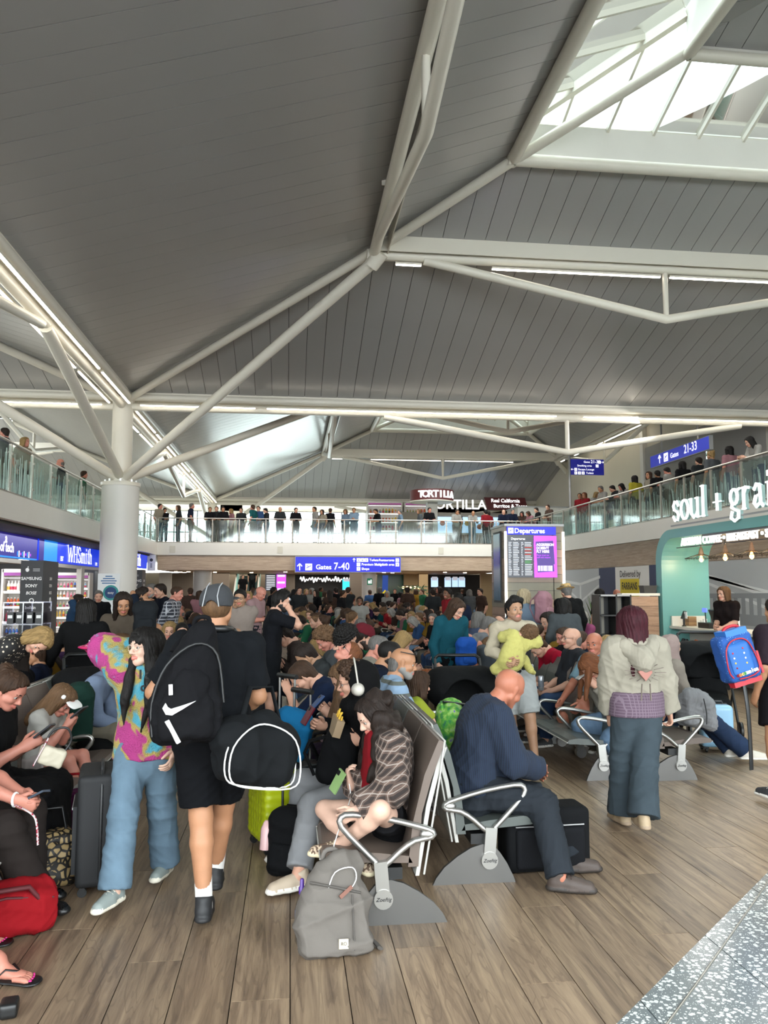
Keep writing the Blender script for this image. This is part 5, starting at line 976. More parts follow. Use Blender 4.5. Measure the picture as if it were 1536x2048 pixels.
r = thing('kiosk_counter', 'white-topped kiosk counter with snack shelves on its front', 'counter', (KX+.1, 0, 0)); MB().box((.42, 11.6, .96), (.8, 7.0, .05)).obj('worktop', M('counter_white', 'd6d2c8', .35), r); MB().box((.62, 11.6, .47), (.36, 7.0, .93)).obj('body', M('counter_panel', 'b8b4ac', .5), r); MB().box((.4, 15.06, 1.05), (.7, .06, .25)).obj('upstand', MATS['counter_white'], r)
for z in (.58, .2): MB().box((.22, 11.6, z), (.42, 6.9, .03)).obj('shelf', WOODT, r); MB().box((.01, 11.6, z+.03), (.02, 6.9, .09)).obj('shelf_lip', WOODT, r)
SNN = 'red,black,orange,lime,maroon,amber,green'.split(',')
SN = [M('snack_%d' % i, c, .35) for i, c in enumerate(('c02030', '202428', 'd06020', 'c8c020', '702018', 'e08a30', '88a030'))]; rr = random.Random(9); b = MB(); b.prism([(-.05, -.04, 0), (.05, -.04, 0), (.05, .04, 0), (-.05, .04, 0)], (0, 0, .02)); b.lathe([(.045, .0), (.05, .05), (.03, .11), (.012, .13)], n=7); sm = b.mesh('snack_packet', SN[0])
for z, n in ((.6, 26), (.22, 22)):
    for i in range(n): y = 14.8-i*.13; o = link('snack_packet', sm, None, (KX+.25+rr.uniform(-.06, .06), y, z+.012), (0, 0, rr.random())); put_slot(o, 0, SN[(i//3+(z > .4)*1) % 7] if z > .4 else M('drink_blue', '3a6a90', .3)); o.scale = (1, 1, 1.1 if z > .4 else 1.7); tag(o, ('%s snack packet, %s from the jamb in the wooden kiosk tray' % (SNN[(i//3+1) % 7], ORD[i])) if z > .4 else '%s blue drink from the jamb on the low kiosk shelf' % ORD[i], 'snack' if z > .4 else 'drink', 'snack packets on the upper kiosk shelf' if z > .4 else 'drinks on the low kiosk shelf')
for i, (px, z) in enumerate(((1402, 2.37), (1450, 2.38), (1503, 2.43), (1545, 2.43))):
    q = atx(px, 1100, KX+.5); r = thing('pendant_lamp', ['wire pendant lamp with wooden top, first from the teal jamb', 'wire pendant lamp with wooden top, second from the teal jamb', 'wire pendant lamp with wooden top, third from the teal jamb', 'wire pendant lamp with wooden top cut off by the photo edge'][i], 'light', (KX+.5, q[1], 2.3), 0, 'pendant lamps at the kiosk'); MB().tube([(0, 0, .2), (0, 0, .37)], .006, 5).obj('cord', BLACKP, r); MB().lathe([(.06, .06), (.045, .12), (.02, .22)], n=12).obj('wooden_cap', WOODT, r); b = MB()
    for a in np.linspace(0, 2*PI, 17)[:-1]: b.tube([(.05*math.cos(a), .05*math.sin(a), .08), (.3*math.cos(a), .3*math.sin(a), .0), (.27*math.cos(a), .27*math.sin(a), -.03)], .004, 4)
    b.tube([(.3*math.cos(a), .3*math.sin(a), 0) for a in np.linspace(0, 2*PI, 25)[:-1]], .005, 4, closed=True); b.obj('wire_shade', M('wire_black', '1c1612', .5), r); MB().lathe([(.015, .05), (.04, -.02), (.03, -.055), (.005, -.07)], n=12).obj('bulb', M('bulb_warm', 'ffd080', .3, emit='ffb050', es=14.), r)
    l = bpy.data.lights.new('pendant_glow', 'POINT'); l.energy = 10; l.color = (1, .75, .45); l.shadow_soft_size = .05; lo = bpy.data.objects.new('pendant_glow', l); COL.objects.link(lo); lo.location = (KX+.5, q[1], 2.18)
def prop(name, label, cat, px, py_, X_, z=None): q = atx(px, py_, X_); return thing(name, label, cat, (X_, q[1], .985 if z is None else z), -PI/2)
r = prop('bag_stack', 'tall stack of folded brown paper bags on the kiosk counter', 'paper bags', 1353, 1245, KX+.45); [MB().box((0, 0, .02+i*.036), (.24, .16, .034)).obj('paper_bag', M('kraft_%d' % (i % 3), ('8a6a4a', '9a7a56', '7a5c40')[i % 3], .8), r) for i in range(9)]
r = prop('bag_stack', 'short stack of brown paper bags behind the card reader', 'paper bags', 1380, 1245, KX+.5); [MB().box((0, 0, .02+i*.036), (.22, .16, .034)).obj('paper_bag', MATS['kraft_%d' % (i % 3)], r) for i in range(5)]
r = prop('card_reader', 'black card reader on a stand on the kiosk counter', 'card reader', 1368, 1248, KX+.25); MB().lathe([(.05, 0), (.02, .03), (.02, .16)], n=10).obj('stand', BLACKP, r); MB().box((0, 0, .22), (.1, .03, .16), 0, Matrix.Rotation(-.4, 3, 'X')).obj('terminal', CHARC, r); MB().box((.08, 0, .22), (.1, .01, .13)).obj('leaflet', TXP, r)
r = prop('till', 'black touch-screen till with a small customer display on the kiosk counter', 'till', 1425, 1245, KX+.45); MB().box((0, 0, .05), (.4, .36, .1)).obj('cash_drawer', BLACKP, r); MB().box((.05, .05, .22), (.34, .04, .26), 0, Matrix.Rotation(.35, 3, 'X')).obj('till_screen', BLACKP, r); MB().tube([(-.14, -.05, .1), (-.14, -.06, .3)], .012, 6).obj('pole', BLACKP, r); MB().box((-.14, -.07, .33), (.14, .03, .08)).obj('customer_display', M('disp_blue', '6a80d0', .3, emit='6078e0', es=.8), r)
for i in range(3): r = prop('cup_stack', 'tapering stack of white paper cups beside the till, %s' % ('nearest the jamb', 'middle one', 'nearest the till')[i], 'paper cups', 1398+i*6, 1245, KX+.6); MB().lathe([(.03, 0), (.04, .08+.03*i), (.043, .09+.03*i)], n=12).obj('cups', TXP, r)
r = prop('collection_box', 'white charity collection box with a round black mark on the counter', 'box', 1463, 1250, KX+.3); MB().box((0, 0, .12), (.2, .2, .24)).obj('box', TXP, r); MB().tube([(.04*math.cos(a), -.103, .14+.04*math.sin(a)) for a in np.linspace(0, 2*PI, 15)[:-1]], .012, 5, closed=True).obj('ring_mark', CHARC, r); MB().ball((0, 0, .29), .07).obj('globe_top', GREYM, r)
r = thing('cake_cabinet', 'glass-fronted cake cabinet with rolls behind the kiosk counter', 'display cabinet', (KX+1.9, 11.3, 0)); MB().box((0, 0, .5), (.7, 2.6, 1.0)).obj('body', CREAM, r); MB().box((-.3, 0, 1.25), (.02, 2.6, .5)).obj('glass_front', GLASS, r); MB().box((0, 0, 1.52), (.72, 2.66, .04)).obj('top', CHARC, r); MB().box((.3, 0, 1.25), (.03, 2.6, .5)).obj('back_panel', CREAM, r)
for i in range(10): o = MB().ball((0, 0, .05), .07, 0, 8, 6, (1, 1.6, .7)).obj('bread_roll', M('bread_%d' % (i % 2), ('c08a40', '8a5a30')[i % 2], .7), None, loc=(KX+1.85, 12.4-i*.25, 1.0+.002)); tag(o, '%s baked roll from the jamb in the kiosk cake cabinet' % ORD[i], 'bread', 'rolls in the cake cabinet'); b = MB(); b.box((0, 0, .1), (.02, .12, .008)); b.obj('slash', CREAM, o)
r = thing('open_shelf', 'black empty shelving unit on the outside of the kiosk wall', 'shelf', (6.28, 15.0, 0)); b = MB(); [b.box((x, 0, .8), (.03, .4, 1.6)) for x in (-.31, 0.02, .31)]; b.obj('uprights', BLACKP, r)
for z in (.02, .4, .82, 1.2, 1.585): MB().box((0, 0, z), (.64, .4, .03)).obj('shelf_board', BLACKP if z < 1.5 else GREYM, r)
MB().box((0, .19, .8), (.6, .02, 1.56)).obj('back_panel', CHARC, r); [MB().box((x, .15, .8), (.11, .04, 1.5)).obj('pale_slat', M('slat_pale', '8f8a7e', .6), r) for x in (-.16, .2)]
r = thing('kiosk_side_wall', 'low timber-tiled kiosk side wall with pale coping', 'partition', (6.98, 15.2, 0)); MB().box((0, .1, .78), (.74, .16, 1.56)).obj('core', CHARC, r); MB().box((0, .1, 1.6), (.8, .24, .05)).obj('coping', TUBE, r); tl = MB().box((0, 0, 0), (.735, .03, .19)).mesh('timber_tile', WOODT); [link('timber_tile', tl, r, (0, .012, .1+i*.195)) for i in range(8)]
r = thing('grey_tray', 'dark grey crate standing on the kiosk wall coping', 'crate', (7.18, 15.3, 1.625)); MB().box((0, 0, .07), (.24, .2, .14), taper=1.15).obj('crate_body', DKGREY, r); MB().box((0, 0, .145), (.29, .25, .02)).obj('rim', DKGREY, r)
r = thing('potted_palm', 'spiky potted palm in front of the printed hoarding', 'plant', tuple(aty(1196, 1174, 19.)*A3(1, 1, 0))); MB().lathe([(.16, 0), (.2, .45)], n=12).obj('planter', CHARC, r); rr = random.Random(2)
for i in range(34): a = rr.uniform(0, 2*PI); e = rr.uniform(.25, .75); b = MB(); P = [Vector((0, 0, .45))+Vector((math.cos(a)*t_*e, math.sin(a)*t_*e, 1.1*t_-.35*t_*t_*e)) for t_ in (0, .4, .8, 1.15)]; n_ = Vector((-math.sin(a), math.cos(a), 0)); b.add([P[0]-n_*.01, P[0]+n_*.01, P[1]+n_*.022, P[2]+n_*.016, P[3], P[2]-n_*.016, P[1]-n_*.022], [(0, 1, 2, 3, 4, 5, 6)]); b.obj('leaf', M('palm_leaf', '5d7a48', .5), r)
# ================================================================== seating
LEA = [M('seat_grey', '4a4f4c', .38, bump=.05, bscale=300), M('seat_brown', '5d5149', .4, bump=.05, bscale=300)]; PIPE = M('seat_piping', 'a8a6a0', .4); ALU = M('cast_alu', 'a9a8a4', .28, metal=.85); LEGM = M('leg_steel', '6c6b69', .34, metal=.75, bump=.04, bscale=90, stretch=(12, 1, 1))
SP = .56; SEATX = {}
def arc_poly(): return [(-.2, 0), (.3, 0), (.285, .04), (.25, .11), (.21, .17), (.17, .215), (.1, .225), (.03, .205), (-.05, .16), (-.13, .1), (-.18, .04)]
_sm = {}
def seat_meshes():
    if _sm: return _sm
    pr = [(.45, .325), (.465, .34), (.45, .362), (.36, .375), (.15, .355), (.0, .335), (-.02, .30), (.15, .305), (.36, .32)]
    b = MB(); w = SP-.02; b.prism([(x, -w/2, z) for x, z in pr], (0, w, 0)); _sm['seat'] = b.mesh('seat', LEA[0])
    b = MB(); b.tube([(.468, -w/2, .338), (.468, w/2, .338)], .006, 5); _sm['pipe'] = b.mesh('piping', PIPE)
    pr = [(.005, .28), (-.02, .5), (-.085, .75), (-.15, .9), (-.165, .93), (-.195, .92), (-.175, .86), (-.12, .72), (-.07, .55), (-.05, .28)]
    b = MB(); b.prism([(x, -w/2, z) for x, z in pr], (0, w, 0)); _sm['back'] = b.mesh('backrest', LEA[0])
    b = MB(); b.prism([(x-.036, -w/2+.01, z-.01) for x, z in [(.0, .24), (-.06, .6), (-.13, .86), (-.16, .9), (-.175, .9), (-.14, .8), (-.08, .58), (-.02, .24)]], (0, w-.02, 0)); b.tube([(-.2, -w/2, .4), (-.08, -w/2, .24), (-.17, -w/2, .75), (-.197, -w/2, .925), (-.197, w/2, .925), (-.17, w/2, .75), (-.08, w/2, .24)][1:], .006, 5); _sm['shell'] = b.mesh('back_shell', PIPE)
    b = MB(); P = [(.145, .39), (.05, .49), (-.03, .555), (-.12, .575), (-.125, .61), (-.05, .645), (.12, .7), (.3, .735), (.36, .72), (.36, .66), (.27, .54), (.18, .43)]; Q = []
    P = [(x, .285+(z-.39)*.8) for x, z in P]
    for i in range(len(P)):
        a, c, d, e = [np.array(P[(i+k_) % len(P)]) for k_ in (-1, 0, 1, 2)]
        for t in (0, .5): Q.append(.5*((2*c)+(d-a)*t+(2*a-5*c+4*d-e)*t*t+(3*c-a-3*d+e)*t**3))
    b.tube([(x, 0, z) for x, z in Q], .021, 8, closed=True, flat=.8); b.bar((.155, 0, .32), (.14, 0, .15), .07, .05, up=(0, 1, 0)); b.ball((-.1, 0, .447), .036, 0, 8, 6, (1.3, .6, .8)); b.lathe([(.05, -.032), (.05, .032)], (.14, 0, .135), n=20, R=Matrix.Rotation(PI/2, 3, 'X')); _sm['arm'] = b.mesh('armrest', ALU)
    b = MB(); b.prism([(x, -.011, z) for x, z in arc_poly()], (0, .022, 0)); _sm['leg'] = b.mesh('leg', LEGM); return _sm
def seat_row(label, x, y0, n, f, cols, arms=None):
    """Beam seating along +y; f=+1 faces +x, -1 faces -x. Slot i is centred at y0+.28+.56 i."""
    m = seat_meshes(); r = thing('bench_seating', label, 'seating', (x, y0, 0)); sx = f
    def put(nm, me, y, mat=None): o = link(nm, me, r, (0, y, 0)); o.scale = (sx, 1, 1); (put_slot(o, 0, mat) if mat else None); return o
    bm = MB(); bm.box((f*.08, n*SP/2, .25), (.09, n*SP-.02, .06)); bm.obj('beam', BLACKP, r)
    for i in range(n):
        y = (i+.5)*SP; c = LEA[cols[i % len(cols)]]; put('seat', m['seat'], y, c); put('piping', m['pipe'], y); put('backrest', m['back'], y, c); put('back_shell', m['shell'], y)
    for i in range(0, n+1):
        if arms is None or i in arms: put('armrest', m['arm'], i*SP)
    for i in range(0, n+1, 3):
        put('leg', m['leg'], i*SP)
        if i == 0: text('emblem', 'Zoeftig', (f*.14, -.034, .135), RF_, .028, CHARC, r, extrude=.0005, shear=.3)
    return r
XA, XB, XC, XD, XL, XK = .64, 1.055, 2.99, 3.41, -1.93, -2.36
seat_row('back-to-back seat row whose end armrest is beside the plaid shirt', XA, 4.27, 10, -1, (1, 1, 0), (0, 2, 4, 6, 8, 10)); seat_row('seat row of grey leather where the bald man in navy sits', XB, 4.78, 9, 1, (0, 0, 1), (0, 3, 5, 7, 9))
seat_row('seat row facing the aisle beyond the man carrying the baby', XC, 7.1, 8, -1, (0, 0, 1)); seat_row('brown seat row behind the woman in the cream hoodie', XD, 7.02, 8, 1, (1, 0, 1), (0, 3, 6, 8))
seat_row('seat row along the left where the woman in black sits', XL, 3.35, 13, 1, (1, 1, 0, 0, 0), (0, 3, 6, 7, 9, 11)); seat_row('seat row behind the left row facing the newsagent', XK, 5.3, 9, -1, (1, 0, 0))
for k_, (yy, n) in enumerate(((13.6, 14), (22.8, 14))):
    for nm, x, f in (('left', -2.15, 1), ('left', -2.58, -1), ('middle', .64, -1), ('middle', 1.06, 1), ('right', 2.99, -1), ('right', 3.41, 1)):
        if nm == 'left' and f < 0 and k_: continue
        seat_row('%s block of seats in the %s rows, facing %s' % ('second' if k_ == 0 else 'farthest', nm, 'the pillar side' if f > 0 else 'the newsagent side'), x, yy, n, f, (0, 1, 0), tuple(range(0, n+1, 2)))
# ================================================================== luggage
FAB = lambda c: M('fabric_'+c, shade(c, .7), .85, bump=.15, bscale=260, spec=.15)
def rbox(name, c, h, r, mats, parent, vox=.012, **kw): return blob(name, [bx(c, h, r)], mats, parent, h=vox, k=.01, **kw)
def suitcase(label, loc, rz, W_, D_, H_, col, rib='v', handle=0, name='suitcase', soft=False, tilt=None, rough=.35, grp=None):
    r = thing(name, label, 'suitcase', loc, rz); m = M('case_'+col, col, .75 if soft else rough, bump=.1 if soft else 0, bscale=400); wz = .055
    if tilt: r.rotation_euler = (tilt[0], tilt[1], rz)
    def disp(V):
        u = V[:, 0] if rib == 'v' else V[:, 2]
        if rib == 'h': return .004*np.sign(np.sin(V[:, 2]*2*PI/.06))
        if rib == 'x': return .004*(np.sin((V[:, 0]+V[:, 2])*60)*np.sin((V[:, 0]-V[:, 2])*60))
        return .004*np.clip(np.sin(u*2*PI/.055)*3, -1, 1)
    blob('shell', [bx((0, 0, wz+H_/2), (W_/2, D_/2, H_/2), .045 if not soft else .03)], m, r, h=.012, k=.01, disp=None if soft or rib is None else disp)
    b = MB(); z0, z1 = wz+.02, wz+H_-.02
    b.tube([(-W_/2-.002, 0, z0+.04), (-W_/2-.002, 0, z1-.04), (-W_/2+.04, 0, z1+.022), (W_/2-.04, 0, z1+.022), (W_/2+.002, 0, z1-.04), (W_/2+.002, 0, z0+.04), (W_/2-.04, 0, z0-.022), (-W_/2+.04, 0, z0-.022)], .009, 6, closed=True); b.obj('zip_seam', CHARC, r)
    for x in (-1, 1):
        for y in (-1, 1): b = MB(); b.lathe([(.026, -.011), (.026, .011)], (x*(W_/2-.05), y*(D_/2-.04), .026), n=12, R=Matrix.Rotation(PI/2, 3, 'Y')); b.box((x*(W_/2-.05), y*(D_/2-.04), .05), (.05, .03, .03)); b.obj('wheel', BLACKP, r)
    b = MB(); b.tube([(-.09, 0, wz+H_), (-.08, 0, wz+H_+.03), (.08, 0, wz+H_+.03), (.09, 0, wz+H_)], .012, 6); b.obj('carry_handle', CHARC, r)
    if handle:
        b = MB(); y = D_/2-.05
        for x in (-.09, .09): b.tube([(x, y, wz+H_-.02), (x, y, wz+H_+handle)], .009, 8)
        b.obj('handle_tube', ALU, r); MB().tube([(-.11, y, wz+H_+handle), (.11, y, wz+H_+handle)], .019, 8).obj('handle_grip', BLACKP, r)
    if soft:
        MB().box((0, -D_/2-.008, wz+H_*.42), (W_*.8, .03, H_*.6)).obj('front_pocket', m, r); b = MB(); b.box((0, -D_/2-.025, wz+H_*.7), (W_*.74, .006, .012)); b.obj('pocket_zip', GREYM, r)
    return r
def backpack(label, loc, rot, W_, D_, H_, col, mats=None, name='backpack', straps=True, vox=.012, pocket=True, lid=False, col2=None, cat='bag'):
    r = thing(name, label, cat, loc); r.rotation_euler = rot; m = mats or FAB(col); m2 = FAB(col2 or col) if not mats or col2 else m
    blob('main_body', [bx((0, 0, H_*.47), (W_/2, D_/2, H_*.47), min(W_, D_)*.3), rc((-W_*.2, 0, H_*.86), (W_*.2, 0, H_*.86), D_*.5, f=(0, 1, 0), s=1.05)], m, r, h=vox, k=.05, wr=.006, wf=.6)
    if pocket: blob('front_pocket', [bx((0, -D_*.5, H_*.3), (W_*.4, D_*.16, H_*.24), .04)], m2, r, h=vox, k=.02, wr=.004)
    MB().tube([(-W_*.42, -D_*.25, H_*.2), (-W_*.44, -D_*.25, H_*.6), (-W_*.3, -D_*.28, H_*.93), (0, -D_*.3, H_*1.0), (W_*.3, -D_*.28, H_*.93), (W_*.44, -D_*.25, H_*.6), (W_*.42, -D_*.25, H_*.2)], .006, 5).obj('zip', CHARC, r)
    MB().tube([(-.05, D_*.3, H_*.95), (-.045, D_*.3, H_*1.06), (.045, D_*.3, H_*1.06), (.05, D_*.3, H_*.95)], .012, 6).obj('grab_loop', m2, r)
    if straps:
        for s_ in (-1, 1): MB().tube([(s_*W_*.22, D_*.45, H_*.92), (s_*W_*.28, D_*.85, H_*.75), (s_*W_*.32, D_*.9, H_*.5), (s_*W_*.36, D_*.5, H_*.12)], .028, 6, flat=.35).obj('strap', m2, r)
    return r
# left side
q = atz(172, 1800); suitcase('black soft suitcase standing before the tie-dye jumper', (q[0]+.02, q[1]+.22, 0), math.radians(-78), .42, .26, .62, '17181a', soft=True)
q = atz(30, 1880); r = thing('holdall', 'bright red holdall on the floor at the photo edge', 'bag', (q[0]-.08, q[1]+.08, 0), .35); RED = FAB('b81420'); blob('bag_body', [bx((0, 0, .12), (.24, .14, .115), .07), rc((-.18, 0, .2), (.16, 0, .2), .06)], RED, r, h=.01, k=.04, wr=.008, wf=.7); MB().tube([(-.22, -.11, .18), (0, -.13, .215), (.22, -.11, .18)], .007, 5).obj('zip', M('dark_red', '4a0e14', .7), r); MB().tube([(.2, -.1, .12), (.1, -.15, .26), (-.1, -.15, .26), (-.2, -.1, .12)], .013, 6).obj('strap', MATS['dark_red'], r)
def leop(t, v):
    n = nd(t, 'ShaderNodeTexVoronoi', i_Scale=26., feature='DISTANCE_TO_EDGE'); t.links.new(v, n.inputs['Vector']); r_ = ramp(t, [(.0, '15110d'), (.12, '15110d'), (.16, '9a8258'), (1, 'b09a6c')]); t.links.new(n.outputs[0], r_.inputs[0]); return r_.outputs[0]
LEO = pat('leopard_print', leop, .6); q = atz(95, 1790); r = thing('tote_bag', 'leopard print bag on the floor against the brown trousers', 'bag', (q[0]-.02, q[1]+.12, 0), .3); blob('bag_body', [bx((0, 0, .16), (.12, .08, .16), .05)], LEO, r, h=.011, k=.03, wr=.012, wf=.6); MB().tube([(-.08, 0, .3), (-.06, 0, .45), (.05, 0, .45), (.08, 0, .3)], .009, 6).obj('handle', BLACKP, r)
q = atz(118, 1730); r = thing('carrier_bag', 'purple carrier bag with red handles behind the black suitcase', 'bag', (q[0]-.02, q[1]+.32, 0), .2); blob('bag_body', [bx((0, 0, .19), (.15, .07, .19), .03)], FAB('6a2258'), r, h=.012, k=.03, wr=.01, wf=.5); MB().tube([(-.07, -.05, .37), (-.05, -.06, .5), (.05, -.06, .5), (.07, -.05, .37)], .012, 6).obj('handle', RED, r)
q = atz(12, 2035); r = thing('strap_end', 'black strap end with buckle at the bottom corner of the floor', 'strap', (q[0]-.02, q[1], 0), .2); MB().box((-.06, 0, .03), (.2, .05, .03)).obj('webbing', BLACKP, r); rbox('buckle', (.03, 0, .035), (.035, .045, .03), .012, BLACKP, r, .008); MB().box((-.1, 0, .012), (.1, .05, .024)).obj('slider', BLACKP, r)
# foreground grey backpack, bottle
GREYP = M('grey_canvas', '625d58', .88, bump=.2, bscale=320, var=.04, vscale=8, spec=.2); q = atz(668, 1930); r = thing('backpack', 'grey canvas backpack slumped on the floor below the end seat', 'bag', (q[0], q[1]+.1, 0), .1); r.rotation_euler = (math.radians(-20), math.radians(4), .14)
blob('main_body', [bx((0, .0, .12), (.175, .085, .12), .045), rc((-.06, .0, .24), (.07, .0, .24), .11, f=(0, 1, 0), s=1.35), rc((-.03, .02, .34), (.06, .03, .36), .075, f=(0, 1, 0), s=1.2), rc((.02, .04, .4), (.1, .06, .4), .05)], GREYP, r, h=.009, k=.05, wr=.014, wf=.7, seed=4)
MB().box((.045, -.088, .27), (.018, .012, .075), 0, Matrix.Rotation(.9, 3, 'Y')).obj('leather_pull', M('tan_leather', '6a4030', .6), r); MB().tube([(-.13, -.072, .315), (0, -.092, .29), (.12, -.082, .265)], .006, 5).obj('pocket_seam', M('grey_seam', '4a4642', .9), r); MB().tube([(.075, -.094, .26), (.085, -.096, .02)], .005, 5).obj('side_seam', MATS['grey_seam'], r)
MB().box((.03, -.101, .05), (.045, .012, .042)).obj('cloth_label', M('label_cream', 'b8ad9a', .8), r); text('lettering', 'RO', (.03, -.109, .05), RF_, .02, CHARC, r, extrude=.0004); MB().tube(spline([(-.05, .03, .38), (-.04, .02, .455), (.02, .02, .46), (.03, .03, .38)]), .014, 6, flat=.6).obj('grab_loop', GREYP, r); MB().tube([(.15, .06, .1), (.22, .02, .04), (.23, -.02, .02)], .022, 6, flat=.4).obj('strap', MATS['grey_seam'], r)
q = atz(603, 1885); r = thing('water_bottle', 'clear plastic water bottle with purple cap beside the grey backpack', 'bottle', (q[0], q[1], 0)); PETM = bpy.data.materials.new('clear_plastic'); PETM.use_nodes = True; t = PETM.node_tree; t.nodes.remove(t.nodes['Principled BSDF']); tr = nd(t, 'ShaderNodeBsdfTransparent'); tr.inputs[0].default_value = (.9, .92, .93, 1); gl = nd(t, 'ShaderNodeBsdfGlossy'); gl.inputs['Roughness'].default_value = .05; mx = nd(t, 'ShaderNodeMixShader'); mx.inputs[0].default_value = .16; t.links.new(tr.outputs[0], mx.inputs[1]); t.links.new(gl.outputs[0], mx.inputs[2]); t.links.new(mx.outputs[0], t.nodes['Material Output'].inputs[0])
MB().lathe([(.03, 0), (.034, .01), (.032, .05), (.034, .09), (.032, .13), (.034, .16), (.03, .19), (.016, .225), (.014, .24)], n=18).obj('bottle_body', PETM, r); MB().lathe([(.016, .232), (.017, .262), (.011, .27), (.01, .3), (.006, .305)], n=14).obj('cap', M('purple_cap', '4a2a80', .35), r); MB().lathe([(.0345, .1), (.0345, .155)], n=18).obj('wrap_label', M('label_blue', '3a6aa8', .4, alpha=.75), r)
# cases between the left aisle and the middle row
q = atz(528, 1705); suitcase('lime green ribbed suitcase beside the middle seat row', (q[0]+.05, q[1]+.1, 0), math.radians(-70), .4, .24, .5, 'a8b414', rib='x'); q = atz(580, 1660); suitcase('magenta hard suitcase behind the lime green one', (q[0]+.02, q[1]+.42, 0), math.radians(-75), .4, .24, .5, 'c01a78', rib='v')
r = backpack('black rucksack with a pink bottle leaning on the lime suitcase', tuple(atz(562, 1765)*A3(1, 1, 0)+A3(.03, .12, .0)), (-.12, 0, -.5), .24, .16, .37, '121316'); MB().lathe([(.035, 0), (.036, .12), (.02, .16), (.012, .17)], (-.13, -.05, .14), n=12).obj('pocket_bottle', M('pink_bottle', 'd8b0b0', .3), r)
for i, (px, py_, y) in enumerate(((551, 1352, 6.0), (580, 1382, 5.7))):
    q = aty(px, py_, y); suitcase(['grey cabin case with tall telescopic handle behind the duffel', 'dark cabin case with telescopic handle near the navy polo'][i], (q[0]+.04, y, 0), -.9, .36, .22, .5, ['3a3c40', '24262a'][i], handle=float(q[2])-.56)
r = backpack('bright blue nylon rucksack lying on the cabin cases', tuple(aty(575, 1510, 5.6)), (.2, .3, -.4), .26, .16, .3, '1a86c4', straps=False); q = aty(575, 1510, 5.6)
r = backpack('large black rucksack in the lap of the hooded person', tuple(aty(668, 1560, 5.25)), (.25, 0, 1.4), .44, .24, .3, '0e0f12')
# bald man's black case, green bag, pale blue case
q = atz(1085, 1755); r = thing('trolley_bag', 'black wheeled bag under the bald man\'s seat', 'bag', (q[0]+.06, q[1]+.16, 0), .05); rbox('bag_body', (0, 0, .2), (.27, .12, .19), .04, FAB('101215'), r); rbox('front_pocket', (.0, -.12, .16), (.22, .03, .12), .02, FAB('16181c'), r); MB().tube([(-.1, 0, .38), (-.09, 0, .43), (.09, 0, .43), (.1, 0, .38)], .012, 6).obj('handle', BLACKP, r); MB().tube([(-.22, -.125, .29), (.22, -.125, .29)], .005, 5).obj('zip', GREYM, r)
def grn(t, v):
    n = nd(t, 'ShaderNodeTexNoise', i_Scale=22., i_Detail=3.); t.links.new(v, n.inputs['Vector']); r_ = ramp(t, [(.3, '1c5a48'), (.42, '3f8a30'), (.52, '6a9a3a'), (.6, '90b860'), (.7, '6a5aa0')]); t.links.new(n.outputs[0], r_.inputs[0]); return r_.outputs[0]
r = backpack('green garden-print rucksack with black straps standing on a seat', (1.18, 5.62, .475), (-.1, -.28, 1.45), .36, .2, .46, 'x', mats=pat('garden_print', grn), straps=False); MB().tube([(.02, -.14, 0), (.03, -.15, .25), (.03, -.1, .46), (.02, .05, .5)], .03, 6, flat=.3).obj('black_strap', BLACKP, r)
q = atz(1448, 1510); suitcase('pale blue hard suitcase beside the jeans and striped trainers', (q[0]+.02, q[1]+.2, 0), math.radians(-12), .34, .24, .44, '8ab4d0', rib=None); 
# pushchairs
def pushchair(label, loc, rz, hood='0f1012', s=1., extra=None):
    r = thing('pushchair', label, 'pushchair', loc, rz, s=s); m = FAB(hood)                    # faces local +y
    blob('hood', [rc((-.2, 0, .78), (.2, 0, .78), .2, f=(0, 1, 0), s=.8), rc((-.2, -.12, .66), (.2, -.12, .66), .12), rc((0, .2, .66), (0, .3, .6), .2, sub=1, k=.03)], m, r, h=.016, k=.06, wr=.004, wf=.5)
    blob('seat_fabric', [rc((0, -.14, .72), (0, .02, .38), .2, .2, f=(0, 1, .4), s=2.6), rc((0, .02, .38), (0, .3, .36), .19, .18, f=(0, 0, 1), s=2.4)], m, r, h=.016, k=.04)
    b = MB()
    for x in (-.24, .24): b.tube([(x, -.42, 1.02), (x, -.22, .78), (x, .08, .4), (x, .32, .1)], .014, 8); b.tube([(x, .05, .42), (x, -.3, .1)], .014, 8)
    b.obj('frame', CHARC, r); MB().tube([(-.24, -.42, 1.02), (-.2, -.46, 1.05), (.2, -.46, 1.05), (.24, -.42, 1.02)], .018, 8).obj('handlebar', BLACKP, r)
    for x in (-.25, .25):
        for y in (-.3, .34): MB().lathe([(.06, -.02), (.09, -.018), (.09, .018), (.06, .02)], (x, y, .09), n=18, R=Matrix.Rotation(PI/2, 3, 'Y')).obj('wheel', BLACKP, r)
    blob('basket', [bx((0, -.02, .2), (.2, .2, .07), .03)], FAB('16171a'), r, h=.018, k=.02); return r
p = pushchair('black pushchair with closed hood before the man holding the baby', (*aty(925, 1400, 7.9)[:2], 0), math.radians(175), s=.98); MB().tube([(.0, -.2, .9), (.03, -.21, .915), (.06, -.2, .9)], .008, 5).obj('swoosh_mark', TXP, p)
pushchair('black pushchair parked beyond the grey jacket near the kiosk', (*aty(1415, 1360, 9.2)[:2], 0), math.radians(160), s=1.12); p = pushchair('black pushchair behind the left seats with a pink spotted cloth on it', (*aty(195, 1330, 7.6)[:2], 0), math.radians(200), s=1.05)
def dots(c1, c2, sc_, th_):
    def fn(t, v):
        n = nd(t, 'ShaderNodeTexVoronoi', i_Scale=sc_, feature='F1'); n.inputs['Randomness'].default_value = .5; t.links.new(v, n.inputs['Vector']); return mixc(t, mathn(t, 'LESS_THAN', n.outputs['Distance'], th_), c1, c2)
    return fn
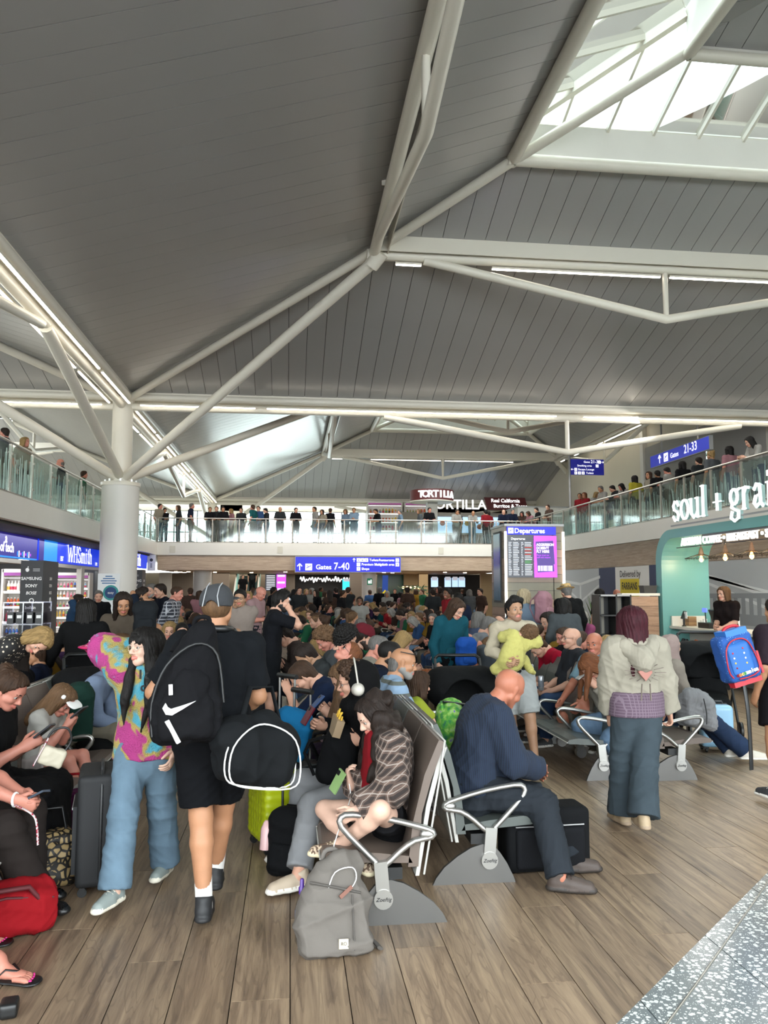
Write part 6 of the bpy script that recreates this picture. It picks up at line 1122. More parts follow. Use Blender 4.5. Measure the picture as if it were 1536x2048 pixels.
q = aty(200, 1292, 7.5); o = blob('sun_hat', [rc((0, 0, 0), (0, 0, .04), .14, .09, f=(0, 0, 1), s=1.6), rc((0, 0, -.01), (0, 0, -.005), .19, f=(0, 0, 1), s=9)], pat('pink_dots', dots('b81a5a', 'f0dce4', 26, .3)), None, h=.01, k=.03, loc=tuple(q)); tag(o, 'pink sun hat with white dots lying on the pushchair hood', 'hat'); MB().tube([(-.08, -.06, .05), (0, -.09, .06), (.08, -.06, .05)], .008, 5).obj('hat_band', TXP, o)
# ================================================================== people: shared dressing
def cl(c, rough=.9): return M('cloth_'+c, shade(c, .78), rough, bump=.12, bscale=300, spec=.12)
def denim(c): return M('denim_'+c, shade(c, .82), .9, bump=.2, bscale=380, var=.12, vscale=7, spec=.12)
def shoem(c, s='d8d4cc'): return [M('shoe_'+c, c, .6, bump=.1, bscale=200), M('sole_'+s, s, .6)]
class Fr:                                                           # a standing place: pixel <-> local survey
    def __init__(s, x, y, hd, z=0.): s.loc = (float(x), float(y), float(z)); s.hd = hd; s.Mi = (Matrix.Translation(s.loc) @ Matrix.Rotation(math.radians(hd-90), 4, 'Z')).inverted()
    def T(s, px, py, y): return A3(*(s.Mi @ Vector(aty(px, py, y))))
    def G(s, px, py, up=.078): return A3(*(s.Mi @ Vector(atz(px, py))))+A3(0, 0, up)   # ankle above the floor point at a pixel
    def Wd(s, v): v = s.Mi.to_3x3() @ Vector(v); return A3(*v)
def held(name, label, cat, P, i, dims, mats, off=(0, 0, 0), rot=None, parts=None, group=None):
    """A thing held in hand i, laid on the palm along the pointing direction."""
    F = P.F; d = unit(F.wr[i]-F.el[i]); c = F.wr[i]+d*.1*F.S; M_ = P.M
    r = link(name, None); tag(r, label, cat, group); loc = M_ @ Vector(c+A3(*off)); r.location = loc; r.rotation_euler = rot or (0, 0, 0); return r
def phone(label, P, i, col, rot, off=(0, 0, 0), big=.86):
    r = held('phone', label, 'phone', P, i, None, None, off, rot); s = big; o = MB().box((0, 0, 0), (.074*s, .011, .15*s)).obj('case', M('phone_'+col, col, .4), r); MB().box((0, -.0065, 0), (.066*s, .002, .14*s)).obj('screen', M('phone_screen', '0a0c10', .1), r); MB().box((.02*s, .007, .05*s), (.026*s, .005, .03*s)).obj('camera', BLACKP, r); return r
def solveS(fn, zt, S0=1., z0=0.):
    S = S0
    for _ in range(4):
        F = fn(S); k = (zt-z0)/max(F.hc[2]-z0, .05); S = min(1.12, max(.5, S*k))
    return fn(S)
HANDS = {'lap': ((-.09, .34, .64), (.09, .34, .64)), 'phone': ((-.05, .33, .86), (.06, .34, .86)), 'knees': ((-.14, .42, .62), (.14, .42, .62)), 'cross': ((.14, .2, .92), (-.14, .22, .9)), 'low': ((-.05, .45, .55), (.07, .45, .55)), 'chin': ((-.12, .36, .64), (.03, .26, 1.02))}
STANDH = {'side': (None, None), 'cross': ((.12, .2, 1.16), (-.12, .22, 1.13)), 'rail': ((-.16, .3, 1.08), (.16, .3, 1.08)), 'phone': ((-.06, .28, 1.12), (.08, .3, 1.12)), 'mouth': (None, (.04, .2, 1.5)), 'ear': ((.1, .22, 1.12), (.09, .06, 1.5)), 'pockets': ((-.2, .06, .9), (.2, .06, .9)), 'front': ((-.05, .24, .98), (.05, .24, .98))}
def mid(label, px, py, y, hd, pose='sit', sk='fair', hair=('short', 'brown'), top=('30343c', .75), bot=('2a3448', 1.93), lean=8, head=(0, 10, 0), hands=None, h=.014, beard=None, glasses=None, shoes='3a3a3c', g=1., bust=0, belly=0, side=0, RH=None, LH=None, S=None, legs_=True, group=None, LF=None, RF=None, child=False, curl=35, twist=0, skirt=None, topm=None, botm=None, ea=.02, hs=1., bend=0, collar=0, hem=None, pz=None, lens=None, RE=None, LE=None, z0=0.):
    sit = pose == 'sit'; hands = hands or ('lap' if sit else 'side'); zt = float(aty(px, py, y)[2]); hm = (HANDS if sit else STANDH)[hands]
    def fn(S):
        k = lambda t: None if t is None else A3(t[0]*S, t[1]*S, ((t[2]-.52)*S+.48) if sit else t[2]*S)
        pz_ = pz if pz is not None else (.48 if sit else .92*S)
        return figure(S=S, pel=(0, 0, pz_), lean=lean, side=side, head=head, LH=LH if LH is not None else k(hm[0]), RH=RH if RH is not None else k(hm[1]), LF=LF, RF=RF, seated=sit, g=g, twist=twist, bend=bend, hs=hs*(1.12 if child else 1), LE=LE, RE=RE)
    F = fn(S) if S else solveS(fn, zt-z0, 1., .48 if sit else 0)
    ang = math.radians(hd-90); c, s_ = math.cos(ang), math.sin(ang); hx, hy = F.hc[0]*c-F.hc[1]*s_, F.hc[0]*s_+F.hc[1]*c; w = aty(px, py, y)
    P = Person(label, (float(w[0]-hx), float(y-hy), z0), hd, F, sk, h, .0065 if h < .016 else .009, group=group, beard=beard, hands=[dict(curl=curl)]*2, bust=bust, belly=belly, beardc=HAIRC.get(hair[1], '3a2c22') if beard else '3a2c22')
    if hair[0]: P.hair(hair[0], hair[1], h=.0065 if h < .016 else .009)
    if botm or bot:
        m = botm or (denim(bot[0]) if bot[0] in ('2c3c58', '5f7f9f', '34496a', '6f8ba8', '7a93a8', '2a3a52') else cl(bot[0]))
        if skirt: P.skirt(m, t1=skirt)
        else: P.legs(m, t1=bot[1], ea=ea, belly=belly)
    P.top(topm or cl(top[0]), sleeve=top[1], bust=bust, belly=belly, collar=collar, hem=hem if hem is not None else (.02 if sit else -.06), e=.017)
    if shoes and legs_: P.shoes(shoem(shoes), h=.012)
    if glasses: P.glasses(M('frame_'+glasses, glasses, .4), lens)
    return P
# ================================================================== the closest figures
# -- man in black with cap, walking away
X0 = aty(427, 1480, 4.5)[0]; f_ = Fr(X0, 4.5, 86); S = 1.02
F = figure(S=S, pel=(0, 0, .945), lean=2, head=(-8, -2, 0), RH=f_.T(470, 1425, 4.72), RE=(.9, -.7, -.3), LH=(-.16, .2, 1.2), LE=(-.8, -.5, -.6), LF=f_.G(408, 1848), RF=f_.G(428, 1792), LK=(0, 1, .1), RK=(0, 1, .1), toes=(4, 14), g=1.08, shw=1.12)
P = Person('man in black T-shirt and shorts walking away with cap, backpack and holdall', f_.loc, f_.hd, F, 'tan', .01, .006, hands=[dict(curl=50), dict(curl=60)]); cap_man = P
P.hair('buzz', 'light'); P.top(cl('14161a'), sleeve=.8, hem=-.1, e=.02, wr=.006); P.legs(cl('0e0f12'), t1=.86, e=.03, ea=.045, name='shorts', wr=.006); P.socks(M('sock_white', 'd8d6d2', .9, bump=.3, bscale=200), .14); P.shoes(shoem('1a1b1d', '141416'), h=.008)
o = blob('cap', [rc((0, -.03, .045), (0, .014, .05), .098, .09, f=(1, 0, 0), s=1.08, cut=[(A3(0, 0, .012), unit(A3(0, -.18, -1)))]), rc((-.045, .12, .045), (.045, .12, .045), .05, .05, f=(0, 0, 1), s=7), rc((0, -.1, .035), (0, -.12, .03), .034, .03, sub=1, k=.006)], M('cap_grey', '2e3033', .9, bump=.4, bscale=350), P.o, h=.006, k=.006); o.matrix_local = mat4(F.hf, F.hc, F.hs)
b = MB()
for x in (-.035, .035): b.tube([(x*(1.3 if z < .08 else 1), y, z) for y, z in ((-.128, .03), (-.118, .085), (-.075, .13), (-.02, .147))], .0035, 5)
o = b.obj('cap_piping', M('piping_grey', '8a8c8e', .7), P.o); o.matrix_local = mat4(F.hf, F.hc, F.hs)
b = MB(); b.tube([F.NK+F.fc @ A3(x, yy, z) for x, yy, z in ((-.075, .05, .03), (-.085, -.02, .045), (-.05, -.075, .05), (0, -.09, .05), (.05, -.075, .05), (.085, -.02, .045), (.075, .05, .03))], .02, 8); o = b.obj('headphones', BLACKP, None); tag(o, 'black headphones resting round the neck of the man with the cap', 'headphones'); o.matrix_world = P.M
b = MB()
for x in (-.08, .08): b.ball(F.NK+F.fc @ A3(x, .06, .02), .035, 0, 10, 6)
b.obj('ear_cup', BLACKP, o)
q = aty(384, 1372, 4.16); r = thing('backpack', 'big black backpack with white swoosh on the shoulder of the walking man', 'bag', (q[0], 4.16, q[2]-.29)); r.rotation_euler = (-.06, -.03, .22); m = FAB('101114')
blob('main_body', [bx((-.02, 0, .14), (.18, .1, .13), .07), rc((-.03, 0, .25), (.03, .0, .38), .15, .125, f=(0, 1, 0), s=1.4), rc((.03, 0, .38), (.07, .02, .54), .12, .075, f=(0, 1, 0), s=1.15)], m, r, h=.01, k=.06, wr=.008, wf=.7)
blob('front_pocket', [bx((-.03, -.1, .14), (.14, .035, .11), .05), rc((-.03, -.1, .24), (0, -.09, .3), .1, .09, f=(0, 1, 0), s=2.2)], m, r, h=.01, k=.03, wr=.005); MB().tube(spline([(-.19, -.06, .06), (-.19, -.06, .22), (-.12, -.08, .4), (.02, -.09, .5), (.13, -.07, .44), (.16, -.06, .2)]), .006, 5).obj('zip', CHARC, r); MB().tube(spline([(.03, .05, .58), (.04, .03, .63), (.1, .03, .63), (.11, .05, .58)]), .013, 6).obj('grab_loop', m, r)
b = MB(); pts = [(-.145, .2), (-.13, .17), (-.1, .165), (-.05, .19), (.015, .225), (-.06, .205), (-.105, .195), (-.12, .205), (-.13, .225)]; b.prism([(x, -.15, z) for x, z in pts], (0, .02, 0)); b.obj('swoosh_mark', TXP, r); MB().bar((-.125, -.14, .14), (-.07, -.13, .03), .02, .02).obj('white_stripe', TXP, r); MB().bar((-.105, -.13, .31), (-.105, -.138, .26), .018, .02).obj('white_stripe', TXP, r)
b = MB(); b.tube([P.M @ Vector(v) for v in (F.sh[0]+A3(-.02, -.12, -.02), F.sh[0]+A3(.03, -.05, .075), F.sh[0]+A3(.02, .09, .03), F.sh[0]+A3(-.02, .14, -.15), F.sh[0]+A3(-.06, .02, -.36))], .03, 6, flat=.3); o = b.obj('shoulder_strap', MATS['fabric_101114'], r); o.matrix_parent_inverse = r.matrix_basis.inverted()
q = aty(497, 1497, 4.22); r = thing('holdall', 'large black holdall with white piping at the hip of the walking man', 'bag', (q[0], 4.22, q[2]-.2)); r.rotation_euler = (-.05, .22, .5); blob('bag_body', [bx((0, 0, .17), (.2, .15, .15), .09), rc((-.14, 0, .24), (.14, 0, .24), .11), rc((0, 0, .3), (.02, 0, .33), .07)], FAB('15171a'), r, h=.01, k=.05, wr=.01, wf=.5, seed=3)
for dy in (-.155, -.1): MB().tube(spline([(-.19, dy, .06), (-.2, dy, .2), (-.1, dy+.02, .31), (.02, dy+.03, .325), (.14, dy, .27), (.2, dy, .12), (.16, dy, .035), (-.1, dy, .02)], 4, True), .0045, 5, closed=True).obj('white_piping', TXP, r)
b = MB(); b.tube([(-.12, -.02, .33), (-.08, .03, .5), (.06, .06, .52), (.14, .02, .32)], .016, 6, flat=.5); b.obj('carry_strap', FAB('15171a'), r)
# -- woman in the tie-dye jumper
f_ = Fr(aty(292, 1540, 4.85)[0], 4.85, 262); S = .885
F = figure(S=S, pel=(0, 0, .80), lean=0, head=(-38, 4, 4), RH=(.1, -.12, 1.35), RE=(1, .2, -.15), LH=(-.2, .12, .82), LF=f_.G(330, 1757), RF=f_.G(226, 1830), LK=(0, 1, .2), RK=(.1, 1, .2), toes=(-6, 18), RS=.05, footpitch=(0, 0))
P = Person('woman with black fringe, glasses and fluffy tie-dye jumper walking forward', f_.loc, f_.hd, F, 'pale', .01, .0055, hands=[dict(curl=30), dict(curl=55)], bust=.3)
def tie(t, v):
    n = nd(t, 'ShaderNodeTexNoise', i_Scale=4.2, i_Detail=2.5, i_Distortion=.8); t.links.new(v, n.inputs['Vector']); r_ = ramp(t, [(.30, '2c86a0'), (.42, '4a8a98'), (.46, '8e8248'), (.505, '9a8548'), (.535, '94306a'), (.64, '9c3070'), (.70, '3f8ea2')]); t.links.new(n.outputs[0], r_.inputs[0]); return r_.outputs[0]
TIE = pat('tie_dye_fleece', tie, .95); t = TIE.node_tree; n = nd(t, 'ShaderNodeTexNoise', i_Scale=130., i_Detail=3.); bp = nd(t, 'ShaderNodeBump', i_Strength=.9, i_Distance=.012); tc = nd(t, 'ShaderNodeTexCoord'); t.links.new(tc.outputs['Object'], n.inputs['Vector']); t.links.new(n.outputs[0], bp.inputs['Height']); t.links.new(bp.outputs[0], t.nodes['Principled BSDF'].inputs['Normal'])
P.hair('bangs', 'black', h=.006); P.top(TIE, sleeve=1.95, e=.036, hem=-.04, wr=.007, drop=.02, flare=.005, hemx=.06, collar=.015, name='jumper'); P.legs(denim('6d8598'), t1=1.99, e=.02, ea=.045, wr=.005, name='jeans'); P.shoes(shoem('7d8683', 'cfc9ba'), h=.008); P.glasses(M('frame_clear', 'b8a498', .3))
hc = F.hc; P.locks([rc(hc+A3(-.055, .05, -.06), hc+A3(-.07, .13, -.30), .036, .03), rc(hc+A3(-.07, .13, -.30), hc+A3(-.03, .14, -.46), .026, .006), rc(hc+A3(.06, .03, -.08), hc+A3(.075, .12, -.3), .034, .026), rc(hc+A3(.075, .12, -.3), hc+A3(.07, .135, -.42), .024, .006), rc(hc+A3(.0, -.06, -.05), hc+A3(0, -.11, -.3), .08, .05)], 'black'); text('print', 'l a\ncl', tuple(F.C+A3(-.03, .165, .1)), (PI/2, 0, PI), .07, M('print_black', '141414', .8), P.o, extrude=.003, bold=.002)
# -- woman in the cream hoodie, from behind
f_ = Fr(aty(1276, 1500, 5.72)[0], 5.72, 88); S = .925
F = figure(S=S, pel=(0, 0, .85), lean=1, head=(4, 4, 0), LH=f_.T(1218, 1440, 5.86), RH=f_.T(1345, 1452, 5.82), LE=(-1, -.25, .0), RE=(1, -.25, 0), LF=f_.G(1246, 1650), RF=f_.G(1286, 1678), toes=(10, 4), g=1.0)
P = Person('woman with long burgundy hair in cream hoodie seen from behind', f_.loc, f_.hd, F, 'fair', .01, .0065, hands=[dict(curl=50), dict(curl=45)]); CRM = M('cream_fleece', '8b8577', .92, bump=.25, bscale=220)
o = P.hair('verylong', 'red', h=.007); o.scale = tuple(v*1.12 for v in o.scale); P.locks([rc(F.hc+A3(-.045, -.085, -.16), F.hc+A3(-.07, -.17, -.36), .03, .012)], 'red'); P.top(CRM, sleeve=1.97, e=.034, hem=.1, wr=.007, drop=.022, flare=.0, name='hoodie', hemx=.05)
blob('hood', [rc(F.NK+A3(-.11, -.06, -.02), F.NK+A3(0, -.16, -.11), .055, .07), rc(F.NK+A3(.11, -.06, -.02), F.NK+A3(0, -.16, -.11), .055, .07), rc(F.NK+A3(-.1, .0, .02), F.NK+A3(-.11, -.07, .0), .04), rc(F.NK+A3(.1, .0, .02), F.NK+A3(.11, -.07, .0), .04), rc(F.NK+A3(0, -.13, -.08), F.NK+A3(0, -.15, -.15), .07, .05)], CRM, P.o, h=.01, k=.04, wr=.007)
def chk(c1, c2, f):
    def fn(t, v):
        s = sepxyz(t, v); a = mathn(t, 'GREATER_THAN', mathn(t, 'SINE', mathn(t, 'MULTIPLY', mathn(t, 'ADD', s[0], s[1]), f)), .75); b_ = mathn(t, 'GREATER_THAN', mathn(t, 'SINE', mathn(t, 'MULTIPLY', s[2], f)), .75); return mixc(t, mathn(t, 'MULTIPLY', mathn(t, 'MAXIMUM', a, b_), .8), c1, c2)
    return fn
Ls = torso(F, .05, hipx=1.03)[:2]; [p.update(cut=[(F.P+A3(0, 0, .125), A3(0, 0, 1)), (F.P-A3(0, 0, .05), A3(0, 0, -1))]) for p in Ls]; blob('shirt_hem', Ls, pat('mauve_check', chk('52404e', '70606c', 300)), P.o, h=.01, k=.02, wr=.003); P.legs(denim('434d55'), t1=1.99, e=.026, ea=.068, rise=-.02, wr=.005, name='jeans'); P.shoes(shoem('a08c70', '94806a'), h=.009)
b = MB(); c = F.C-A3(0, .188, .05); ep = M('print_rust', '9a6a60', .9); b.prism([c+A3(x, 0, z) for x, z in ((0, -.06), (.05, .0), (.04, .03), (.015, .035), (0, .02), (-.015, .035), (-.04, .03), (-.05, .0))], (0, .03, 0)); b.obj('heart_print', ep, P.o); b = MB()
for i in range(15):
    a = PI*i/7.5; r0, r1 = .07, .105+.05*abs(math.cos(a)); b.bar(c+A3(r0*math.cos(a), .0, r0*.7*math.sin(a)), c+A3(r1*math.cos(a), .012, r1*.55*math.sin(a)), .004, .012, up=(0, 1, 0))
for x in (-.03, .03): b.bar(c+A3(x, .0, -.08), c+A3(x*1.2, .01, -.2), .006, .012, up=(0, 1, 0))
b.obj('ray_print', M('print_grey', '6f655c', .9), P.o)['kind'] = 'stuff'
# -- bald man on the grey seat
f_ = Fr(XB+.1, 5.06, 2); S = 1.0
F = figure(S=S, pel=(0, 0, .49), lean=20, bend=10, seated=True, head=(24, 6, 0), LH=(-.05, .40, .58), RH=(.05, .42, .6), LE=(-.6, -.3, -.7), RE=(.7, -.5, -.6), RF=f_.G(1122, 1783, .08), LF=f_.G(1140, 1745, .08), RK=(.1, 1, .6), LK=(-.1, 1, .6), toes=(4, 6), g=1.18, shw=1.06, hs=1.06)
P = Person('bald man in ribbed navy jumper sitting at the end of the grey seat row', f_.loc, f_.hd, F, 'ruddy', .01, .006, belly=.5); 
nv = pat('navy_rib', lambda t, v: mixc(t, mathn(t, 'MULTIPLY', mathn(t, 'GREATER_THAN', mathn(t, 'SINE', mathn(t, 'MULTIPLY', sepxyz(t, v)[1], 520.)), .4), .6), '121c2c', '1d2b42'), .95)
P.top(nv, sleeve=1.98, e=.036, hem=-.02, wr=.008, drop=.012, collar=.02, belly=.6, name='jumper', flare=0); P.top(pat('pink_floral', dots('a83048', 'e0c0c4', 120, .35)), sleeve=0, e=.012, hem=.3, collar=.045, wr=0, name='shirt_collar'); P.legs(denim('2b3036'), t1=1.99, e=.022, ea=.034, wr=.006, belly=.3); P.shoes(shoem('3d322c', '2a2420'), h=.009)
# -- girl in the plaid shirt, cross-legged on the end seat
f_ = Fr(XA-.06, 4.62, 180); S = .88
F = figure(S=S, pel=(0, 0, .45), lean=-8, bend=22, seated=True, head=(14, 22, 0), RH=f_.T(702, 1572, 4.62), RE=(.7, -.4, -.8), LH=f_.T(712, 1622, 4.3), LE=(-.8, -.5, -.6), LF=f_.T(680, 1690, 4.42), LK=(-1, -.35, .8), RF=f_.T(712, 1704, 4.45), RK=(.6, 1, .3), toes=(10, 10), g=.95)
F.toe = [unit(A3(.25, .95, .0)), unit(A3(-.75, -.35, -.1))]
P = Person('young woman in brown plaid shirt cross-legged on the end seat with phone', f_.loc, f_.hd, F, 'pale', .009, .0055, hands=[dict(curl=45), dict(curl=38, d=unit(A3(.0, .25, 1)), n=unit(A3(-.2, -1, .2)))], bust=.6); plaid_girl = P
def plaid(t, v):
    s = sepxyz(t, v, (1, 1, 1), (.2, .3, .1)); sm_ = mathn(t, 'ADD', s[0], mathn(t, 'MULTIPLY', s[1], .6)); w1 = lambda x, f, th: mathn(t, 'GREATER_THAN', mathn(t, 'SINE', mathn(t, 'MULTIPLY', x, f)), th)
    base = mixc(t, mathn(t, 'MULTIPLY', mathn(t, 'ADD', w1(sm_, 150., 0.), w1(s[2], 150., 0.)), .5), '261e1b', '5a483f'); return mixc(t, mathn(t, 'MULTIPLY', mathn(t, 'MAXIMUM', w1(sm_, 150.0, .955), w1(s[2], 150.0, .955)), .6), base, '9a9088')
PLD = pat('brown_plaid', plaid, .92); P.top(PLD, sleeve=1.96, e=.03, hem=.0, wr=.009, drop=.02, bust=.6, name='plaid_shirt', v=.0, flare=.006)
blob('red_top', [rc(F.C+A3(-.02, .115, .1), F.W+A3(-.0, .125, -.02), .085, .09, f=(0, 1, 0), s=1.5)], cl('8a1620'), P.o, h=.009, k=.02, wr=.003); P.legs(cl('141417'), t1=.5, e=.018, ea=.03, name='shorts', wr=.004)
sp_ = pat('snake_print', lambda t, v: (lambda n: (t.links.new(v, n.inputs['Vector']), mixc(t, mathn(t, 'GREATER_THAN', mathn(t, 'SINE', mathn(t, 'MULTIPLY', n.outputs[0], 60.)), .2), '5a4638', 'b8a48c'))[1])(nd(t, 'ShaderNodeTexNoise', i_Scale=14.)), .8); P.shoes([sp_, M('sole_cream', 'd2c6a6', .7)], h=.007)
P.hair('bob', 'dark', h=.006); hc = F.hc; g_ = lambda x, y, z: hc+A3(x, y, z)
P.locks([rc(g_(-.085, -.03, .0), g_(-.11, -.03, -.2), .045, .05), rc(g_(-.11, -.03, -.2), g_(-.12, .03, -.34), .05, .02), rc(g_(-.05, -.08, -.05), g_(-.07, -.09, -.3), .075, .06), rc(g_(.085, -.02, 0), g_(.1, .03, -.22), .035, .04), rc(g_(.1, .03, -.22), g_(.09, .1, -.36), .036, .014), rc(g_(.03, -.09, -.03), g_(.02, -.12, -.32), .07, .06), rc(g_(0, .0, .09), g_(0, -.06, .08), .06)], 'dark', h=.008, k=.02, amp=.012, name='curls', fr=70)
ph = phone('pale green phone held up by the girl in the plaid shirt', P, 1, '7d9a62', (.35, -.35, math.radians(118)), off=(-.01, .02, .045))
q = [P.M @ Vector(F.wr[1]+A3(0, .02, .05)), aty(700, 1600, 4.5), aty(668, 1690, 4.22), aty(668, 1760, 4.1), aty(690, 1785, 4.02), aty(712, 1760, 4.0), aty(705, 1735, 4.02), aty(670, 1745, 4.0), aty(655, 1785, 3.98)]
pp = [Vector(v) for v in q]; cv = []
for i in range(len(pp)-1):
    a, c, d, e = pp[max(i-1, 0)], pp[i], pp[i+1], pp[min(i+2, len(pp)-1)]
    for t_ in (0, .25, .5, .75): cv.append(.5*((2*c)+(d-a)*t_+(2*a-5*c+4*d-e)*t_*t_+(3*c-a-3*d+e)*t_**3))
tag(MB().tube(cv+[pp[-1]], .0028, 6).obj('charging_cable', TXP), 'white charging cable looping from the green phone into the grey backpack', 'cable')
MB().tube([F.NK+A3(-.05, .08, .0), F.C+A3(-.03, .16, .05), F.C+A3(0, .17, -.0), F.C+A3(.03, .16, .05), F.NK+A3(.05, .08, .0)], .0015, 5).obj('necklace', CHROME, P.o)
# -- person in pale joggers beside her: only legs and shoe show past the girl
# -- man with the baby
f_ = Fr(aty(1030, 1400, 7.75)[0], 7.75, 268)
F = figure(S=.955, pel=(0, 0, .88), lean=-3, head=(12, 6, 0), LH=f_.T(1030, 1322, 7.38), LE=(-1, .1, -.5), RH=f_.T(1015, 1318, 7.42), RE=(1, -.3, -.5), LF=f_.T(1071, 1520, 7.6), RF=f_.T(1030, 1520, 7.9), toes=(10, 8), g=1.0)
P = Person('dark-haired man in cream fleece standing with a baby in his arms', f_.loc, f_.hd, F, 'olive', .011, .006, beard=1, beardc='7a5a48', hands=[dict(curl=40), dict(curl=45, n=A3(-.3, -1, .2))]); P.hair('quiff', 'black', h=.007)
fl = pat('fleece_two_tone', lambda t, v: mixc(t, mathn(t, 'LESS_THAN', sepxyz(t, v)[2], 1.13), '9c927e', '141314'), .95)
P.top(fl, sleeve=0, e=.026, hem=-.04, wr=.006, collar=.035, name='fleece'); blob('fleece_sleeves', arm(F, 0, .022, t1=1.9, cap=1)+arm(F, 1, .022, t1=1.9, cap=1)+[rc(F.sh[0], F.NK, .066, .06), rc(F.sh[1], F.NK, .066, .06)], M('fleece_cream', '9c927e', .95, bump=.2, bscale=200), P.o, h=.012, k=.02, wr=.006)
P.legs(cl('b9bdbc'), t1=.93, e=.03, ea=.05, name='shorts', wr=.006); P.shoes(shoem('4c9a7c', '6a8a5a'), h=.009)
b = MB(); w_ = F.wr[0]; b.tube([w_+A3(.035*math.cos(a), .02*math.sin(a), .035*math.sin(a)) for a in np.linspace(0, 2*PI, 13)[:-1]], .012, 6, closed=True); b.obj('watch', BLACKP, P.o)
fb = Fr(aty(1023, 1318, 7.44)[0], 7.44, 92, float(aty(1023, 1318, 7.44)[2])); bS = .42
F2 = figure(S=bS, pel=(0, 0, 0), lean=8, side=38, head=(-25, 10, 30), RH=(.27, .1, .2), LH=(.05, .14, .24), LF=fb.T(1022, 1352, 7.42), RF=fb.T(1062, 1342, 7.42), LK=(-.6, .6, .2), RK=(.4, .8, .2), g=1.5, hs=1.22, thick=1.3, toes=(0, 0))
P2 = Person('baby in pale yellow sleepsuit lying against the man\'s shoulder', fb.loc, fb.hd, F2, 'fair', .008, .006, hands=[dict(fingers=False)]*2); P2.hair('curly', 'light', h=.008); YEL = M('yellow_towelling', 'a8a25c', .95, bump=.25, bscale=200, var=.05, vscale=30)
P2.top(YEL, sleeve=1.99, e=.016, hem=-.06, wr=.006, name='sleepsuit', flare=.004, drop=.01); P2.legs(YEL, t1=2., e=.018, ea=.012, name='sleepsuit_legs', wr=.003); [blob('sleepsuit_foot', [rc(F2.an[i], F2.an[i]+F2.toe[i]*.055-A3(0, 0, .02), .027, .022)], YEL, P2.o, h=.008, k=.01) for i in (0, 1)]
# ================================================================== people round about
def bag_on(label, px, py, y, rz, W_, D_, H_, col, **kw): q = aty(px, py, y); return backpack(label, (q[0], q[1], q[2]-H_/2), (0, 0, rz), W_, D_, H_, col, **kw)
T_ = lambda P_, px, py, y: P_
def LT(x, y, hd, px, py, yy): return Fr(x, y, hd).T(px, py, yy)
# -- left row
x_ = XL+.12
P = mid('woman in black dress with tied brown hair looking at her phone on the left row', 18, 1380, 5.25, 352, sk='pink', hair=('bun', 'brown'), top=('121214', .55), bot=('101012', 1.5), skirt=1.62, lean=14, head=(-4, 26, 0), LH=LT(x_, 5.25, 352, 92, 1490, 5.3), RH=LT(x_, 5.25, 352, 78, 1496, 5.1), g=1.38, bust=1, h=.011, curl=50, shoes='1a1a1a', S=1.0)
phone('phone held by the woman in the black dress', P, 1, '26262a', (.9, .1, math.radians(80)), off=(.02, .04, .05))
q = aty(103, 1513, 5.0); r = thing('handbag', 'small cream handbag with fabric strap in the lap of the woman in black', 'bag', tuple(q)); r.rotation_euler = (0, .35, .3); blob('bag_body', [bx((0, 0, 0), (.075, .035, .055), .02)], M('cream_leather', 'b8b09c', .5), r, h=.007, k=.01, wr=.003); MB().tube(spline([(-.06, 0, .05), (-.05, 0, .14), (.02, -.02, .18), (.07, 0, .12), (.06, 0, .05)]), .007, 6).obj('handle', CHARC, r); MB().bar((-.08, -.03, -.07), (-.06, -.03, .1), .03, .006).obj('lanyard', pat('lanyard_print', dots('c8b8b8', '9a2038', 70, .4)), r)
P = mid('person in dark brown trousers at photo edge, showing only hands and legs', -75, 1430, 4.62, 352, sk='pink', hair=('short', 'dark'), top=('1c1a1a', .8), bot=('2e2724', 1.9), lean=6, RH=LT(x_, 4.6, 352, 45, 1602, 4.5), LH=LT(x_, 4.6, 352, 58, 1590, 4.6), g=1.2, h=.011, curl=45, shoes=None, ea=.05, S=1., RF=LT(x_, 4.6, 352, 85, 1800, 4.52), LF=LT(x_, 4.6, 352, 70, 1780, 4.7))
P.shoes([M('patent_black', '0c0c0d', .12), BLACKP], h=.008, sole=.05); phone('dark phone in the hands of the person in brown trousers', P, 0, '3a4450', (1.1, .2, math.radians(70)), off=(.03, .02, .04))
b = MB(); b.tube([P.M @ Vector(P.F.wr[1]+A3(.034*math.cos(a), 0, .034*math.sin(a))) for a in np.linspace(0, 2*PI, 15)[:-1]], .007, 6, closed=True); tag(b.obj('bracelet', TXP), 'white beaded bracelet on the wrist above the dark phone', 'bracelet')
tag(MB().tube(spline([aty(30, 1610, 4.5), aty(55, 1622, 4.42), aty(72, 1640, 4.4), aty(76, 1690, 4.4)]), .008, 6, flat=.3).obj('lanyard', MATS['lanyard_print']), 'patterned lanyard strap hanging over the dark brown trousers', 'lanyard')
f_ = Fr(x_-.05, 3.86, 350); F = figure(S=.95, pel=(0, 0, .45), seated=True, lean=4, RF=A3(*(f_.Mi @ Vector(atz(-6, 1962))))+A3(0, 0, .085), LF=A3(*(f_.Mi @ Vector(atz(-70, 1900))))+A3(0, 0, .085), toes=(10, 10))
P = Person('person beyond the photo edge whose bare foot in a black flip-flop shows', f_.loc, f_.hd, F, 'pink', .011, .008, bare_feet=True); P.hair('short', 'brown'); P.top(cl('55606c'), .7); P.legs(denim('34496a'), t1=1.6)
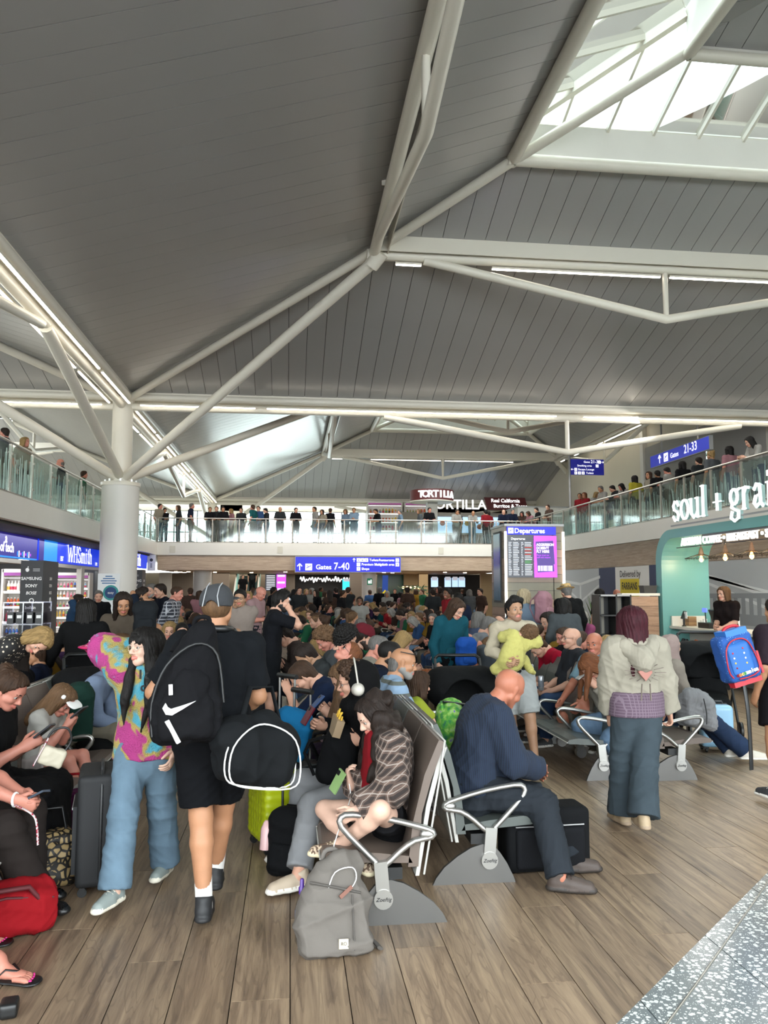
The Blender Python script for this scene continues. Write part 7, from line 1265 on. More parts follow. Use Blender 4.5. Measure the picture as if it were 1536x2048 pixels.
for i in (0, 1):
    a, t = F.an[i], F.toe[i]; s_ = np.cross(t, A3(0, 0, 1)); bs = a-A3(0, 0, .08); o = blob('flip_flop', [rc(bs-t*.04+A3(0, 0, .008), bs+t*.05+A3(0, 0, .008), .045, .047, f=(0, 0, 1), s=4.5), rc(bs+t*.05+A3(0, 0, .008), bs+t*.165+A3(0, 0, .008), .047, .052, f=(0, 0, 1), s=4.8)], BLACKP, P.o, h=.007, k=.01)
    for sg in (-1, 1): MB().tube([bs+t*.11+A3(0, 0, .045), bs+t*.06+s_*sg*.03+A3(0, 0, .06), bs+t*.01+s_*sg*.046+A3(0, 0, .015)], .007, 6, flat=.5).obj('toe_strap', BLACKP, o)
    for q, (o_, l, r_) in enumerate(((-.03, .182, .008), (-.009, .179, .006), (.008, .174, .0055), (.023, .167, .005), (.035, .158, .005))): MB().ball(bs+t*l+s_*o_*(-1 if i == 0 else 1)*-1+A3(0, 0, .024), r_, 0, 8, 5, (1, 1, .5)).obj('painted_nail', M('nail_pink', 'd02a80', .25), P.o)
P = mid('young girl with long fair hair and white visor bent over a phone', 122, 1424, 6.3, 345, sk='pink', hair=('long', 'light'), top=('c4c0b8', .7), bot=('c0b4b0', .45), lean=18, head=(0, 32, 0), hands='phone', child=True, h=.01, shoes='b8b4ae', S=.74, pz=.44, LF=(-.07, .42, .2), RF=(.07, .42, .2), curl=50)
phone('phone held by the girl with the white visor', P, 1, '303034', (.9, 0, math.radians(70)), off=(0, .04, .03), big=.9)
b = blob('visor', [rc(P.H(-.04, .1, .06), P.H(.04, .1, .06), .05, .05, f=P.F.hf[:, 2], s=6), rc(P.H(-.08, .02, .07), P.H(.08, .02, .07), .018)], TXP, P.o, h=.007, k=.01)
mid('person in pale blue hoodie hunched over beside the green rucksack', 243, 1372, 7.4, 350, top=('7d8da6', 1.95), bot=('8a8272', 1.9), lean=42, head=(0, 30, 0), hair=('short', 'brown'), hands='low', S=1.02)
r = bag_on('green and black rucksack with orange trim on the left row', 158, 1425, 6.85, -1.2, .3, .2, .42, '163a30', straps=False); MB().tube(spline([(-.14, -.08, .05), (-.14, -.09, .3), (0, -.1, .42), (.14, -.09, .3)]), .012, 6).obj('orange_trim', M('orange', 'c8501a', .6), r); MB().box((0, -.12, .12), (.16, .02, .12)).obj('food_packet', M('amber', 'b8782a', .5), r)
P = mid('woman in black polka-dot dress bent forward behind the left row', 76, 1318, 7.3, 352, pose='stand', sk='fair', hair=('bob', 'blond'), lean=62, head=(-30, 20, 0), hands='front', top=('1', .7), topm=pat('polka_black', dots('141212', 'c0b4a0', 30, .26)), skirt=1.5, botm=MATS['polka_black'], hem=-.05, S=.98)
P = mid('woman in black with long black hair behind the pushchair, seen from behind', 172, 1222, 8.4, 96, pose='stand', hair=('verylong', 'black'), top=('0d0d0f', 1.9), bot=('2a3448', 1.93), lean=10, LH=(-.38, .3, .95), RH=(.38, .3, .95), g=1.12, bust=1)
P = mid('woman with long dark hair in taupe camisole standing by the column notice', 246, 1208, 8.9, 272, pose='stand', sk='tan', hair=('long', 'dark'), top=('6a5e52', 0), bot=('2a3448', 1.93), head=(14, 18, 0), LH=(-.28, .34, 1.13), RH=(.02, .3, 1.06), LE=(-1, .2, .2), bust=1, g=.92, hem=-.05)
bag_on('dark grey rucksack in the hands of the woman in the camisole', 290, 1238, 8.5, .2, .22, .16, .3, '1c2024')
L_ = [('man in blue top turned aside by the newsagent fridge', 157, 1201, 15.5, 20, 'fair', ('short', 'dark'), '2c4868', .8, 'mouth'), ('grey-haired man in dark jacket standing beside the column edge', 197, 1193, 16.5, 285, 'fair', ('short', 'grey'), '16181c', 1.95, 'side'), ('bearded man in navy top with hand at his chin by the column', 283, 1191, 13.6, 12, 'tan', ('quiff', 'dark'), '1a2434', .8, 'mouth'),
      ('grey-haired man in black polo behind the bearded man', 302, 1181, 15.2, 250, 'fair', ('short', 'grey'), '131314', .8, 'side'), ('man in navy T-shirt with rucksack straps standing near the second totem', 320, 1182, 14.2, 215, 'fair', ('short', 'dark'), '171c28', .8, 'side')]
for lb, px, py, y, hd, sk, hr, tp, sl, hn in L_: mid(lb, px, py, y, hd, pose='stand', sk=sk, hair=hr, top=(tp, sl), bot=('1a1c22', 1.93), hands=hn, beard=1 if 'beard' in lb else None, h=.017)
CHK = pat('blue_check', chk('20242e', 'a8aab0', 110)); mid('man in blue and white checked shirt standing beside the T-shirt man', 354, 1187, 13.8, 345, pose='stand', sk='pink', hair=('buzz', 'brown'), topm=CHK, top=('1', 1.9), bot=('1a2234', 1.93), hands='pockets', h=.017)
mid('blond woman in navy top seated beyond the cap man\'s shoulder', 339, 1262, 11.2, 300, hair=('bob', 'blond'), top=('2a3450', .8), head=(-25, 10, 0), bust=1, h=.017); mid('dark-haired person seated beside the blond woman in navy', 364, 1264, 11.0, 280, hair=('short', 'black'), top=('5a4a44', .8), h=.017)
mid('young man in beige polo standing with a phone at his ear', 480, 1196, 11.2, 262, pose='stand', sk='olive', hair=('short', 'black'), top=('a2948a', .8), bot=('2a2c30', 1.93), hands='ear', h=.014); r = None
mid('man in pale pink polo looking down beside the luggage', 521, 1187, 14.6, 330, pose='stand', sk='pink', hair=('fringe', 'grey'), top=('b08f90', .8), bot=('20242c', 1.93), head=(0, 28, 0), hands='phone', h=.017)
P = mid('bearded man in black T-shirt standing and drinking from a can', 562, 1203, 9.6, 4, pose='stand', sk='fair', hair=('quiff', 'black'), top=('15171b', .8), bot=('14161a', .9), RH=None, LH=None, hands='mouth', beard=1, h=.011, RE=(.5, .6, -1), ea=.04, shoes='8a8a88')
P.socks(M('sock_grey', '55565a', .9), .08); r = held('drink_can', 'pale drinks can raised to the mouth of the man in black T-shirt', 'can', P, 1, None, None, (.0, .02, .0)); r.rotation_euler = (0, .9, 0); MB().lathe([(.022, -.06), (.03, -.052), (.03, .05), (.024, .06)], n=14).obj('can_body', M('can_silver', 'a8acb0', .3, metal=.6), r); MB().lathe([(.0305, -.03), (.0305, .03)], n=14).obj('can_label', TXP, r)
suitcase('black suitcase with blue side standing behind the drinking man', (*aty(530, 1380, 10.2)[:2], 0), .2, .4, .25, .6, '15181e', soft=True, handle=.35)
# -- middle row, facing the left
P = mid('curly-haired person with glasses in black hood eating from a paper tray', 708, 1388, 5.22, 184, hair=('curly', 'brown'), top=('0e0e10', 1.95), bot=('9a9c9e', 1.9), ea=.03, LF=LT(XA-.1, 5.22, 184, 605, 1752, 4.75), RF=LT(XA-.1, 5.22, 184, 600, 1700, 5.2), lean=6, head=(-6, 8, 0), RH=LT(XA-.1, 5.22, 184, 655, 1452, 5.45), LH=LT(XA-.1, 5.22, 184, 728, 1482, 5.05), h=.011, glasses='5a4a40', g=1.1, curl=45, S=.98, shoes='b0a08c')
F = P.F; blob('hood', [rc(P.H(0, -.05, .02), P.H(0, -.04, -.06), .125, .12, cut=[(P.H(0, .03, 0), F.hf[:, 1]-F.hf[:, 2]*.2)]), rc(P.H(0, -.03, -.12), P.H(0, .0, -.17), .11, .12)], cl('0c0c0e'), P.o, h=.01, k=.04, wr=.004)
hp = thing('headphones', 'white over-ear headphones worn over the black hood', 'headphones', (0, 0, 0)); hp.matrix_world = P.M; HPW = M('headphone_white', 'b5b0a6', .45)
b = MB(); b.tube([P.H(.137*math.cos(a), -.02, -.0+.155*math.sin(a)) for a in np.linspace(-.1, PI+.1, 17)], .012, 8, flat=.5); b.obj('headband', HPW, hp)
for s_ in (-1, 1): blob('ear_cup', [rc(P.H(s_*.125, -.015, -.03), P.H(s_*.15, -.015, -.03), .043, .038)], HPW, hp, h=.007, k=.01)
r = held('food_tray', 'brown paper food tray with fries held by the hooded person', 'tray', P, 0, None, None, (0, .03, .07)); r.rotation_euler = (.25, -.1, math.radians(95)); MB().prism([(-.07, 0, -.06), (.07, 0, -.06), (.095, 0, .05), (-.095, 0, .05)], (0, .05, 0)).obj('tray_body', M('kraft_tray', '9a8468', .8), r); MB().tube([(.045+.022*math.cos(a), -.003, .0+.022*math.sin(a)) for a in np.linspace(0, 2*PI, 15)[:-1]], .003, 5, closed=True).obj('printed_ring', CHARC, r)
for i in range(9): MB().bar((-.06+.014*i, .02+.008*(i % 3), .03), (-.065+.015*i, .02+.01*(i % 2), .075+.01*(i % 3)), .009, .009).obj('fry', BC[3], r)
phone('dark red phone held by the hooded person', P, 1, '5a1420', (.5, -.2, math.radians(115)), off=(0, .03, .05))
P = mid('girl with very long brown hair in navy jumper looking at her phone', 690, 1352, 5.95, 182, hair=('verylong', 'light'), top=('182234', 1.95), bot=('2c2034', 1.0), skirt=1.1, lean=20, head=(8, 24, 0), hands='phone', h=.011, S=.97, bust=.5); HC = P.F.hc
P.locks([rc(HC+A3(-.07, .02, -.02), HC+A3(-.09, .1, -.34), .045, .05), rc(HC+A3(-.09, .1, -.34), HC+A3(-.09, .14, -.5), .045, .01), rc(HC+A3(.07, .02, -.02), HC+A3(.08, .1, -.36), .04, .03)], 'light', amp=.005, name='long_strands'); phone('blue phone in the hand of the long-haired girl', P, 1, '2a4a78', (.8, 0, math.radians(110)), off=(0, .03, .03))
P = mid('man in navy polo bent forward with his hand over his face', 606, 1338, 6.75, 182, hair=('short', 'brown'), top=('182440', .9), bot=('4a4234', 1.0), lean=44, head=(0, 14, 0), LH=(-.02, .52, .88), LE=(-.5, .2, -1), RH=(.16, .6, .55), h=.011, S=1.03, curl=20, sk='fair')
P = mid('man in cream knit jumper leaning back asleep in sunglasses', 697, 1299, 7.35, 182, sk='pink', hair=('short', 'ginger'), top=('a89c88', 1.95), bot=('34496a', 1.93), lean=-14, head=(6, -34, 0), hands='lap', h=.012, glasses='1a1a1a', lens=M('dark_lens', '0a0a0c', .1), S=1.0)
mid('young man in charcoal hoodie bent over beyond the navy polo', 612, 1279, 8.3, 185, sk='olive', hair=('short', 'dark'), top=('3a3e40', 1.95), bot=('1c1e22', 1.93), lean=38, head=(0, 12, 0), hands='low', h=.013, S=1.03); P = mid('young man with curly fair hair in grey-blue hooded top', 652, 1256, 9.0, 188, sk='pink', hair=('curly', 'light'), top=('6a7690', 1.95), bot=('2a3448', 1.93), lean=20, head=(0, 26, 0), hands='phone', h=.013)
mid('dark-haired youth seen from behind before the maroon cap', 692, 1264, 8.3, 20, sk='fair', hair=('curly', 'black'), top=('4a4e50', .8), bot=('1c1e22', 1.93), lean=10, h=.013); mid('man with brown quiff reading beyond the fair curly youth', 568, 1243, 10.0, 186, hair=('quiff', 'dark'), top=('3e3430', 1.9), lean=26, head=(0, 20, 0), h=.014, hands='phone'); 
# -- middle row, facing the right
STR = pat('blue_stripe', lambda t, v: mixc(t, mathn(t, 'GREATER_THAN', mathn(t, 'SINE', mathn(t, 'MULTIPLY', sepxyz(t, v)[2], 70.)), .55), '7b93ab', '565a54'), .9)
PRW = pat('white_print', dots('a8a49a', '8a3038', 9, .14))
P = mid('balding man in blue striped jumper with sunglasses on his head', 806, 1314, 6.35, 5, sk='tan', hair=('fringe', 'grey'), topm=STR, top=('1', 1.95), botm=PRW, bot=('a8a49a', 1.93), lean=12, head=(-12, 6, 0), hands='knees', beard=1, h=.011, g=1.1, belly=.5, S=1.02, ea=.04)
b = MB(); b.tube([P.H(.088*math.cos(a), -.01+.1*math.sin(a), .085) for a in np.linspace(-.3, PI+.3, 15)], .004, 5); [b.ball(P.H(s_*.04, .085, .09), .024, 0, 8, 5, (1, .4, .8)) for s_ in (-1, 1)]; o = b.obj('sunglasses', BLACKP, P.o)
mid('small child in yellow T-shirt with blue hairband beside the striped jumper', 838, 1344, 6.75, 8, sk='fair', hair=('bob', 'brown'), top=('a8b43a', .8), bot=('6f8ba8', 1.9), child=True, head=(10, 6, 0), S=.72, h=.011, pz=.43, LF=(-.07, .42, .2), RF=(.07, .42, .2), LH=(-.05, .3, .6), RH=(.1, .34, .6))
P = mid('man in navy T-shirt with cropped hair beyond the striped jumper', 779, 1284, 7.15, 4, sk='tan', hair=('buzz', 'black'), top=('161e30', .8), bot=('1c1e22', 1.93), lean=18, head=(-10, 4, 0), beard=1, h=.012, S=1.04); P = mid('man in oatmeal T-shirt resting his chin on his hand', 757, 1262, 7.95, 2, sk='pink', hair=('buzz', 'grey'), top=('a49e90', .85), bot=('34496a', 1.93), lean=14, head=(-20, 8, 0), hands='chin', h=.012, S=1.03)
P = mid('man in black T-shirt and maroon cap seated farther along the middle row', 727, 1252, 8.75, 4, sk='fair', hair=('short', 'dark'), top=('111214', .85), bot=('1c1e22', 1.93), lean=14, h=.013, beard=1); o = blob('cap', [rc((0, -.03, .045), (0, .014, .05), .1, .092, f=(1, 0, 0), s=1.08, cut=[(A3(0, 0, .03), unit(A3(0, -.1, -1)))]), rc((-.04, .11, .05), (.04, .11, .05), .05, .05, f=(0, 0, 1), s=7)], cl('6a1e28'), P.o, h=.008, k=.006); o.matrix_local = mat4(P.F.hf, P.F.hc, P.F.hs)
# -- right rows
P = mid('girl with long auburn hair bent over her phone in wide pale jeans', 1183, 1376, 7.45, 186, sk='fair', hair=('long', 'ginger'), top=('a8a294', 1.95), bot=('6f8ba8', 1.96), ea=.075, lean=36, head=(0, 34, 0), hands='phone', h=.011, shoes='c2baa8', S=.96, LF=LT(XC-.1, 7.45, 186, 1208, 1562, 6.95), RF=LT(XC-.1, 7.45, 186, 1168, 1500, 7.5)); phone('phone held low by the girl with auburn hair', P, 1, 'a8a8a4', (1.0, 0, math.radians(100)), off=(0, .03, .02))
HC = P.F.hc; P.locks([rc(HC+A3(-.06, .05, -.02), HC+A3(-.07, .1, -.3), .04, .02), rc(HC+A3(.06, .05, -.02), HC+A3(.06, .1, -.3), .04, .02)], 'ginger')
P = mid('white-haired man in pale blue polo and taupe shorts staring at the camera', 1189, 1312, 8.05, 205, sk='ruddy', hair=('fringe', 'white'), top=('7fa0ae', .9), bot=('6a6258', .98), ea=.05, lean=6, head=(22, 4, 0), hands='knees', h=.011, g=1.22, belly=.8, S=1.02, shoes='7a6a58', LF=LT(XC-.1, 8.05, 200, 1128, 1490, 7.7), RF=LT(XC-.1, 8.05, 200, 1120, 1480, 8.1))
P = mid('balding man with glasses in charcoal shirt holding a can', 1143, 1292, 8.75, 186, sk='fair', hair=('fringe', 'grey'), top=('303338', .95), bot=('34496a', 1.93), lean=2, head=(-4, 2, 0), glasses='2a2a2a', h=.012, g=1.15, S=1.03, hands='lap', belly=.6); r = held('drink_can', 'tall silver drinks can in the hands of the man in charcoal shirt', 'can', P, 0, None, None, (0, .02, .04)); MB().lathe([(.026, 0), (.032, .01), (.032, .15), (.026, .16)], n=14).obj('can_body', MATS['can_silver'], r); MB().lathe([(.0325, .04), (.0325, .11)], n=14).obj('can_label', M('can_pattern', '6a7078', .4), r)
P = mid('man in bright red T-shirt bent forward behind the man with the baby', 1076, 1322, 9.4, 188, sk='fair', hair=('short', 'brown'), top=('b01230', .95), bot=('2c3c58', 1.93), lean=40, head=(0, 20, 0), hands='knees', h=.012, S=1.04)
mid('boy in black reaching forward beyond the charcoal shirt', 1128, 1259, 10.3, 190, sk='pink', hair=('short', 'brown'), top=('121316', 1.6), bot=('2c3c58', 1.93), lean=14, RH=(.1, .6, .85), h=.014, child=True, S=.92)
P = mid('person in pale pink hood and blue jeans on the brown seat row', 1343, 1312, 7.9, 4, hair=(None, 'brown'), top=('a89e92', 1.95), bot=('2c3c58', 1.96), ea=.05, lean=4, head=(10, 0, 0), h=.011, shoes='b8b2a6', S=.98, LF=LT(XD+.1, 7.9, 4, 1395, 1500, 7.75), RF=LT(XD+.1, 7.9, 4, 1425, 1505, 7.6)); blob('hood', [rc(P.H(0, -.035, .03), P.H(0, .0, .035), .1, .095, cut=[(P.H(0, .045, 0), P.F.hf[:, 1])]), rc(P.H(0, -.04, -.04), P.H(0, -.02, -.16), .1, .11, cut=[(P.H(0, .05, 0), P.F.hf[:, 1])])], cl('b09a94'), P.o, h=.01, k=.05, wr=.004)
o = blob('jacket', [bx((0, 0, .2), (.2, .14, .2), .08), rc((-.1, -.05, .4), (.16, .0, .36), .1), rc((.15, -.1, .3), (.2, -.12, .05), .09)], M('jacket_grey', '7c7c7e', .85, bump=.2, bscale=100), None, h=.013, k=.06, wr=.012, loc=tuple(aty(1384, 1452, 7.5)), rot=(0, .1, .3)); o.scale = (.74,)*3; tag(o, 'grey jacket heaped on the seat beside the blue jeans', 'jacket'); MB().tube(spline([(-.02, -.2, .38), (.06, -.18, .2), (.08, -.17, .05)]), .008, 5).obj('zip', CHARC, o); MB().ball((.17, -.16, .24), .022, 0, 8, 5, (1.5, .5, 1)).obj('pink_tag', MATS['nail_pink'], o)
P = mid('woman in teal hoodie with long brown hair standing and looking down', 913, 1218, 9.3, 292, pose='stand', sk='fair', hair=('long', 'brown'), top=('175260', 1.97), bot=('0e0f12', 1.93), lean=12, head=(12, 30, 0), h=.011, g=1.02, hands='side'); F = P.F; blob('hood', [rc(F.NK+A3(-.1, -.03, .0), F.NK+A3(0, -.13, -.05), .05, .06), rc(F.NK+A3(.1, -.03, .0), F.NK+A3(0, -.13, -.05), .05, .06)], MATS['cloth_175260'], P.o, h=.012, k=.04, wr=.005)
blob('pouch', [rc(F.P+A3(-.09, .17, .1), F.P+A3(.09, .17, .1), .06, f=(0, 1, 0), s=1.6)], MATS['cloth_175260'], P.o, h=.012, k=.03, wr=.004); bag_on('bright blue drawstring bag beside the teal hoodie', 932, 1305, 9.1, .4, .24, .14, .3, '1a56b8', straps=False)
mid('bald man with glasses in grey polo bent forward past the teal hoodie', 937, 1258, 10.0, 184, sk='ruddy', hair=('fringe', 'grey'), top=('50565c', .9), bot=('2a3448', 1.93), lean=36, head=(0, 26, 0), glasses='2a2a2a', h=.013, S=1.03, hands='phone'); mid('silver-haired person with black glasses in pale top behind the grey polo', 978, 1246, 11.2, 6, hair=('short', 'grey'), top=('90949a', 1.9), lean=14, head=(0, 18, 0), glasses='1a1a1a', h=.014); mid('grey-haired woman in denim-blue top facing away near the pillar', 957, 1229, 12.6, 40, hair=('bob', 'grey'), top=('44506a', 1.9), h=.016)
P = mid('blond woman with pink rucksack walking away near the departures pillar', 1048, 1194, 12.2, 62, pose='stand', hair=('bob', 'platinum'), top=('6f7f92', .95), bot=('2a3448', 1.93), head=(-20, 4, 0), h=.014, bust=1); bag_on('dusty pink rucksack on the back of the blond woman', 1087, 1216, 12.0, .9, .34, .2, .46, 'c08c98')
P = mid('man in black jacket and straw trilby facing away beside the pillar', 1132, 1183, 13.2, 96, pose='stand', hair=('short', 'grey'), top=('101113', 1.95), bot=('1c1e22', 1.93), h=.014, g=1.15, hem=-.1); o = blob('trilby', [rc((0, -.01, .06), (0, -.005, .12), .1, .085, f=(1, 0, 0), s=1.1, cap=1), rc((0, 0, .055), (0, .01, .06), .15, f=(0, 0, 1), s=14)], M('straw', 'a88a58', .8, bump=.3, bscale=300), P.o, h=.009, k=.015); o.matrix_local = mat4(P.F.hf, P.F.hc, P.F.hs); b = MB(); b.lathe([(.104, .062), (.1, .085)], n=20); o = b.obj('hat_band', CHARC, P.o); o.matrix_local = mat4(P.F.hf, P.F.hc, P.F.hs)
mid('person with black bob in grey hoodie seen from behind', 1128, 1213, 11.0, 82, pose='stand', hair=('bob', 'black'), top=('4c5154', 1.97), bot=('1c1e22', 1.93), h=.014, g=1.08, head=(-30, 10, 0)); mid('white-haired lady in pink top seated beyond the grey hoodie', 1163, 1214, 14.6, 196, hair=('bob', 'white'), top=('a05078', 1.9), h=.017, S=1.05); mid('child in mustard top seated before the grey hoodie', 1097, 1240, 11.6, 200, hair=('bob', 'dark'), top=('96601c', 1.9), h=.016, child=True)
mid('bald man standing behind the open black shelf', 1234, 1189, 17.2, 265, pose='stand', sk='ruddy', hair=('fringe', 'grey'), top=('2a3038', .9), h=.018); mid('black-haired person standing behind the open black shelf', 1199, 1189, 17.0, 100, pose='stand', hair=('bob', 'black'), top=('18191c', .9), h=.018)
mid('barista with fair brown bob in black top behind the kiosk counter', 1447, 1188, 13.1, 205, pose='stand', hair=('bob', 'light'), top=('1e1716', .9), bot=('15151a', 1.93), RH=(.06, .3, 1.08), LH=(-.1, .32, 1.05), head=(-10, 4, 0), h=.012, bust=1)
f_ = Fr(aty(1566, 1400, 6.35)[0], 6.35, 100); F = figure(S=.97, pel=(0, 0, .89), LF=f_.G(1552, 1610), RF=f_.G(1600, 1630)); P = Person('person in plum T-shirt and black shorts cut off by the photo edge', f_.loc, f_.hd, F, 'tan', .012, .008); P.hair('short', 'dark'); P.top(cl('30242c'), .95, e=.03, hem=-.08); P.legs(cl('121014'), t1=.75, e=.03, ea=.05, name='shorts'); P.shoes(shoem('2a2a2c'))
STAR = pat('blue_star_dots', dots('1a4a90', '8ab0d0', 60, .18)); q = aty(1484, 1312, 6.15); r = thing('backpack', 'child\'s blue and red trolley backpack with a colourful wordmark', 'bag', (q[0], 6.15, q[2]-.2)); r.rotation_euler = (-.08, -.24, .1)
blob('main_body', [bx((0, 0, .2), (.155, .09, .19), .05)], STAR, r, h=.009, k=.03, wr=.004); blob('front_panel', [bx((-.02, -.088, .19), (.115, .02, .145), .05)], M('panel_blue', '1c5aa0', .6), r, h=.008, k=.01); PRED = M('trim_red', 'a81828', .5)
MB().tube(spline([(-.14, -.1, .06), (-.145, -.1, .25), (-.08, -.105, .34), (.04, -.105, .34), (.1, -.1, .25), (.1, -.1, .06)], 4, True), .006, 5).obj('red_piping', PRED, r); MB().box((.155, -.0, .12), (.02, .14, .18)).obj('side_pocket', PRED, r); MB().tube(spline([(-.06, 0, .39), (-.02, 0, .44), (.08, 0, .44), (.12, 0, .39)]), .014, 6).obj('grab_handle', PRED, r); MB().box((.02, .02, -.01), (.26, .12, .04)).obj('trolley_foot', PRED, r)
MB().box((.02, -.0, .4), (.2, .15, .05)).obj('top_flap', M('flap_blue', '2a6ab8', .6), r); [MB().lathe([(.03, -.012), (.03, .012)], (x, .06, -.02), n=12, R=Matrix.Rotation(PI/2, 3, 'Y')).obj('wheel', BLACKP, r) for x in (-.1, .13)]
for i, ch in enumerate('cocomelon'): text('letter', ch, (-.105+.023*i, -.112, .075+.001*i), (PI/2, -.03, 0), .045, [RED, M('letter_orange', 'd87020', .5), BC[3], M('letter_green', '3a8a3a', .5), TXP, TXP, TXP, TXP, TXP][i], r, extrude=.002, bold=.002)
for i in range(9): MB().ball((-.09+.025*((i*4) % 8), -.11, .13+.02*((i*3) % 8)), .008, 0, 8, 5, (1, .3, 1)).obj('confetti_dot', [BC[3], TXP, PRED][i % 3], r)
o = MB().tube(spline([aty(1488, 1368, 6.13), aty(1496, 1420, 6.1), aty(1501, 1490, 6.12), aty(1503, 1540, 6.14)]), .02, 6, flat=.2).obj('hanging_strap', BLACKP, r); bpy.context.view_layer.update(); o.matrix_parent_inverse = r.matrix_world.inverted()
# ================================================================== the farther crowd: one figure of each kind, then dressed copies
TOPC = {'black': '121316', 'navy': '1a2238', 'white': 'a8a6a0', 'grey': '5a5e62', 'charcoal': '2e3134', 'cream': '9c9484', 'blue': '3a5a88', 'pale blue': '7d93a8', 'pink': 'a87880', 'red': '98202a', 'green': '2a6a48', 'teal': '1c5c60', 'brown': '4a3830', 'mustard': '8e6a20', 'purple': '4a3058', 'yellow': 'a8a030'}
HAIRN = {'black': 'black', 'dark': 'dark', 'brown': 'brown', 'light': 'light brown', 'blond': 'blond', 'grey': 'grey', 'white': 'white', 'ginger': 'ginger'}
KINDS_ = {}
def kind(key, **kw):
    F = figure(**kw['fig']); h = kw.get('h', .022); o = link('person', body_mesh(F, skin('fair'), h, .011)); o2 = link('hair', hair_mesh('short', .011, 'dark'), o); o2.matrix_local = mat4(F.hf, F.hc, F.hs)
    P = Person.__new__(Person); P.F = F; P.h = h; P.o = o; P.M = Matrix.Identity(4)
    P.top(cl('121316'), sleeve=kw.get('sleeve', .85), e=.018, hem=kw.get('hem', -.05), wr=.003)
    if kw.get('skirt'): P.skirt(cl('121316'), t1=kw['skirt'])
    else: P.legs(cl('121316'), t1=kw.get('t1', 1.95), ea=.025, wr=.003)
    P.shoes(shoem('3a3a3c'), h=.02); KINDS_[key] = (o, F)
ST = lambda S=1., **k: dict(dict(S=S, pel=(0, 0, .92*S)), **k); SI = lambda **k: dict(dict(S=1., pel=(0, 0, .48), seated=True), **k)
hp_ = lambda k, S=1.: [A3(*t)*A3(S, S, S) if t else None for t in STANDH[k]]
for key, fg, kw in (('stand', ST(head=(15, 8, 0)), {}), ('stand_arms', ST(LH=(.12, .2, 1.16), RH=(-.12, .22, 1.13), head=(-20, 6, 0)), {}), ('stand_phone', ST(.96, LH=(-.05, .28, 1.1), RH=(.07, .3, 1.1), head=(0, 26, 0)), dict(sleeve=1.9)), ('stand_shorts', ST(1.02, head=(-12, 4, 0)), dict(t1=.92)), ('stand_skirt', ST(.93, head=(10, 10, 0)), dict(skirt=1.5, sleeve=.5)),
                    ('rail', ST(1., lean=12, LH=(-.16, .36, 1.08), RH=(.16, .36, 1.08), head=(10, 8, 0)), {}), ('rail_low', ST(.95, lean=20, LH=(-.1, .42, 1.08), RH=(.1, .42, 1.08), head=(-14, 14, 0)), dict(sleeve=1.9)),
                    ('sit', SI(lean=4, LH=(-.09, .34, .55), RH=(.09, .34, .55), head=(12, 6, 0)), dict(hem=.02)), ('sit_phone', SI(lean=16, LH=(-.05, .33, .76), RH=(.06, .34, .76), head=(0, 28, 0)), dict(hem=.02, sleeve=1.9)), ('sit_bent', SI(lean=34, LH=(-.08, .46, .52), RH=(.08, .46, .52), head=(8, 18, 0)), dict(hem=.02)), ('sit_turn', SI(S=.95, lean=6, twist=18, LH=(-.09, .3, .55), RH=(.09, .34, .55), head=(36, 6, 0)), dict(hem=.02, sleeve=1.9)), ('sit_back', SI(S=.97, lean=-8, LH=(.1, .24, .72), RH=(-.1, .26, .7), head=(-30, 4, 0)), dict(hem=.02))): kind(key, fig=fg, **kw)
used = set()
def crowd(key, label, loc, hd, hair, hc, top, bot, sk='fair', s=1., group=None):
    o, F = KINDS_[key]; c = o if key not in used else None
    if c is None: c = dup(o)
    used.add(key); tag(c, label, 'person', group)
    c.location = loc; c.rotation_euler = (0, 0, math.radians(hd-90)); c.scale = (s, s, s); put_slot(c, 0, skin(sk))
    for ch in c.children:
        n = ch.name.split('.')[0]
        if n == 'hair': ch.data = hair_mesh(hair, .011, hc); put_slot(ch, 0, hairm(hc))
        elif n == 'top': put_slot(ch, 0, cl(TOPC[top]))
        elif n in ('trousers', 'skirt'): put_slot(ch, 0, bot if not isinstance(bot, str) else cl(bot))
    return c
BOT = [cl('16181c'), denim('34496a'), denim('2c3c58'), cl('4a443c'), denim('6f8ba8'), cl('23262c'), cl('6a6256')]
rr = random.Random(11); HL = [('short', 'dark'), ('long', 'brown'), ('bob', 'blond'), ('short', 'brown'), ('curly', 'dark'), ('long', 'blond'), ('fringe', 'grey'), ('bob', 'grey'), ('short', 'black'), ('long', 'dark'), ('bun', 'brown'), ('short', 'light'), ('bob', 'white'), ('pony', 'light'), ('quiff', 'brown'), ('long', 'light'), ('short', 'grey')]
TL_ = ['black', 'navy', 'grey', 'white', 'charcoal', 'black', 'blue', 'cream', 'pink', 'navy', 'green', 'red', 'pale blue', 'brown', 'black', 'grey', 'teal', 'mustard', 'purple']
def desc(h, c, t): return ('balding %s-haired' % HAIRN[c] if h == 'fringe' else '%s%s-haired' % ('long ' if h == 'long' else 'curly ' if h == 'curly' else '', HAIRN[c])), t
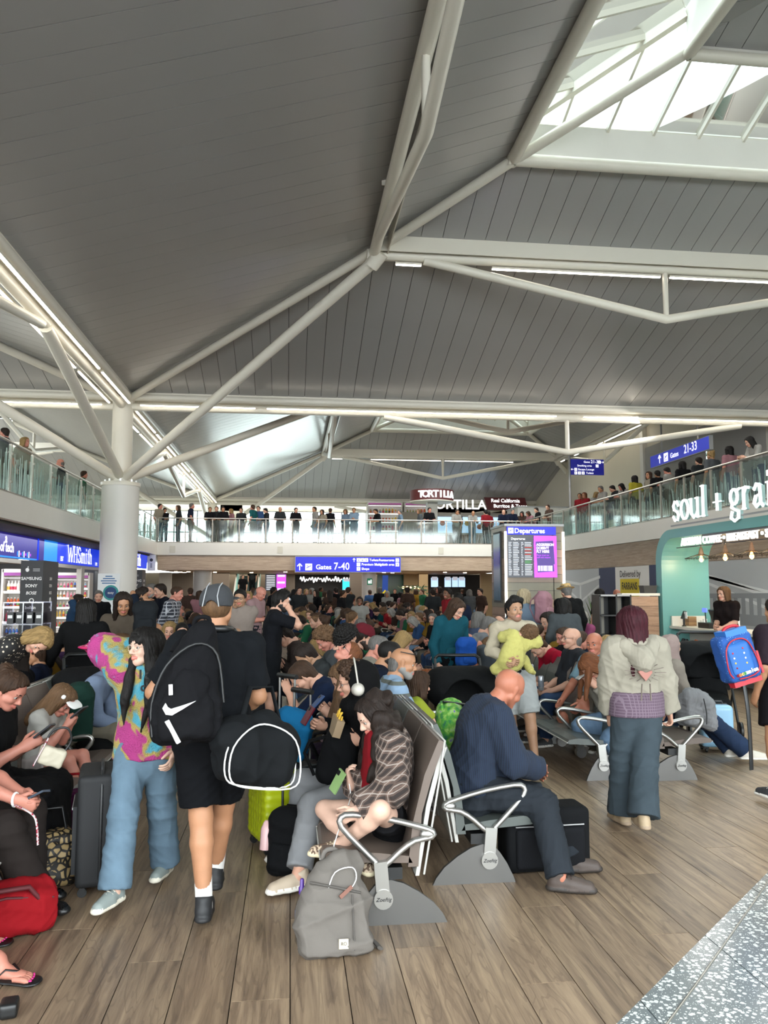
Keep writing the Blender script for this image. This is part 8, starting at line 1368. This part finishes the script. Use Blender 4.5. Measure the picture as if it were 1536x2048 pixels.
for bi, (yy, n, bn) in enumerate(((13.6, 14, 'second'), (22.8, 14, 'farthest'))):
    for rn, x, f in (('left', -2.15, 1), ('left', -2.58, -1), ('middle', .64, -1), ('middle', 1.06, 1), ('right', 2.99, -1), ('right', 3.41, 1)):
        if rn == 'left' and f < 0 and bi: continue
        for i in range(n):
            if rr.random() < .13: continue
            y = yy+.28+i*SP; h, c = rr.choice(HL); t = rr.choice(TL_); k_ = rr.choice(('sit', 'sit_phone', 'sit_bent', 'sit_turn', 'sit_back', 'sit', 'sit_phone')); a, b_ = desc(h, c, t)
            crowd(k_, '%s person, %s top, %s seat of %s %s row, facing %s' % (a, b_, ORD[i], bn, rn, 'pillar' if f > 0 else 'newsagent'), (x+f*.1, y, 0), (0 if f > 0 else 180)+rr.uniform(-8, 8), h, c, t, rr.choice(BOT), rr.choice(('fair', 'pink', 'tan', 'olive', 'fair', 'pale', 'brown')), rr.uniform(.94, 1.02))
# rest of the first rows beyond the people already built
for rn, x, y0, f, sl in (('middle row facing the newsagent', .64, 4.27, -1, (9,)), ('middle row facing the pillar', 1.06, 4.78, 1, (8,)), ('left row by the pushchair', -1.93, 3.35, 1, (8, 9, 10, 11, 12)), ('row backing the left row', -2.36, 5.3, -1, (4, 5, 6, 7, 8)), ('right row before the kiosk', 3.41, 7.02, 1, (3, 4, 5, 6, 7)), ('right row facing the teal hoodie', 2.99, 7.1, -1, (5, 6))):
    for i in sl:
        h, c = rr.choice(HL); t = rr.choice(TL_); k_ = rr.choice(('sit', 'sit_phone', 'sit_bent', 'sit_turn')); a, b_ = desc(h, c, t)
        crowd(k_, '%s person in %s top, %s seat of the %s' % (a, b_, ORD[i], rn), (x+f*.1, y0+.28+i*SP, 0), (0 if f > 0 else 180), h, c, t, rr.choice(BOT), rr.choice(('fair', 'pink', 'tan')), rr.uniform(.93, 1.0))
# people standing in the aisles and under the bridge: photo column, depth, look
SC = [(445, 20, 'stand', 'black', 'short', 'dark'), (455, 26, 'stand_phone', 'charcoal', 'bob', 'brown'), (497, 17, 'stand', 'cream', 'bob', 'blond'), (510, 22, 'stand_arms', 'brown', 'long', 'brown'), (545, 24, 'stand', 'black', 'short', 'black'), (585, 28, 'stand_phone', 'black', 'long', 'black'), (598, 25, 'stand', 'charcoal', 'short', 'dark'), (612, 33, 'stand', 'red', 'bob', 'blond'), (624, 30, 'stand_arms', 'white', 'bob', 'white'), (634, 27, 'stand', 'black', 'long', 'dark'),
      (648, 31, 'stand_skirt', 'cream', 'long', 'brown'), (660, 26, 'stand_phone', 'brown', 'long', 'dark'), (672, 29, 'stand', 'black', 'short', 'dark'), (684, 24, 'stand', 'black', 'bun', 'brown'), (696, 27, 'stand_arms', 'charcoal', 'short', 'brown'), (720, 19, 'stand_skirt', 'white', 'bun', 'dark'), (760, 31, 'stand', 'black', 'short', 'grey'), (775, 29, 'stand_phone', 'white', 'bob', 'white'), (800, 30, 'stand_skirt', 'pink', 'long', 'black'), (815, 29, 'stand', 'brown', 'bun', 'dark'),
      (866, 24, 'stand', 'charcoal', 'short', 'dark'), (880, 30, 'stand_arms', 'brown', 'bob', 'dark'), (898, 17, 'stand', 'red', 'short', 'black'), (918, 15, 'stand', 'navy', 'short', 'black'), (940, 27, 'stand_phone', 'grey', 'bob', 'grey'), (962, 25, 'stand', 'brown', 'short', 'dark'), (845, 33, 'stand', 'green', 'pony', 'brown'), (740, 34, 'stand', 'blue', 'short', 'brown'), (832, 34, 'stand_arms', 'mustard', 'bob', 'brown'), (570, 33, 'stand', 'navy', 'pony', 'light'), (600, 37, 'stand', 'white', 'short', 'grey'), (640, 38, 'stand', 'green', 'short', 'dark'), (700, 37, 'stand_skirt', 'red', 'bob', 'blond'), (790, 38, 'stand', 'black', 'short', 'black'), (872, 38, 'stand', 'charcoal', 'short', 'brown'), (900, 37, 'stand_phone', 'white', 'long', 'blond'), (925, 39, 'stand', 'black', 'pony', 'brown'), (525, 39, 'stand', 'grey', 'short', 'grey'), (380, 25, 'stand', 'brown', 'short', 'brown'), (398, 22, 'stand_arms', 'pink', 'long', 'brown')]
for i, (px, y, k_, t, h, c) in enumerate(sorted(SC)):
    a, b_ = desc(h, c, t); crowd(k_, '%s person, %s top, standing %s, number %s from newsagent side' % (a, b_, 'under bridge' if y > 32 else 'among far seats', ['one', 'two', 'three', 'four', 'five', 'six', 'seven', 'eight', 'nine', 'ten', 'eleven', 'twelve', 'thirteen', 'fourteen', 'fifteen', 'sixteen', 'seventeen', 'eighteen', 'nineteen', 'twenty'][i] if i < 20 else 'twenty-'+['zero', 'one', 'two', 'three', 'four', 'five', 'six', 'seven', 'eight', 'nine'][i-20] if i < 30 else 'thirty-'+['zero', 'one', 'two', 'three', 'four', 'five', 'six', 'seven', 'eight', 'nine'][i-30]), (float(aty(px, 1200, y)[0]), y, 0), rr.choice((270, 95, 200, 340, 250, 80)), h, c, t, rr.choice(BOT), rr.choice(('fair', 'tan', 'pink', 'brown')), rr.uniform(.95, 1.03))
# people along the bridge rail
BR = [(318, 'cream', 'short', 'black', 'stand', 320, 0), (328, 'black', 'short', 'dark', 'stand_phone', 300, .2), (357, 'charcoal', 'bob', 'brown', 'stand', 200, .3), (381, 'navy', 'short', 'grey', 'stand_shorts', 20, 0), (420, 'black', 'short', 'light', 'rail', 270, 0), (433, 'charcoal', 'short', 'brown', 'stand', 250, .5), (446, 'black', 'bun', 'dark', 'rail', 270, 0), (463, 'pink', 'bob', 'blond', 'stand', 200, .8), (482, 'charcoal', 'short', 'brown', 'stand', 250, .6), (506, 'teal', 'short', 'brown', 'stand_shorts', 150, 0), (517, 'blue', 'short', 'dark', 'stand', 240, .4), (533, 'charcoal', 'short', 'black', 'stand_phone', 200, .3), (560, 'charcoal', 'fringe', 'grey', 'rail', 270, 0), (591, 'black', 'short', 'dark', 'rail', 275, 0), (630, 'white', 'short', 'dark', 'stand', 200, .5), (645, 'cream', 'long', 'dark', 'stand_skirt', 225, .1), (660, 'black', 'short', 'brown', 'stand', 60, .2), (692, 'pale blue', 'bob', 'light', 'stand_phone', 240, .5), (708, 'pale blue', 'short', 'light', 'stand_phone', 260, .1), (757, 'black', 'short', 'dark', 'rail', 200, .9), (801, 'pale blue', 'short', 'grey', 'stand', 180, 1.0), (840, 'grey', 'long', 'light', 'stand', 180, .3), (858, 'black', 'short', 'black', 'rail', 270, 0), (912, 'white', 'short', 'brown', 'rail', 280, .1), (918, 'charcoal', 'short', 'dark', 'stand', 200, .7), (944, 'white', 'fringe', 'white', 'rail_low', 275, 0), (972, 'red', 'short', 'black', 'stand', 100, .7), (978, 'red', 'short', 'dark', 'stand', 120, 1.2), (1006, 'navy', 'fringe', 'grey', 'rail', 270, 0), (1024, 'navy', 'short', 'grey', 'rail', 270, 0), (1045, 'brown', 'bob', 'dark', 'rail_low', 250, 0)]
for i, (px, t, h, c, k_, hd, dy) in enumerate(BR):
    a, b_ = desc(h, c, t); y = BY+.55+dy; nx = BR[i+1][1] if i+1 < len(BR) else 'departures pillar'
    crowd(k_, '%s person, %s top, on the bridge between %s and %s' % (a, b_, 'the corner' if i == 0 else BR[i-1][1]+' top', nx+(' top' if i+1 < len(BR) else '')), (float(aty(px, 1050, y)[0]), y, GZ), hd, h, c, t, rr.choice(BOT) if k_ != 'stand_shorts' else cl('7a7468'), rr.choice(('fair', 'pink', 'tan')), rr.uniform(.97, 1.05))
# people along the gallery above the kiosk, and a few on the newsagent side
GR = [(1063, 'pink', 'bob', 'brown', 'rail_low', 200), (1078, 'black', 'short', 'dark', 'rail', 180), (1100, 'brown', 'short', 'brown', 'rail', 200), (1160, 'red', 'short', 'brown', 'stand', 220), (1170, 'red', 'long', 'ginger', 'stand', 200), (1190, 'white', 'bob', 'blond', 'stand_phone', 300), (1208, 'white', 'short', 'grey', 'rail', 190), (1236, 'charcoal', 'short', 'black', 'rail_low', 180), (1252, 'white', 'long', 'black', 'rail_low', 200), (1271, 'yellow', 'long', 'black', 'stand', 100), (1300, 'cream', 'bob', 'brown', 'stand', 190), (1316, 'black', 'short', 'black', 'stand', 80), (1338, 'white', 'short', 'black', 'stand_phone', 120), (1367, 'black', 'bob', 'black', 'stand', 90), (1400, 'charcoal', 'short', 'dark', 'stand', 90), (1425, 'grey', 'bun', 'blond', 'stand', 100), (1462, 'pink', 'long', 'black', 'stand', 95)]
for i, (px, t, h, c, k_, hd) in enumerate(GR):
    x = BX1+.55+.1*(i % 3); p = atx(px, 1000-(px-1060)*.15, x); a, b_ = desc(h, c, t)
    crowd(k_, '%s person in %s top on the kiosk-side gallery, %s from the bridge corner' % (a, b_, ORD[i]), (x, float(p[1]), GZ), hd, h, c, t, rr.choice(BOT), rr.choice(('fair', 'pink', 'tan')), 1.)
x = BX1+.5; p = atx(1516, 895, x); crowd('rail_low', 'long black-haired person in white top leaning over the gallery rail above the kiosk letters', (x, float(p[1]), GZ), 185, 'verylong', 'black', 'white', BOT[1], 'fair', 1.05)
for i, (px, py, t, h, c) in enumerate(((45, 930, 'cream', 'bob', 'blond'), (123, 935, 'charcoal', 'fringe', 'grey'), (165, 965, 'green', 'short', 'brown'), (10, 915, 'grey', 'short', 'dark'))):
    x = BX0-.7; p = atx(px, py, x); a, b_ = desc(h, c, t); crowd(('stand', 'stand_arms')[i % 2], '%s person in %s top behind the glass above the newsagent' % (a, b_), (x, float(p[1]), GZ), (330, 200, 20, 180)[i], h, c, t, BOT[i], 'pink', 1.)
for i, (x, y, t) in enumerate(((float(aty(484, 1190, 44.3)[0]), 44.8, 'black'), (float(aty(503, 1190, 45)[0]), 45.6, 'charcoal'))): crowd('stand', '%s person in %s top standing on the escalator under the bridge' % (('dark-haired', 'brown-haired')[i], t), (x, y, .8+i*.5), 270, 'short', ('dark', 'brown')[i], t, BOT[0], 'fair', .95)
for k_, (o, F) in KINDS_.items():
    if k_ not in used:
        for ch in list(o.children): bpy.data.objects.remove(ch)
        bpy.data.objects.remove(o)
# loose luggage standing among the far seats
LG = [(388, 14.2, '1c1e22'), (430, 13.0, '3a2a2a'), (502, 13.4, '22262c'), (510, 12.2, '15171a'), (598, 12.4, '2a2c30'), (770, 13.0, '8a2028'), (790, 12.4, '1a2a50'), (700, 12.2, '2a2a2e'), (860, 11.6, '8a4a20'), (880, 11.0, '7a6a58'), (985, 10.6, '1c1e22'), (1010, 11.4, '304050'), (1250, 13.2, '1c2a6a')]
CN = {'1c1e22': 'black', '3a2a2a': 'maroon-brown', '22262c': 'dark grey', '15171a': 'black', '2a2c30': 'charcoal', '8a2028': 'red', '1a2a50': 'navy', '2a2a2e': 'graphite', '8a4a20': 'rust-brown', '7a6a58': 'taupe', '304050': 'slate-blue', '1c2a6a': 'royal blue'}
for i, (px, y, c) in enumerate(LG): suitcase('%s suitcase standing among the seats, %s from the newsagent side' % (CN[c], ORD[sorted(LG).index(LG[i])]), (float(aty(px, 1300, y)[0]), y, 0), rr.uniform(-1, 1), .36, .24, .5, c, handle=.3 if i % 2 else 0)
